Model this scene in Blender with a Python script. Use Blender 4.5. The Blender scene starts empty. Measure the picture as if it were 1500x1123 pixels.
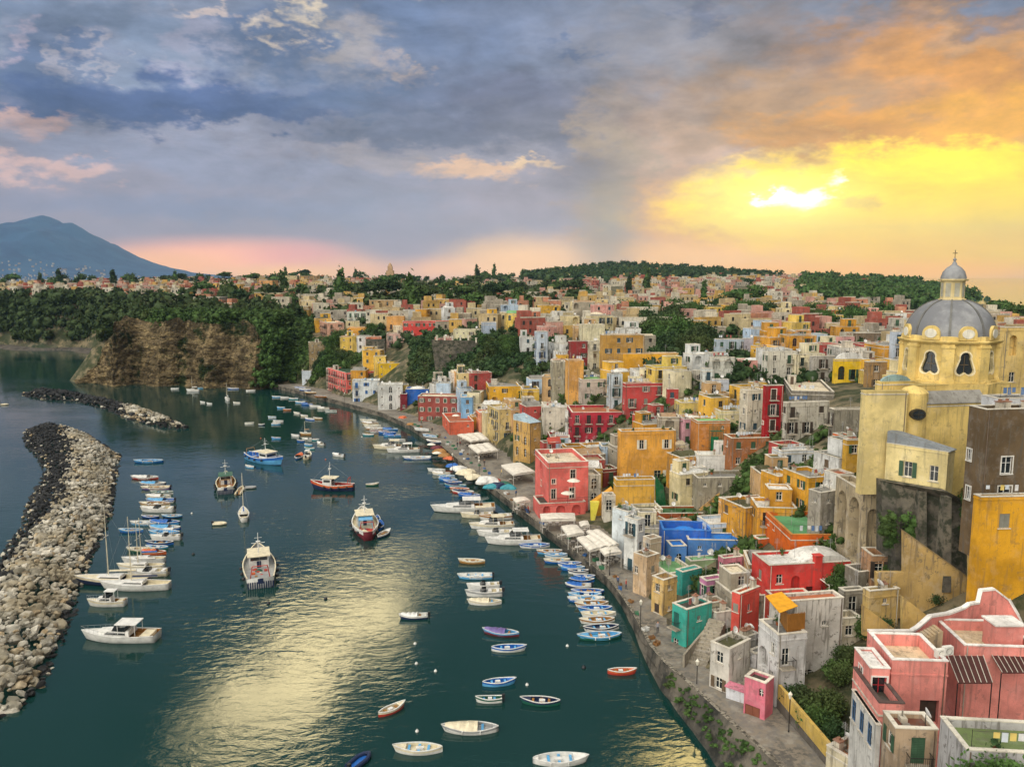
import bpy, bmesh, math, random
import numpy as np
from mathutils import Vector, Matrix
from mathutils.geometry import tessellate_polygon
R = math.radians
S = bpy.context.scene
C = S.collection
# ---------------------------------------------------------------- camera
PW, PH, F0, HOR = 1500.0, 1123.0, 1177.0, 406.0
PITCH = math.atan((PH/2-HOR)/F0)
CAMZ = 50.0
cd = bpy.data.cameras.new("camera"); cam = bpy.data.objects.new("camera", cd); C.objects.link(cam)
cam.location = (0, 0, CAMZ); cam.rotation_euler = (math.pi/2-PITCH, 0, 0)
cd.sensor_width = 36; cd.lens = 36*F0/PW; cd.clip_start = 1.0; cd.clip_end = 60000
S.camera = cam
CP, SP = math.cos(PITCH), math.sin(PITCH)
def ray(px, py):
    x = (px-PW/2)/F0; u = -(py-PH/2)/F0
    return (x, CP+u*SP, -SP+u*CP)
def on_z(px, py, z=0.0):                                  # the point of plane z that the photo shows at this pixel
    d = ray(px, py); t = (z-CAMZ)/d[2]
    return (d[0]*t, d[1]*t)
def project(x, y, z):
    zz = z-CAMZ; f = y*CP-zz*SP; u = y*SP+zz*CP
    return (PW/2+F0*x/f, PH/2-F0*u/f)
# ---------------------------------------------------------------- light
SUN_AZ, SUN_EL = R(17.2), R(7.0)
sl = bpy.data.lights.new("sun", 'SUN'); sun = bpy.data.objects.new("sun", sl); C.objects.link(sun)
sl.energy = 1.6; sl.angle = R(10); sl.color = (1.0, 0.72, 0.42)
sun.rotation_euler = (math.pi/2+SUN_EL, 0, math.pi-SUN_AZ) # points from the low sun towards the harbour
sd_ = Vector((math.sin(SUN_AZ)*math.cos(SUN_EL), math.cos(SUN_AZ)*math.cos(SUN_EL), math.sin(SUN_EL)))
sun.rotation_euler = sd_.to_track_quat('Z', 'Y').to_euler()
S.view_settings.view_transform = 'Standard'; S.view_settings.look = 'None'
S.view_settings.exposure = 0.15; S.view_settings.gamma = 1.0
def lin(c):
    if isinstance(c, str):
        c = [int(c[i:i+2], 16) for i in (0, 2, 4)]
    if max(c) > 1.0: c = [v/255 for v in c]
    return tuple((v/12.92 if v <= 0.04045 else ((v+0.055)/1.055)**2.4) for v in c)
class NT:
    def __init__(s, tree): s.t = tree; s.n = tree.nodes; s.l = tree.links
    def new(s, ty, **kw):
        n = s.n.new(ty)
        for k, v in kw.items(): setattr(n, k, v)
        return n
    def link(s, a, b): s.l.new(a, b)
    def put(s, sock, v):
        if isinstance(v, bpy.types.NodeSocket): s.l.new(v, sock)
        elif v is not None: sock.default_value = v
    def math(s, op, a, b=None, c=None, clamp=False):
        n = s.n.new('ShaderNodeMath'); n.operation = op; n.use_clamp = clamp
        for i, v in enumerate((a, b, c)): s.put(n.inputs[i], v)
        return n.outputs[0]
    def vec(s, op, a, b=None, sc=None):
        n = s.n.new('ShaderNodeVectorMath'); n.operation = op
        s.put(n.inputs[0], a)
        if b is not None: s.put(n.inputs[1], b)
        if sc is not None: s.put(n.inputs['Scale'], sc)
        return n.outputs['Value'] if op in ('LENGTH', 'DOT_PRODUCT', 'DISTANCE') else n.outputs['Vector']
    def mix(s, f, a, b, mode='MIX'):
        n = s.n.new('ShaderNodeMix'); n.data_type = 'RGBA'; n.blend_type = mode; n.clamp_factor = True
        s.put(n.inputs[0], f); s.put(n.inputs[6], a); s.put(n.inputs[7], b)
        return n.outputs[2]
    def mapr(s, v, a, b, c=0.0, d=1.0, smooth=True):
        n = s.n.new('ShaderNodeMapRange'); n.interpolation_type = 'SMOOTHSTEP' if smooth else 'LINEAR'
        for i, x in enumerate((v, a, b, c, d)): s.put(n.inputs[i], x)
        return n.outputs[0]
    def noise(s, vecs, scale, detail=4, rough=0.55, dist=0.0, color=False):
        n = s.n.new('ShaderNodeTexNoise'); s.put(n.inputs['Vector'], vecs)
        n.inputs['Scale'].default_value = scale; n.inputs['Detail'].default_value = detail
        n.inputs['Roughness'].default_value = rough; n.inputs['Distortion'].default_value = dist
        return n.outputs['Color' if color else 'Fac']
def rgba(c): return tuple(c)+(1.0,)
# ---------------------------------------------------------------- sky
W = bpy.data.worlds.new("World"); S.world = W; W.use_nodes = True
T = NT(W.node_tree); T.n.clear()
out = T.new('ShaderNodeOutputWorld'); bg = T.new('ShaderNodeBackground'); bg.inputs[1].default_value = 0.1
T.link(bg.outputs[0], out.inputs[0])
tc = T.new('ShaderNodeTexCoord'); D = tc.outputs['Generated']
sx = T.new('ShaderNodeSeparateXYZ'); T.link(D, sx.inputs[0]); dx, dy, dz = sx.outputs
AZ = T.math('ARCTAN2', dx, dy); EL = T.math('ARCSINE', dz)
stretch = T.vec('MULTIPLY', D, (1.0, 1.0, 2.2))
w1 = T.noise(stretch, 5.0, 6, 0.62, color=True)
w2 = T.noise(stretch, 22.0, 4, 0.6, color=True)
s1 = T.new('ShaderNodeSeparateXYZ'); T.link(w1, s1.inputs[0]); s2 = T.new('ShaderNodeSeparateXYZ'); T.link(w2, s2.inputs[0])
def wob(a, b, ka, kb): return T.math('ADD', T.math('MULTIPLY', T.math('SUBTRACT', a, 0.5), ka), T.math('MULTIPLY', T.math('SUBTRACT', b, 0.5), kb))
AW = T.math('ADD', AZ, wob(s1.outputs[0], s2.outputs[0], 0.24, 0.15))
lowk = T.mapr(EL, 0.0, 0.22, 0.12, 1.0)                    # the lowest bands stay level
EW = T.math('ADD', EL, T.math('MULTIPLY', wob(s1.outputs[1], s2.outputs[1], 0.11, 0.09), lowk))
cmb = T.new('ShaderNodeCombineXYZ'); T.link(AW, cmb.inputs[0]); T.link(EW, cmb.inputs[1]); P = cmb.outputs[0]
cm2 = T.new('ShaderNodeCombineXYZ'); T.link(AZ, cm2.inputs[0]); T.link(EL, cm2.inputs[1]); PR = cm2.outputs[0]
sky = T.new('ShaderNodeTexSky', sky_type='NISHITA', sun_disc=False)
sky.sun_elevation = SUN_EL; sky.sun_rotation = SUN_AZ; sky.altitude = 50; sky.air_density = 1.2; sky.dust_density = 2.0
ramp = T.new('ShaderNodeValToRGB'); T.put(ramp.inputs[0], T.math('DIVIDE', EL, 1.5708)); cr = ramp.color_ramp
stops = [(0.0, 'c8aca4'), (0.03, 'ab9aa2'), (0.10, '96929f'), (0.17, '737e96'), (0.23, '5f6a80'), (0.33, '525a66'), (0.7, 'c8d0d8')]
while len(cr.elements) < len(stops): cr.elements.new(0.5)
for e, (p_, c_) in zip(cr.elements, stops): e.position = p_; e.color = rgba(lin(c_))
col = ramp.outputs[0]
def ae(px, py):
    d = Vector(ray(px, py)).normalized()
    return math.atan2(d.x, d.y), math.asin(d.z)
def blob(col, px, py, rx, ry, c, a=1.0, soft=0.6, rot=0.0, gain=1.0, raw=False, ang=None):
    A, E = ang if ang else ae(px, py)
    k = 1.0/F0
    v = T.vec('SUBTRACT', PR if raw else P, (A, E, 0))
    if rot:
        n = T.new('ShaderNodeVectorRotate', rotation_type='Z_AXIS'); T.put(n.inputs['Vector'], v); n.inputs['Angle'].default_value = R(rot); v = n.outputs[0]
    v = T.vec('MULTIPLY', v, (1/(rx*k), 1/(ry*k), 0))
    f = T.mapr(T.vec('LENGTH', v), 1.0, 1.0-soft, 0.0, a)
    cc = tuple(x*gain for x in lin(c))
    return T.mix(f, col, rgba(cc))
BL = [ # px, py, rx, ry, colour, alpha, softness, rot, gain
 (150, 60, 420, 130, '8b92a6', .8, .8), (60, 20, 260, 28, '6f7f9a', .7, .6), (60, 100, 95, 60, '5c6d8e', .9, .6), (220, 90, 80, 80, '7a88a0', .6, .7),
 (10, 60, 26, 26, 'ab9fae', .8, .8), (110, 80, 20, 30, 'a9a3ab', .7, .9), (152, 95, 14, 16, 'a9a5ae', .6, .9), (285, 50, 42, 46, '9b9aae', .7, .9), (285, 115, 40, 26, 'a4a0b0', .7, .9),
 (380, 60, 80, 60, '5e6f90', .9, .6), (300, 15, 60, 14, 'c9b7b0', .9, .8), (392, 48, 30, 26, 'd0c0b0', .9, 1.0), (450, 10, 34, 30, 'dccab0', .9, 1.0), (500, 55, 90, 34, 'a9a09f', .85, .8, -25), (545, 88, 46, 34, 'b9a79d', .8, .8),
 (575, 128, 20, 24, 'e8c6a0', 1, .7, 20), (530, 130, 18, 12, 'b8a8a2', .9, .8), (720, 60, 250, 90, '5a6c90', .8, .9), (620, 20, 130, 40, '66789a', .7, .8),
 (800, 50, 190, 110, '77819a', .7, .9), (250, 150, 380, 44, '4a5c86', .95, .7, -4), (560, 150, 230, 60, '5a6a88', .85, .8), (760, 160, 260, 72, '5c6078', .9, .8), (330, 178, 200, 22, '43547c', .9, .8, -3),
 (560, 205, 260, 24, '666d86', .8, .8, -2), (800, 190, 150, 60, '6a6b7c', .8, .9),
 (30, 182, 90, 22, 'caa69b', .95, .7, -8), (170, 220, 260, 36, '9195ab', .8, .8), (50, 250, 110, 16, 'd9b3a8', .95, .7, -4), (400, 260, 380, 30, '8d93ab', .6, .9), (560, 240, 160, 20, 'a89da0', .7, .9, 4),
 (700, 255, 110, 17, 'e0b795', 1, .8, 2), (770, 250, 60, 10, 'f0cb9c', .9, .8), (300, 300, 480, 30, '8b90a9', .75, .9), (560, 310, 160, 60, '999aac', .7, .9),
 (1050, 70, 300, 110, '8b8486', .75, .9), (1180, 150, 340, 100, 'b08658', .85, .9), (1050, 8, 60, 18, '5f6983', .8, .8), (850, 85, 60, 14, '56678a', .8, .8, 6), (1250, 60, 210, 44, '7d6e6c', .8, .8, 16), (1400, 20, 150, 22, '7a6a62', .8, .8, 14),
 (1450, 110, 280, 90, 'e49a34', .9, .9, 14), (1150, 195, 210, 40, 'c08a48', .85, .9), (1350, 195, 280, 50, 'd8922a', .9, .8), (1480, 180, 180, 66, 'f6b028', .9, .8), (1440, 55, 110, 26, 'c4945c', .6, .9, 20),
 (1010, 180, 100, 60, '8c7c74', .7, .9), (960, 300, 130, 170, 'd2a67c', .8, .9), (900, 230, 60, 130, 'a8937c', .85, .9),
 (1080, 335, 250, 110, 'f49e34', .9, .9), (1330, 312, 360, 92, 'ffd208', 1, .4, 5, 1.25), (1440, 275, 260, 66, 'ffd80a', 1, .4, 6, 1.25), (1290, 365, 330, 50, 'ffc010', .95, .9, 0, 1.25),
 (1000, 380, 300, 50, 'ffc070', .85, .9, 0, 1.25), (800, 380, 150, 60, 'f0c49c', .75, .9),
]
for b in BL: col = blob(col, *b)
RAW = [(340, 376, 230, 36, 'ffb08c', 1, .85, 0, 1.45), (230, 388, 160, 30, 'ffb87c', .9, .8, 0, 1.4), (430, 372, 100, 30, 'f0a0a0', .5, .95, 0, 1.1), (600, 395, 260, 28, 'ffbc88', .85, .95, 0, 1.3), (420, 402, 150, 20, 'ffc07c', .9, .9, 0, 1.4), (585, 350, 70, 70, 'ab9ca6', .75, .9), (760, 385, 150, 50, 'ffc688', .95, .9, 0, 1.35), (890, 320, 75, 130, 'a3937f', .9, 1.0), (850, 250, 110, 40, '77707a', .6, .9)]
for b in RAW: col = blob(col, *b, raw=True)
col = blob(col, 1260, 305, 340, 74, 'ffd400', .9, .9, gain=1.3)
col = blob(col, 1275, 300, 40, 14, 'e8bb48', .7, .9)
col = blob(col, 1140, 292, 100, 24, 'fff060', 1, .95, gain=1.5)
col = blob(col, 1135, 290, 170, 64, 'fff070', .75, 1.0, gain=1.5, raw=True)
col = blob(col, 1150, 286, 72, 17, 'fffbe6', 1, 1.0, gain=2.0)
col = blob(col, 1190, 278, 40, 20, 'fffbe6', 1, 1.0, gain=1.8)
col = blob(col, 1108, 288, 22, 18, 'fffdf0', 1, 1.0, gain=2.0)
col = blob(col, 1310, 398, 360, 24, 'ffb23c', .9, .9, raw=True, gain=1.35)
# high gaps in the cloud, above the picture, that the water mirrors
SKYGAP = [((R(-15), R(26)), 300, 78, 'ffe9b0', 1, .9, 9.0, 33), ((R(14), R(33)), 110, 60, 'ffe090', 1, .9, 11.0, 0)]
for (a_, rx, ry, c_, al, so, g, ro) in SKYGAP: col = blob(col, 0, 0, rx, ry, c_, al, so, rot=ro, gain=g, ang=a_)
n3 = T.noise(T.vec('MULTIPLY', D, (1, 1, 3.0)), 7.0, 7, 0.6, 0.4); n4 = T.noise(T.vec('MULTIPLY', D, (1, 1, 2.0)), 26.0, 5, 0.6, 0.3)
tex = T.math('ADD', T.mapr(n3, 0.3, 0.7, -0.34, 0.34, False), T.mapr(n4, 0.3, 0.7, -0.14, 0.14, False))
tex = T.math('ADD', 1.0, T.math('MULTIPLY', tex, T.mapr(EL, 0.02, 0.20, 0.15, 1.0)))
col = T.vec('SCALE', col, sc=tex)
# unseen sky behind and above the camera, brightened at upper left as fill light
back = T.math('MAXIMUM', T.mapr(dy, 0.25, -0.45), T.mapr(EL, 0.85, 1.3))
SKYFILL = T.vec('SCALE', rgba(lin('f0e8da'))[:3], sc=T.mapr(T.vec('DOT_PRODUCT', D, (-.62, -.40, .67)), .2, .98, .38, 3.9))
col = T.mix(back, col, SKYFILL)
col = T.vec('SCALE', col, sc=10.6)
col = T.mix(0.02, col, sky.outputs[0])
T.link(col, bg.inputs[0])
W.cycles.sampling_method = 'MANUAL'; W.cycles.sample_map_resolution = 1024
# ---------------------------------------------------------------- mesh helpers
MATS = {}
def basic(name, c, rough=0.7, spec=0.3, metal=0.0):
    if name in MATS: return MATS[name]
    m = bpy.data.materials.new(name); m.use_nodes = True; t = NT(m.node_tree); p = t.n['Principled BSDF']
    p.inputs['Roughness'].default_value = rough; p.inputs['Specular IOR Level'].default_value = spec; p.inputs['Metallic'].default_value = metal
    g = t.new('ShaderNodeNewGeometry'); nz = t.noise(g.outputs['Position'], 1.3, 5)
    l = lin(c)
    t.link(t.mix(t.mapr(nz, .3, .75), rgba(l), rgba(tuple(v*.72 for v in l))), p.inputs['Base Color'])
    MATS[name] = m; return m
def plaster(c, worn=0.35):
    key = 'plaster_%s_%d' % (c, int(worn*100))
    if key in MATS: return MATS[key]
    m = bpy.data.materials.new(key); m.use_nodes = True; t = NT(m.node_tree); p = t.n['Principled BSDF']
    p.inputs['Roughness'].default_value = .92; p.inputs['Specular IOR Level'].default_value = .15
    g = t.new('ShaderNodeNewGeometry'); pos = g.outputs['Position']
    l = lin(c); worn = max(worn, .3); d = tuple(v*.58 for v in l); avg = sum(l)/3
    pale = tuple(min(.8, .6*v+.4*(avg*.6+.25)) for v in l); grime = tuple(.5*v+.5*x for v, x in zip(tuple(q*.5 for q in l), (.16, .145, .12)))
    big = t.noise(pos, .22, 6, .65); col_ = t.mix(t.mapr(big, .38, .64, 0, .85), rgba(l), rgba(d))
    mid = t.noise(t.vec('ADD', pos, (31, 7, 3)), .7, 6, .6); col_ = t.mix(t.mapr(mid, .5, .66, 0, worn*.8), col_, rgba(pale))
    st = t.noise(t.vec('MULTIPLY', pos, (2.6, 2.6, .22)), 1.0, 5, .6); col_ = t.mix(t.mapr(st, .52, .66, 0, worn*1.7), col_, rgba(grime))
    sp = t.noise(pos, 1.1, 7, .7); col_ = t.mix(t.mapr(sp, .57, .62, 0, worn*1.5), col_, rgba(grime))
    fine = t.noise(pos, 9.0, 4, .7); col_ = t.mix(t.mapr(fine, .35, .7, 0, .22), col_, rgba(d))
    t.link(col_, p.inputs['Base Color'])
    bp = t.new('ShaderNodeBump'); bp.inputs['Strength'].default_value = .5; bp.inputs['Distance'].default_value = .06
    t.link(fine, bp.inputs['Height']); t.link(bp.outputs[0], p.inputs['Normal'])
    MATS[key] = m; return m
def natural(name, cols, scales, rough=.95, bump=(3.0, .3), stretch=(1, 1, 1), spec=.2):
    if name in MATS: return MATS[name]
    m = bpy.data.materials.new(name); m.use_nodes = True; t = NT(m.node_tree); p = t.n['Principled BSDF']
    p.inputs['Roughness'].default_value = rough; p.inputs['Specular IOR Level'].default_value = spec
    g = t.new('ShaderNodeNewGeometry'); pos = t.vec('MULTIPLY', g.outputs['Position'], stretch)
    c_ = rgba(lin(cols[0]))
    for i, (c, s_) in enumerate(zip(cols[1:], scales)):
        c_ = t.mix(t.mapr(t.noise(t.vec('ADD', pos, (i*17., i*5., i*3.)), s_, 6, .65), .44, .6), c_, rgba(lin(c)))
    t.link(c_, p.inputs['Base Color'])
    bp = t.new('ShaderNodeBump'); bp.inputs['Strength'].default_value = .8; bp.inputs['Distance'].default_value = bump[1]
    t.link(t.noise(pos, bump[0], 6, .7), bp.inputs['Height']); t.link(bp.outputs[0], p.inputs['Normal'])
    MATS[name] = m; return m
def tag(o, label=None, cat=None, group=None, kind=None):
    if label: o['label'] = label
    if cat: o['category'] = cat
    if group: o['group'] = group
    if kind: o['kind'] = kind
    return o
def empty(name, loc, rz=0.0):
    o = bpy.data.objects.new(name, None); C.objects.link(o); o.location = loc; o.rotation_euler = (0, 0, rz); o.empty_display_size = .5
    return o
def link(name, me, parent=None, loc=None, rot=None, scale=None):
    o = bpy.data.objects.new(name, me); C.objects.link(o)
    if parent: o.parent = parent
    if loc is not None: o.location = loc
    if rot is not None: o.rotation_euler = rot
    if scale is not None: o.scale = scale
    return o
class MB:
    def __init__(s): s.v = []; s.f = []; s.m = []
    def add(s, vs, fs, mi=0, M=None):
        o = len(s.v)
        if M is not None: vs = [tuple(M @ Vector(v)) for v in vs]
        s.v += [tuple(v) for v in vs]; s.f += [tuple(i+o for i in f) for f in fs]; s.m += [mi]*len(fs); return s
    def box(s, x0, x1, y0, y1, z0, z1, mi=0, M=None):
        return s.add([(x0,y0,z0),(x1,y0,z0),(x1,y1,z0),(x0,y1,z0),(x0,y0,z1),(x1,y0,z1),(x1,y1,z1),(x0,y1,z1)],
                     [(0,3,2,1),(4,5,6,7),(0,1,5,4),(1,2,6,5),(2,3,7,6),(3,0,4,7)], mi, M)
    def tube(s, p, q, r, n=6, mi=0, r2=None, M=None):
        p = Vector(p); q = Vector(q); d = (q-p)
        if d.length < 1e-6: return s
        z = d.normalized(); a = z.orthogonal().normalized(); b = z.cross(a); r2 = r if r2 is None else r2
        vs = [tuple(p+(a*math.cos(t)+b*math.sin(t))*r) for t in [2*math.pi*i/n for i in range(n)]]+[tuple(q+(a*math.cos(t)+b*math.sin(t))*r2) for t in [2*math.pi*i/n for i in range(n)]]
        return s.add(vs, [(i, (i+1) % n, n+(i+1) % n, n+i) for i in range(n)]+[tuple(range(n))[::-1], tuple(range(n, 2*n))], mi, M)
    def lathe(s, prof, n=16, mi=0, c=(0, 0, 0), M=None, arc=None):
        vs = []; fs = []
        for r, z in prof:
            for i in range(n):
                t = 2*math.pi*i/n; vs.append((c[0]+r*math.cos(t), c[1]+r*math.sin(t), c[2]+z))
        for k in range(len(prof)-1):
            for i in range(n): fs.append((k*n+i, k*n+(i+1) % n, (k+1)*n+(i+1) % n, (k+1)*n+i))
        return s.add(vs, fs, mi, M)
    def mesh(s, name, mats, smooth=False):
        me = bpy.data.meshes.new(name); me.from_pydata(s.v, [], s.f)
        for m in (mats if isinstance(mats, (list, tuple)) else [mats]): me.materials.append(m)
        if any(s.m): me.polygons.foreach_set('material_index', s.m)
        if smooth: me.polygons.foreach_set('use_smooth', [True]*len(s.f))
        me.update(); return me
    def build(s, name, mats, parent=None, smooth=False, loc=None, rot=None):
        return link(name, s.mesh(name, mats, smooth), parent, loc, rot)
def npmesh(name, V, Fq, mats, smooth=False, midx=None):
    me = bpy.data.meshes.new(name); V = np.asarray(V, dtype=np.float32); Fq = np.asarray(Fq, dtype=np.int32); k = Fq.shape[1]; n = len(Fq)
    me.vertices.add(len(V)); me.vertices.foreach_set('co', V.ravel()); me.loops.add(n*k); me.loops.foreach_set('vertex_index', Fq.ravel())
    me.polygons.add(n); me.polygons.foreach_set('loop_start', np.arange(0, n*k, k, dtype=np.int32))
    for m in (mats if isinstance(mats, (list, tuple)) else [mats]): me.materials.append(m)
    if midx is not None: me.polygons.foreach_set('material_index', np.asarray(midx, dtype=np.int32))
    me.polygons.foreach_set('use_smooth', [smooth]*n)
    me.update(calc_edges=True); return me
rng = np.random.default_rng(7); random.seed(11)
def vnoise(x, y, seed=0):                                  # smooth value noise, vectorised
    xi = np.floor(x).astype(int); yi = np.floor(y).astype(int); xf = x-xi; yf = y-yi
    def h(a, b):
        n = (a*374761393+b*668265263+seed*982451653) & 0xffffffff
        n = ((n ^ (n >> 13))*1274126177) & 0xffffffff
        return ((n ^ (n >> 16)) & 0xffff)/65535.0
    u = xf*xf*(3-2*xf); v = yf*yf*(3-2*yf)
    return (h(xi, yi)*(1-u)+h(xi+1, yi)*u)*(1-v)+(h(xi, yi+1)*(1-u)+h(xi+1, yi+1)*u)*v
def fbm(x, y, seed=0, o=4):
    s = 0; a = .5
    for i in range(o): s = s+a*vnoise(x*2**i, y*2**i, seed+i); a *= .5
    return s
# ---------------------------------------------------------------- land
WATER_EDGE = [(1130, 1250), (1075, 1170), (1040, 1123), (1020, 1088), (985, 1040), (960, 1003), (943, 968), (928, 925), (912, 890), (890, 860), (845, 822), (795, 782), (748, 745), (712, 716), (676, 686), (640, 655), (602, 630), (560, 611), (500, 594), (440, 578), (398, 568)]
CLIFF_BASE = [(398, 568), (372, 571), (335, 567), (300, 570), (262, 564), (230, 567), (200, 562), (165, 567), (130, 561), (110, 562), (92, 557), (140, 546), (152, 535), (158, 522)]
FAR_SHORE = [(158, 517), (110, 512), (60, 512), (0, 508), (-70, 508), (-250, 515), (-500, 520)]
xy = lambda L, z=0: [on_z(a, b, z) for a, b in L]
QW = xy(WATER_EDGE); CB = xy(CLIFF_BASE); FS = xy(FAR_SHORE)
RIGHT = [on_z(1700, 500), on_z(1560, 480), on_z(1500, 473), on_z(1470, 465), on_z(1448, 458), on_z(1440, 453), on_z(1475, 447.5), on_z(1476, 446), (800, 1700), (500, 2300)]
LAND = np.array(QW+CB[1:]+FS+[(-1500, 900), (-1500, 1500), (-700, 2000), (0, 2300)]+RIGHT[::-1]+[(260, 300), (200, 20), (QW[0][0], 20)])
def sdist(X, Y, poly=LAND):                                 # signed distance, + inland
    X = np.atleast_1d(np.asarray(X, float)); Y = np.atleast_1d(np.asarray(Y, float))
    best = np.full(X.shape, 1e18); ins = np.zeros(X.shape, bool); n = len(poly)
    for i in range(n):
        ax, ay = poly[i]; bx, by = poly[(i+1) % n]; ex, ey = bx-ax, by-ay
        t = np.clip(((X-ax)*ex+(Y-ay)*ey)/(ex*ex+ey*ey+1e-12), 0, 1)
        best = np.minimum(best, (X-ax-t*ex)**2+(Y-ay-t*ey)**2)
        c_ = ((ay > Y) != (by > Y)) & (X < ex*(Y-ay)/(ey+1e-30)+ax); ins ^= c_
    d = np.sqrt(best); return np.where(ins, d, -d)
QUAY_IN = [(1290, 1250, 4), (1215, 1123, 3.4), (1145, 1078, 3.2), (1080, 1030, 3.0), (1020, 975, 2.6), (985, 925, 2.2), (955, 880, 1.8), (932, 840, 1.6), (908, 800, 1.5), (872, 770, 1.5), (800, 760, 1.5), (782, 728, 1.5), (768, 692, 1.5), (740, 662, 1.5), (715, 643, 1.5), (690, 630, 1.5), (640, 622, 1.5), (600, 606, 1.5), (560, 596, 1.5), (512, 582, 1.5), (470, 570, 1.5), (430, 562, 1.5)]
CTRL = [(560,575,5),(600,580,5),(640,575,8),(700,585,9),(760,590,9),(700,500,26),(620,500,25),(500,480,27),(470,530,12),(560,480,27),(850,650,7),(850,540,24),(870,500,27),(950,690,7),(1000,600,19),(1000,560,24),(1050,520,27),
 (1000,740,5.5),(1050,700,9),(1100,640,18),(1150,600,22),(1200,560,25),(1200,680,18),(1150,740,13),(1050,780,6),(1050,850,4.5),(1150,880,6),(1250,830,9.5),(1200,930,5),(1100,950,4),(1200,1010,4.5),(1300,920,11),(1250,720,20),(1300,760,16),(1400,760,20),(1400,860,13),(1480,820,17),(1450,650,26),(1300,600,26),(1450,600,28),(1450,1000,9),(1350,1050,6),(1300,1120,4),(1480,1100,7),(1600,1250,8),(1700,900,18),(1600,700,26),(1600,560,27),
 (760,650,5),(800,690,2),(1000,500,27),(1150,500,28),(1250,500,28),(1250,470,31),(1350,500,28),(1450,490,26)]
XYZ = [(5, 900, 38), (-300, 900, 40), (-450, 700, 36), (-600, 900, 38), (-250, 560, 34), (-150, 430, 30), (-60, 420, 29), (-120, 470, 31), (60, 420, 30), (60, 600, 32), (200, 560, 33), (300, 700, 32), (200, 900, 40),
 (-800, 1300, 36), (-400, 1300, 46), (0, 1300, 47), (180, 1400, 68), (100, 1350, 58), (330, 1350, 58), (460, 1200, 44), (560, 1100, 38), (620, 1000, 5), (655, 1060, 4), (700, 1150, 2), (560, 880, 1), (420, 680, 7), (310, 480, 18), (480, 750, 3), (375, 600, 12), (335, 530, 15), (840, 1380, 1), (760, 1300, 5), (700, 1250, 9), (640, 1220, 18), (570, 1220, 32), (860, 1450, 1), (720, 1500, 1), (480, 1020, 40), (450, 800, 30), (270, 470, 28), (400, 450, 20), (300, 300, 26), (420, 1000, 34), (330, 560, 22), (0, 1800, 20), (800, 1600, 1), (560, 1500, 14), (-1200, 1000, 30), (150, 120, 24), (110, 60, 14), (200, 200, 26)]
cp = np.array([list(on_z(a, b, z))+[z] for a, b, z in QUAY_IN+CTRL]+[list(p) for p in XYZ]+[[on_z(a, b, 30)[0], on_z(a, b, 30)[1], 30] for a, b in ((180, 462), (250, 458), (320, 458), (400, 460))])
def _k(d): return np.sqrt(d*d+4.0)
_A = _k(np.linalg.norm(cp[:, None, :2]-cp[None, :, :2], axis=2)); _A = _A-np.eye(len(cp))*6.0
_M = np.block([[_A, np.ones((len(cp), 1))], [np.ones((1, len(cp))), np.zeros((1, 1))]])
_w = np.linalg.solve(_M, np.append(cp[:, 2], 0))
def rbf(X, Y):
    X = np.atleast_1d(np.asarray(X, float)); Y = np.atleast_1d(np.asarray(Y, float)); out_ = np.empty(X.shape); Xf = X.ravel(); Yf = Y.ravel(); o = out_.ravel()
    for i in range(0, len(Xf), 20000):
        d = np.sqrt((Xf[i:i+20000, None]-cp[:, 0])**2+(Yf[i:i+20000, None]-cp[:, 1])**2); o[i:i+20000] = _k(d)@_w[:-1]+_w[-1]
    return o.reshape(X.shape)
def H(X, Y):
    d = sdist(X, Y); h = rbf(X, Y); Y = np.atleast_1d(Y); X = np.atleast_1d(X)
    near = sdist(X, Y, QPOLY)                               # under the quay the ground stays below its slab
    h = np.where(near > 0, np.minimum(h, .8), h)
    wid = np.where(Y > 340, 18.0, 3.0)
    t = np.clip((d+1)/wid, 0, 1)
    return np.where(d < -1, -4.0, -4.0+(np.maximum(h, .5)+4.0)*t)
QI = [on_z(a, b, z) for a, b, z in QUAY_IN]
QPOLY = np.array([p for p in QW]+QI[::-1])
def H1(x, y): return float(H([x], [y])[0])
_ts = np.concatenate([np.linspace(50, 420, 500), np.geomspace(422, 2600, 260)])
def hit(px, py, lift=0.0):                                  # where the line of sight meets the ground (raised by lift)
    d = ray(px, py); t = _ts/d[1]; X = d[0]*t; Y = _ts; Z = CAMZ+d[2]*t
    g = H(X, Y)+lift; k = np.argmax(Z <= g)
    if not (Z <= g).any(): return None
    return float(X[k]), float(Y[k]), float(g[k]-lift)
# ---------------------------------------------------------------- ground sheet
azs = np.radians(np.linspace(-41, 44, 330)); rs = np.geomspace(42, 2500, 330)
AA, RR = np.meshgrid(azs, rs); GX = RR*np.sin(AA); GY = RR*np.cos(AA)
GZ = H(GX, GY); GZ = np.where(GZ > 1.2, GZ+(fbm(GX/9, GY/9, 3)-.47)*1.2, GZ)
nr, na = GX.shape; idx = np.arange(nr*na).reshape(nr, na)
quads = np.stack([idx[:-1, :-1], idx[:-1, 1:], idx[1:, 1:], idx[1:, :-1]], -1).reshape(-1, 4)
m_ground = natural('scrub_ground', ['5c5645', '3f4430', '766c56', '333a26'], [.06, .12, .25], bump=(1.2, .4))
g = link('ground', npmesh('ground', np.stack([GX, GY, GZ], -1).reshape(-1, 3), quads, m_ground, True)); tag(g, kind='structure')
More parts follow.
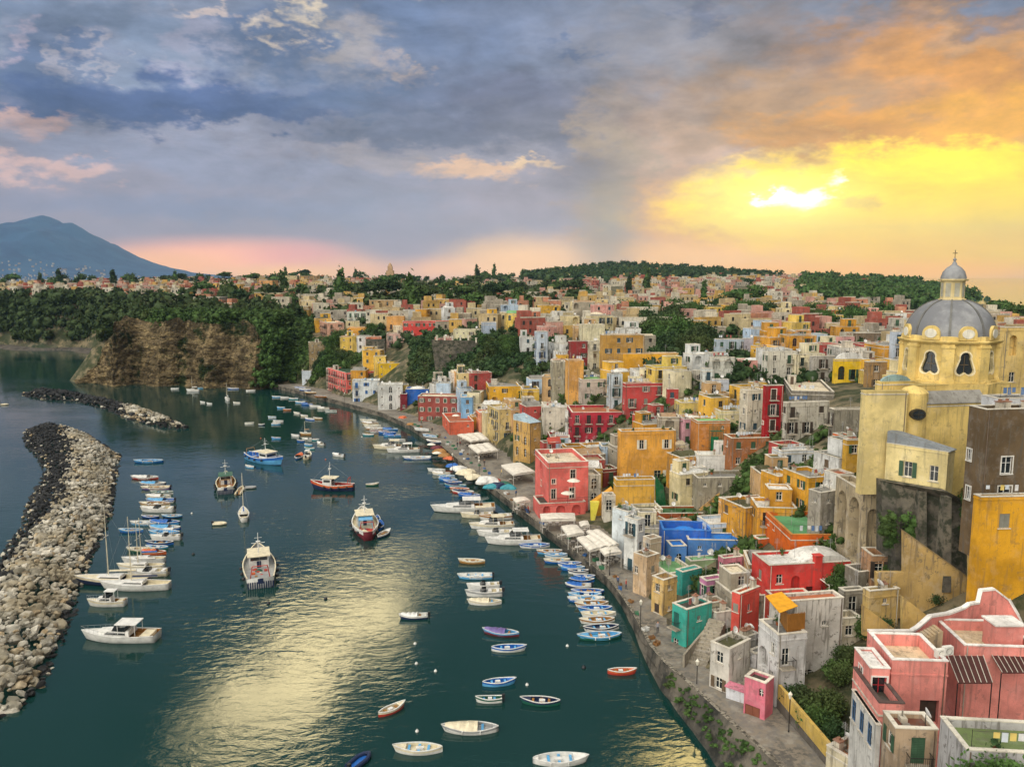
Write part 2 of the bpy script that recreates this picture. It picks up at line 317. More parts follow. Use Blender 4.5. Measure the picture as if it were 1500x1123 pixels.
# ---------------------------------------------------------------- water
def water_mat():
    m = bpy.data.materials.new('sea_water'); m.use_nodes = True; t = NT(m.node_tree); p = t.n['Principled BSDF']
    g = t.new('ShaderNodeNewGeometry'); pos = g.outputs['Position']
    p.inputs['Base Color'].default_value = (.005, .030, .027, 1); p.inputs['Roughness'].default_value = .06; p.inputs['IOR'].default_value = 1.42
    rip = t.vec('MULTIPLY', pos, (.55, 1.0, 1.0))
    a = t.noise(rip, .85, 3, .5, .6); b = t.noise(t.vec('ADD', rip, (9, 4, 0)), 2.6, 3, .55, .4); big = t.noise(t.vec('MULTIPLY', pos, (.5, 1, 1)), .05, 4, .6)
    calm = t.mapr(big, .35, .68, .25, 1.0)
    h = t.math('MULTIPLY', t.math('ADD', t.math('MULTIPLY', a, 1.0), t.math('MULTIPLY', b, .16)), calm)
    bp = t.new('ShaderNodeBump'); bp.inputs['Strength'].default_value = 1.0; bp.inputs['Distance'].default_value = .065
    t.link(h, bp.inputs['Height']); t.link(bp.outputs[0], p.inputs['Normal'])
    return m
wv = [(-30000, 20, 0), (30000, 20, 0), (30000, 45000, 0), (-30000, 45000, 0)]
w = link('sea', npmesh('sea', np.array([(-30000, -500, 0), (30000, -500, 0), (30000, 45000, 0), (-30000, 45000, 0)], float), np.array([[0, 1, 2, 3]]), water_mat())); tag(w, kind='structure')
# ---------------------------------------------------------------- quay
m_quay = natural('quay_paving', ['6f6c66', '8b867c', '55524d', '7d7568'], [.5, .18, 1.4], rough=.75, bump=(2.2, .06), spec=.3)
m_qwall = natural('quay_wall', ['4b4842', '2e2f2c', '6a645a'], [.6, .25], rough=.85, bump=(1.6, .15))
qz = [4.0, 3.8, 3.6, 3.4, 3.1, 2.7, 2.2, 1.8]+[1.5]*(len(QW)-8)
EDGE = []
_off = [4.2, 3.6, 3.0, 2.4, 1.8, 1.1, .6, .3]+[0.0]*20
for i, (x, y) in enumerate(QW):
    a = Vector(QW[max(i-1, 0)]); b = Vector(QW[min(i+1, len(QW)-1)]); n = (b-a).normalized(); n = Vector((n.y, -n.x))
    if sdist([x+n.x], [y+n.y])[0] < 0: n = -n
    EDGE.append((x+n.x*_off[i], y+n.y*_off[i], qz[i]))
def dense(L, k=5):
    o = []
    for a, b in zip(L[:-1], L[1:]):
        for j in range(k): t = j/k; o.append(tuple(u*(1-t)+v*t for u, v in zip(a, b)))
    return o+[L[-1]]
def at_len(L, f):
    L = [Vector(p) for p in L]; d = [0]
    for a, b in zip(L[:-1], L[1:]): d.append(d[-1]+(b-a).length)
    s_ = f*d[-1]
    for i in range(len(L)-1):
        if s_ <= d[i+1]+1e-9: return L[i].lerp(L[i+1], (s_-d[i])/max(d[i+1]-d[i], 1e-9))
    return L[-1]
def quay_pt(f, g_):                                         # f along (0 near, 1 far), g_ across (0 edge, 1 house line)
    a = at_len(EDGE, f); y = a.y
    # nearest point of the house line
    best = min(dense([(p[0], p[1], 0) for p in QI], 8), key=lambda q: (q[0]-a.x)**2+(q[1]-a.y)**2)
    return (a.x+(best[0]-a.x)*g_, a.y+(best[1]-a.y)*g_, a.z)
mb = MB(); N = 150; rows = []
for i in range(N+1):
    f = i/N; a = at_len(EDGE, f); b = quay_pt(f, 1.0); dd = Vector((b[0]-a.x, b[1]-a.y)); u = dd.normalized() if dd.length > .1 else Vector((1, 0))
    rows.append([(a.x, a.y, a.z+.12), (a.x+u.x*.55, a.y+u.y*.55, a.z+.12), (a.x+u.x*.56, a.y+u.y*.56, a.z), (b[0], b[1], a.z), (b[0]+u.x*9, b[1]+u.y*9, a.z-.05)])
vs = [p for r_ in rows for p in r_]; fs = []
mi = []
for i in range(N):
    for j in range(4): fs.append((i*5+j, i*5+j+1, (i+1)*5+j+1, (i+1)*5+j)); mi.append(1 if j < 2 else 0)
mb.add(vs, fs); mb.m = mi
q = mb.build('quay', [m_quay, natural('kerb_stone', ['8f897c', '6d675c', '3d3a34'], [.9, 3.], bump=(3, .08))]); tag(q, kind='structure')
mb = MB(); vs = []; fs = []
for i in range(N+1):
    f = i/N; a = at_len(EDGE, f); wpt = at_len([(x, y, 0) for x, y in QW], f); K = 6
    for k in range(K+1):
        t = k/K; jit = .35*(random.random()-.5)*(1 if 0 < k else 0)*(a.z/4)
        vs.append((a.x+(wpt.x-a.x)*t+jit, a.y+(wpt.y-a.y)*t+jit, (a.z+.12)*(1-t)+(-1.0)*t+jit))
for i in range(N):
    for k in range(6): fs.append((i*7+k, (i+1)*7+k, (i+1)*7+k+1, i*7+k+1))
mb.add(vs, fs); q = mb.build('quay_wall', m_qwall); tag(q, 'dark weathered stone sea wall carrying the long curving quay', 'sea wall')
# ---------------------------------------------------------------- cliffs
def curtain(name, base, top_off, ztop, mat, seed, label, rowsN=34, colsN=300, amp=3.0):
    B = [at_len([(x, y, 0) for x, y in base], i/colsN) for i in range(colsN+1)]; V = []; Fq = []
    ztp = ztop
    for i, b in enumerate(B):
        a = B[max(i-26, 0)]; c = B[min(i+26, colsN)]; n = (c-a).normalized(); n = Vector((n.y, -n.x, 0))
        if sdist([b.x+n.x*3], [b.y+n.y*3])[0] < sdist([b.x-n.x*3], [b.y-n.y*3])[0]: n = -n
        s_ = i/colsN; zt = np.interp(s_, [p[0] for p in ztp], [p[1] for p in ztp])+(fbm(np.array([s_*30]), np.array([1.]), seed+5)[0]-.5)*5
        for k in range(rowsN+1):
            t = k/rowsN; z = -1+(zt+1)*t
            prof = top_off*(t*.75+.25*t**3)+(fbm(np.array([s_*22+seed]), np.array([k*.12]), seed+3)[0]-.5)*5*min(1, 4*t)*(1-.5*t)
            nn = (fbm(np.array([s_*70+k*.05]), np.array([k*.35]), seed)[0]-.45)*amp*2*(.35+min(1, t*3))+(fbm(np.array([s_*14]), np.array([k*.15]), seed+9)[0]-.45)*amp*3
            ledge = .7*math.sin(k*1.9+3*float(vnoise(np.array([s_*9]), np.array([0.]), seed)[0]))*(t < .93)
            V.append((b.x+n.x*(prof-nn*.5*(1-t*.6)-ledge*.5), b.y+n.y*(prof-nn*.5*(1-t*.6)-ledge*.5), z+(nn*.2 if 0 < k < rowsN else 0)))
        p = V[-1]; hq = H1(p[0]+n.x*12, p[1]+n.y*12); V.append((p[0]+n.x*12, p[1]+n.y*12, hq+.1 if hq > p[2]*.5 else p[2]-3))
    r1 = rowsN+2
    for i in range(colsN):
        for k in range(r1-1): Fq.append((i*r1+k, (i+1)*r1+k, (i+1)*r1+k+1, i*r1+k+1))
    o = link(name, npmesh(name, np.array(V), np.array(Fq), mat, False)); tag(o, kind='structure', label=label)
    return V, r1
def tuff_mat():
    m = bpy.data.materials.new('tuff_cliff'); m.use_nodes = True; t = NT(m.node_tree); p = t.n['Principled BSDF']
    p.inputs['Roughness'].default_value = .95; p.inputs['Specular IOR Level'].default_value = .1
    g = t.new('ShaderNodeNewGeometry'); pos = g.outputs['Position']
    a = t.noise(t.vec('MULTIPLY', pos, (.25, .25, 1.3)), .45, 7, .7, 1.0); b = t.noise(pos, .09, 6, .65); c = t.noise(pos, .55, 6, .7); gg = t.noise(t.vec('ADD', pos, (50, 9, 2)), .07, 6, .7)
    col_ = t.mix(t.mapr(a, .38, .62), rgba(lin('7a6c54')), rgba(lin('b09c74')))
    col_ = t.mix(t.mapr(b, .42, .62), col_, rgba(lin('5a503c')))
    col_ = t.mix(t.mapr(c, .55, .68), col_, rgba(lin('2c261d')))
    col_ = t.mix(t.mapr(gg, .52, .62), col_, rgba(lin('2d3a1e')))
    t.link(col_, p.inputs['Base Color'])
    bp = t.new('ShaderNodeBump'); bp.inputs['Strength'].default_value = 1.0; bp.inputs['Distance'].default_value = 2.6
    vr = t.new('ShaderNodeTexVoronoi', feature='DISTANCE_TO_EDGE'); vr.inputs['Scale'].default_value = .42; t.put(vr.inputs['Vector'], t.vec('ADD', t.vec('MULTIPLY', pos, (1, 1, 1.8)), t.vec('SCALE', t.noise(pos, .5, 4, .6, color=True), sc=1.6))); col_ = t.mix(t.mapr(vr.outputs['Distance'], .12, 0.0, 0, .5), col_, rgba(lin('1e1a15'))); t.link(col_, p.inputs['Base Color']); t.link(t.math('ADD', t.math('ADD', a, c), t.math('MINIMUM', vr.outputs['Distance'], .2)), bp.inputs['Height']); t.link(bp.outputs[0], p.inputs['Normal']); return m
m_tuff = tuff_mat()
CB_cliff = CB[:11]
curtain('cliff', CB_cliff[::-1][0:1]+CB_cliff[::-1][1:], 10, [(0, .5), (.05, 2), (.1, 5), (.15, 11), (.2, 22), (.26, 28), (.36, 31), (.5, 28), (.6, 31), (.72, 27), (.85, 30), (1, 26)], m_tuff, 4, 'layered tan tuff cliff with scrub on top across the far side of the harbour')
m_far = natural('far_cliff', ['3a4433', '514c3e', '2a3424', '66604f'], [.03, .06, .15], bump=(.4, .8))
curtain('far_cliff', FS+[], 45, [(0, 26), (.25, 30), (.5, 30), (1, 30)], m_far, 8, 'misty dark green cliff behind the far bay', rowsN=14, colsN=120, amp=6)
# dark beach under the far cliff
mb = MB(); vs = []; fs = []
for i in range(41):
    b = at_len([(x, y, 0) for x, y in FS], i/40); w_ = 10+6*math.sin(i*.7)
    vs += [(b.x, b.y-w_, -.3), (b.x, b.y-w_*.3, 1.2), (b.x, b.y+14, 3)]
for i in range(40):
    for j in range(2): fs.append((i*3+j, (i+1)*3+j, (i+1)*3+j+1, i*3+j+1))
mb.add(vs, fs); o = mb.build('beach', natural('dark_sand', ['4a4743', '3b3936', '5e5850'], [.05, .3])); tag(o, kind='structure')
# ---------------------------------------------------------------- mountain across the strait
prof = [(-420, 404), (-250, 392), (-120, 360), (-40, 338), (0, 331), (20, 329), (40, 320), (62, 315), (78, 321), (92, 327), (105, 326), (120, 334), (145, 352), (175, 368), (200, 382), (230, 391), (262, 397), (300, 401), (340, 405.5)]
YM = 9500.; cols_ = 160; rws = 22; V = []; Fq = []
pxs = np.linspace(-420, 340, cols_); hz = np.interp(pxs, [p[0] for p in prof], [p[1] for p in prof])
hh = np.array([CAMZ+YM*(ray(a, b)[2]/ray(a, b)[1]) for a, b in zip(pxs, hz)]); hx = np.array([YM*ray(a, b)[0]/ray(a, b)[1] for a, b in zip(pxs, hz)])
for j in range(rws*2+1):
    t = (j-rws)/rws; yy = YM+t*3200
    nn = (fbm(hx/420+5, np.full(cols_, yy/420), 21, 5)-.45)*2
    fall = (1-abs(t))**1.25
    V.append(np.stack([hx*(1+t*.02), np.full(cols_, yy), np.maximum(-5, hh*fall+nn*260*fall*(abs(t) > .01)*min(1, abs(t)*5)*(hh/800)-8*abs(t))], -1))
V = np.concatenate(V); idx = np.arange(len(V)).reshape(-1, cols_)
Fq = np.stack([idx[:-1, :-1], idx[:-1, 1:], idx[1:, 1:], idx[1:, :-1]], -1).reshape(-1, 4)
o = link('mountain', npmesh('mountain', V, Fq, natural('mountain_haze_blue', ['284868', '30506e', '20385a'], [.0012, .004], bump=(.004, 20)), True)); tag(o, kind='structure')  # blue of distance haze painted into the slope colours, on top of the haze volume
mb = MB()                                                   # villages along the foot of the mountain, a pale scatter
for i in range(300):
    px = random.uniform(-20, 240); t = random.random(); yy = YM-3200*(1-.42*t*random.random())+60; x = yy*(px-750)/F0*1.0; k = int(np.clip((px+420)/760*cols_, 0, cols_-1)); tt = (yy-YM)/3200
    z = hh[k]*(1-abs(tt))**1.25
    s_ = random.uniform(4, 9); mb.box(x-s_*.9, x+s_*.9, yy-s_, yy+s_, max(0, z)-10, max(0, z)+random.uniform(3, 7), random.randint(0, 1))
o = mb.build('far_villages', [basic('far_wall', 'a8a29a'), basic('far_wall2', '98887c')]); tag(o, 'pale scatter of far houses at the foot of the blue mountain', 'village', kind='stuff')
# ---------------------------------------------------------------- haze
hz_m = bpy.data.materials.new('haze_air'); hz_m.use_nodes = True; t = NT(hz_m.node_tree); t.n.clear()
oo = t.new('ShaderNodeOutputMaterial'); pv = t.new('ShaderNodeVolumePrincipled'); pv.inputs['Color'].default_value = (.34, .6, 1.0, 1); pv.inputs['Density'].default_value = HAZE = 0.00005; pv.inputs['Anisotropy'].default_value = .45
t.link(pv.outputs[0], oo.inputs['Volume'])
def add_haze():
    mb = MB(); mb.box(-12500, 12500, -800, 12900, -6, 850)
    o = mb.build('haze', hz_m); tag(o, 'thin evening haze lying over the harbour and the town', 'haze', kind='stuff')
add_haze()
# ---------------------------------------------------------------- breakwaters
def rock_mesh(seed, mat, sub=2):
    bm = bmesh.new(); bmesh.ops.create_icosphere(bm, subdivisions=sub, radius=.5); rr = random.Random(seed)
    sc_ = (1, rr.uniform(.65, .95), rr.uniform(.5, .8))
    cuts = [(Vector((rr.gauss(0, 1), rr.gauss(0, 1), rr.gauss(0, 1))).normalized(), rr.uniform(.22, .42)) for _ in range(12)]
    for v in bm.verts:
        for n, d in cuts:
            k = v.co.dot(n)-d
            if k > 0: v.co -= n*k*.92
        v.co = Vector((v.co.x*sc_[0], v.co.y*sc_[1], v.co.z*sc_[2]))*1.15
    me = bpy.data.meshes.new('boulder'); bm.to_mesh(me); bm.free(); me.materials.append(mat)
    return me
m_pale = natural('limestone', ['aaa69a', 'c6c1b4', '787468', '8f8672'], [.45, .3, .12], bump=(2.5, .12))
m_warm = natural('limestone_warm', ['a39072', 'b8aa90', '6b6150'], [.5, .3], bump=(2.5, .12))
m_dark = natural('wet_rock', ['2a2b2c', '3c3d3e', '1a1b1c'], [.5, .3], rough=.7, bump=(2.5, .12))
ROCKS = {k: [rock_mesh(i+hash_, m) for i in range(7)] for k, m, hash_ in (('pale', m_pale, 10), ('warm', m_warm, 30), ('dark', m_dark, 60))}
def in_poly(x, y, poly): return sdist([x], [y], np.array(poly))[0]
def breakwater(outer, split, inner, zc, step, nind, name_):
    O = xy(outer); I = xy(inner); Sp = xy(split); poly = np.array(O+I[::-1]); darkp = np.array(O+Sp[::-1])
    x0, y0 = poly.min(0); x1, y1 = poly.max(0); pts = []
    gx, gy = np.meshgrid(np.arange(x0, x1, step), np.arange(y0, y1, step)); gx = gx.ravel()+rng.uniform(-.4, .4, gx.size)*step; gy = gy.ravel()+rng.uniform(-.4, .4, gy.size)*step
    d = sdist(gx, gy, poly); dd = sdist(gx, gy, darkp); ok = d > -.2; rec = []
    for x, y, e, kd in zip(gx[ok], gy[ok], d[ok], dd[ok]):
        for lay in range(2):
            s_ = random.choice([.6, .8, 1.0, 1.2, 1.5, 2.0])*step*.95*(1 if lay == 0 else .8)*(.8 if kd > 0 else 1)
            z = min(zc, .1+e*.55)*(.75 if kd > 0 else 1)-.25*s_+(0 if lay == 0 else random.uniform(.0, .5))
            if lay and random.random() < .45: continue
            kk = 'dark' if kd+random.gauss(0, 1.6) > 0 else ('dark' if e < .9 and random.random() < .8 else ('warm' if random.random() < .1+.2*(e < 2.5) else 'pale'))
            px, py = project(x, y, z); vis = -20 < px < 1520 and py < 1140
            rec.append((s_/math.hypot(x, y) if vis else 0, x, y, z, s_, kk))
    # core
    mb = MB(); q_ = [tuple(p) for p in poly]; n = len(q_); cen = []
    rec.sort(reverse=True); rest = rec[nind:]
    for (pr, x, y, z, s_, kk) in rec[:nind]:
        me = random.choice(ROCKS[kk]); o = link('boulder', me, None, (x, y, z), (random.uniform(-.5, .5), random.uniform(-.5, .5), random.uniform(0, 6.28)), (s_*1.15,)*3)
        L = {'pale': 'pale grey limestone boulder heaped on the harbour side of the long breakwater', 'warm': 'rusty tan boulder heaped among the pale ones on the long breakwater', 'dark': 'dark wet boulder along the sea side of the long breakwater'}[kk]
        tag(o, L, 'boulder', 'boulders of the breakwater, '+kk)
    Vs = []; Fs = []; Ms = []; off = 0
    cache = {}
    small = {k: [rock_mesh(i+h_, m, 1) for i in range(4)] for k, m, h_ in (('pale', m_pale, 110), ('warm', m_warm, 130), ('dark', m_dark, 160))}
    for k_, L_ in small.items():
        for me in L_:
            v = np.array([list(a.co) for a in me.vertices]); f = np.array([list(p.vertices) for p in me.polygons]); cache[me.name] = (v, f)
    for (pr, x, y, z, s_, kk) in rest:
        if pr == 0: continue
        v, f = cache[random.choice(small[kk]).name]; Mx = np.array(Matrix.Rotation(random.uniform(0, 6.28), 3, 'Z') @ Matrix.Rotation(random.uniform(-.5, .5), 3, 'X'))
        Vs.append(v@Mx.T*s_*1.15+np.array([x, y, z])); Fs.append(f+off); off += len(v); Ms += [{'pale': 0, 'warm': 1, 'dark': 2}[kk]]*len(f)
    o = link('breakwater', npmesh('breakwater', np.concatenate(Vs), np.concatenate(Fs), [m_pale, m_warm, m_dark], False, Ms))
    tag(o, name_, 'breakwater', kind='stuff')
O1 = [(52, 626), (35, 632), (36, 650), (55, 672), (64, 690), (60, 706), (44, 728), (36, 745), (32, 770), (10, 800), (-5, 830), (-60, 900), (-130, 1000), (-150, 1100)]
S1 = [(92, 624), (98, 650), (107, 672), (108, 700), (95, 735), (75, 765), (45, 795), (22, 822), (5, 850), (-40, 920), (-100, 1000), (-120, 1100)]
I1 = [(92, 624), (130, 637), (176, 668), (170, 700), (166, 745), (150, 785), (133, 820), (118, 862), (104, 905), (92, 940), (75, 975), (58, 1012), (32, 1036), (0, 1050), (-60, 1110)]
breakwater(O1, S1, I1, 3.4, .98, 290, 'long curving heap of dark and pale boulders closing the harbour at left')
O2 = [(33, 580), (60, 585), (110, 588), (150, 598), (190, 615), (230, 626), (272, 629)]
S2 = [(180, 592), (186, 600), (180, 611), (179, 612)]
I2 = [(33, 577), (60, 572), (110, 576), (170, 588), (215, 602), (250, 614), (276, 627)]
O2d = [(33, 580), (60, 585), (110, 588), (150, 598), (181, 611)]; I2d = [(33, 577), (60, 572), (110, 576), (170, 588), (185, 592)]
_s = I2d
def breakwater2():
    global S1
    breakwater(O2, I2d+[(183, 606), (181, 611)], I2, 3.0, 1.5, 0, 'shorter far breakwater of dark rocks turning pale at its right end')
breakwater2()
# ---------------------------------------------------------------- building kit
m_glass = basic('window_glass', '20272b', .12, .8)
def paint(c, rough=.55): return basic('paint_'+c, c, rough, .35)
m_iron = basic('iron', '2a2826', .5, .4)
WIN = {}
def win_mesh(kind, w, h, fc, depth):
    key = (kind, w, h, fc, depth)
    if key in WIN: return WIN[key]
    mb = MB(); f = .07; y = depth-.03
    if kind == 'arch':
        r = w/2; n = 10; pts = [(-r, 0), (r, 0)]+[(r*math.cos(math.pi*i/n), h-r+r*math.sin(math.pi*i/n)) for i in range(n+1)]
        mb.add([(a, y, b) for a, b in pts], [tuple(range(len(pts)))[::-1]], 0)
        if w < 2.2:
            mb.box(-.04, .04, y-.05, y-.01, 0, h, 1)
            for zz in (h*.35, h*.68): mb.box(-r+.05, r-.05, y-.05, y-.011, zz, zz+.06, 1)
    else:
        mb.box(-w/2, w/2, y, y+.02, 0, h, 0)
        mb.box(-w/2, -w/2+f, y-.06, y-.002, 0, h, 1); mb.box(w/2-f, w/2, y-.06, y-.002, 0, h, 1)
        mb.box(-w/2+f, w/2-f, y-.06, y-.003, 0, f, 1); mb.box(-w/2+f, w/2-f, y-.06, y-.003, h-f, h, 1); mb.box(-f/2, f/2, y-.055, y-.004, f, h-f, 1)
        if h > 1.0: mb.box(-w/2+f, -f/2, y-.05, y-.005, h*.62, h*.62+.04, 1); mb.box(f/2, w/2-f, y-.05, y-.005, h*.62, h*.62+.04, 1)
    WIN[key] = mb.mesh('window', [m_glass, paint(fc)]); return WIN[key]
def shutter_mesh(w, h, c):
    key = ('sh', w, h, c)
    if key not in WIN:
        mb = MB(); mb.box(0, w, -.06, -.02, 0, h)
        for i in range(int(h/.14)): mb.box(.05, w-.05, -.085, -.061, .05+i*.14, .05+i*.14+.07)
        WIN[key] = mb.mesh('shutter', paint(c))
    return WIN[key]
def door_mesh(w, h, c, depth):
    key = ('door', w, h, c, depth)
    if key not in WIN:
        mb = MB(); y = depth-.03; mb.box(-w/2, w/2, y, y+.02, 0, h); mb.box(-w/2+.08, -.03, y-.03, y-.002, .15, h*.45); mb.box(.03, w/2-.08, y-.03, y-.002, .15, h*.45)
        mb.box(-w/2+.08, -.03, y-.03, y-.002, h*.52, h-.12); mb.box(.03, w/2-.08, y-.03, y-.002, h*.52, h-.12)
        WIN[key] = mb.mesh('door', paint(c))
    return WIN[key]
def trim_mesh(w, h, c, sill_only=False):
    key = ('trim', w, h, c, sill_only)
    if key not in WIN:
        mb = MB(); t_ = .14
        mb.box(-w/2-t_, w/2+t_, -.12, .003, -.1, -.005)
        if not sill_only:
            mb.box(-w/2-t_, -w/2-.005, -.04, .003, 0, h+t_); mb.box(w/2+.005, w/2+t_, -.04, .003, 0, h+t_); mb.box(-w/2-.004, w/2+.004, -.04, .003, h+.005, h+t_)
        WIN[key] = mb.mesh('frame', plaster(c, .15))
    return WIN[key]
def balcony_mesh(w, solid=None):
    key = ('balc', w, solid)
    if key not in WIN:
        a = MB(); a.box(-w/2, w/2, -.85, .0, -.18, -.03)
        b = MB(); n = max(4, int(w/.16))
        for i in range(n+1): x = -w/2+.03+(w-.06)*i/n; b.box(x-.012, x+.012, -.82, -.8, -.03, .92)
        for s_ in (-1, 1):
            for j in range(4): b.box(s_*(w/2-.03)-.012, s_*(w/2-.03)+.012, -.8+j*.2, -.78+j*.2, -.03, .92)
            b.box(s_*(w/2-.03)-.02, s_*(w/2-.03)+.02, -.84, 0, .92, .96)
        b.box(-w/2, w/2, -.84, -.79, .921, .965)
        WIN[key] = (a.mesh('balcony', plaster('b8ae9c', .4)), b.mesh('railing', m_iron))
    return WIN[key]
def panel(mb, M, width, z0, z1, ops, mi=0, jmi=0):
    outer = [Vector((0, z0, 0)), Vector((width, z0, 0)), Vector((width, z1, 0)), Vector((0, z1, 0))]; loops = [outer]; dep = [0]
    for o in ops:
        w, h, u, v = o['w'], o['h'], o['u'], o['v']
        if u-w/2 < .08 or u+w/2 > width-.08 or v < z0+.02 or v+h > z1-.05: o['bad'] = True; continue
        if any((not q.get('bad')) and q is not o and 'poly' in q and abs(q['u']-u) < (q['w']+w)/2+.1 and q['v'] < v+h+.1 and v < q['v']+q['h']+.1 for q in ops): o['bad'] = True; continue
        if o['kind'] == 'arch':
            r = w/2; n = 10; pts = [(u-r, v), (u+r, v)]+[(u+r*math.cos(math.pi*i/n), v+h-r+r*math.sin(math.pi*i/n)) for i in range(n+1)]
        else: pts = [(u-w/2, v), (u+w/2, v), (u+w/2, v+h), (u-w/2, v+h)]
        o['poly'] = pts; loops.append([Vector((a, b, 0)) for a, b in pts]); dep.append(o['depth'])
    flat = [p for L in loops for p in L]
    tris = tessellate_polygon(loops)
    base = [(p.x, 0, p.y) for p in flat]; fs = []
    for t_ in tris:
        a, b, c = (flat[i] for i in t_); n = (b-a).cross(c-a)
        if abs(n.z) < 1e-9: continue
        fs.append(tuple(t_) if n.z > 0 else tuple(t_)[::-1])
    mb.add(base, fs, mi, M)
    for L, d in zip(loops[1:], dep[1:]):
        n = len(L); vs = [(p.x, 0, p.y) for p in L]+[(p.x, d, p.y) for p in L]
        mb.add(vs, [(i, n+i, n+(i+1) % n, (i+1) % n) for i in range(n)], jmi, M)
        if d > .6: mb.add([(p.x, d, p.y) for p in L], [tuple(range(n))], jmi, M)
FOOT = []                                                   # footprints already taken
def Tm(x, y, z, r=0.): return Matrix.Translation((x, y, z)) @ Matrix.Rotation(r, 4, 'Z')
def put(name, me, parent, world, label=None):
    o = bpy.data.objects.new(name, me); C.objects.link(o); o.parent = parent
    inv = parent['_w'] if '_w' in parent.keys() else None
    o.matrix_local = WMAT[parent.name].inverted() @ world; WMAT[o.name] = world
    if label: o['label'] = label
    return o
WMAT = {}
ROOFC = {'g': '8c8a84', 'w': 'd9d9d4', 'gr': '6fa06c', 'dg': '2f5a38', 't': 'a58868', 'tc': 'b0694a', 'm': '55553a', 'd': '4a4740', 'b': '2f7fd8', 'lb': 'a9c0cc', 'c': 'd8cbb0', 'br': '6d4f3c'}
def auto_ops(width, z0v, z1, rr, st=3.1, kinds='wwwf', dens=.8, ground=None, step=2.5, first=2.35):
    ops = []; n = max(1, int((width-.7)/step)); us = [width*(i+.5)/n+rr.uniform(-.2, .2) for i in range(n)]
    ks = [rr.choice(kinds) for _ in us]; z = z1-first-.5; k = 0
    while z > z0v-1.0 and k < 7:
        for u, kk in zip(us, ks):
            if rr.random() > dens: continue
            if rr.random() < .15: kk = rr.choice('wsf')
            w, h, v = {'w': (.95, 1.35, z+.75), 'f': (1.05, 2.15, z), 's': (.6, .65, z+1.2), 'a': (1.1, 2.2, z), 'A': (2.0, 2.5, z)}[kk]
            ops.append(dict(u=u, v=v, w=w, h=h, kind={'w': 'win', 'f': 'french', 's': 'win', 'a': 'arch', 'A': 'arch'}[kk], depth=1.3 if kk == 'A' else .24))
        z -= st; k += 1
    return ops
def volume(root, W_, la, lb, h, col, rf='g', ops=None, trim=None, shut='3c5a44', fc='e4e0d6', worn=.35, par=.55, dome=None, lod=0, roofh=0, band=None, rr=random):
    """one box-shaped volume of a house; W_ is its world matrix, local x runs along the front, y away from the viewer"""
    ops = ops or {}; wm = plaster(col, worn); mb = MB()
    sides = {'front': (Matrix.Identity(4), la), 'left': (Tm(0, lb, 0, -math.pi/2), lb), 'right': (Tm(la, 0, 0, math.pi/2), lb), 'back': (Tm(la, lb, 0, math.pi), la)}
    for k, (M, wd) in sides.items():
        L = ops.get(k, []); panel(mb, M, wd, 0, h, L)
        for o in L:
            if o.get('bad'): continue
            X = W_ @ M @ Tm(o['u'], 0, o['v']); w, hh = round(o['w'], 2), round(o['h'], 2)
            if o['kind'] == 'hole': continue
            if o['kind'] == 'door': d = put('door', door_mesh(w, hh, o.get('c', shut), o['depth']), root, X)
            elif o['depth'] > .6:
                continue
            else: d = put('window', win_mesh('arch' if o['kind'] == 'arch' else 'rect', w, hh, o.get('fc', fc), o['depth']), root, X)
            if lod: continue
            if trim: put('frame', trim_mesh(w, hh, trim, o['kind'] == 'arch'), d, X)
            elif o['kind'] == 'win': put('sill', trim_mesh(w, hh, 'cfc8ba', True), d, X)
            if o['kind'] in ('win', 'french') and w > .7 and shut:
                q = rr.random()
                if q < .38:
                    put('shutter', shutter_mesh(round(w/2, 2), hh, shut), d, X @ Tm(-w-.05 if not trim else -w/2-w/2-.15, -.02, 0)); put('shutter', shutter_mesh(round(w/2, 2), hh, shut), d, X @ Tm(w/2+.05 if not trim else w/2+.15, -.02, 0))
                elif q < .7:
                    put('shutter', shutter_mesh(round(w/2-.01, 2), hh, shut), d, X @ Tm(-w/2, .12, 0)); put('shutter', shutter_mesh(round(w/2-.01, 2), hh, shut), d, X @ Tm(.01, .12, 0))
            if o['kind'] == 'french' and not o.get('nobalc'):
                a, b = balcony_mesh(round(w+.7, 1)); bo = put('balcony', a, root, X); put('railing', b, bo, X)
    put('wall', mb.mesh('wall', wm), root, W_)
    if not lod and h > 4 and par > .05 and rr.random() < .55:
        m_ = MB(); zc = h-par-.25; e = .07
        for a in ((-e, la+e, -e, -.002), (-e, -.002, -.001, lb), (la+.002, la+e, -.001, lb)): m_.box(*a, zc, zc+.14)
        put('cornice', m_.mesh('cornice', plaster('cfc8b8', .4) if rr.random() < .5 else wm), root, W_)
    rm = plaster(ROOFC.get(rf, rf), .45); cm = plaster('d5cfc0' if band is None else band, .3); t_ = .28; zd = h-par
    rb = MB()
    if par > .05:
        rb.add([(t_, t_, zd), (la-t_, t_, zd), (la-t_, lb-t_, zd), (t_, lb-t_, zd)], [(0, 1, 2, 3)], 0)
        for a, b in (((t_, t_), (t_, lb-t_)), ((t_, lb-t_), (la-t_, lb-t_)), ((la-t_, lb-t_), (la-t_, t_)), ((la-t_, t_), (t_, t_))):
            rb.add([(a[0], a[1], zd), (b[0], b[1], zd), (b[0], b[1], h), (a[0], a[1], h)], [(0, 1, 2, 3)], 2)
        e = .05; z0, z1 = h, h+.09
        rb.box(-e, la+e, -e, t_+.03, z0, z1, 1); rb.box(-e, la+e, lb-t_-.03, lb+e, z0, z1, 1); rb.box(-e, t_+.03, t_+.03, lb-t_-.03, z0, z1, 1); rb.box(la-t_-.03, la+e, t_+.03, lb-t_-.03, z0, z1, 1)
    else:
        rb.box(-.15, la+.15, -.15, lb+.15, h, h+.16, 0)
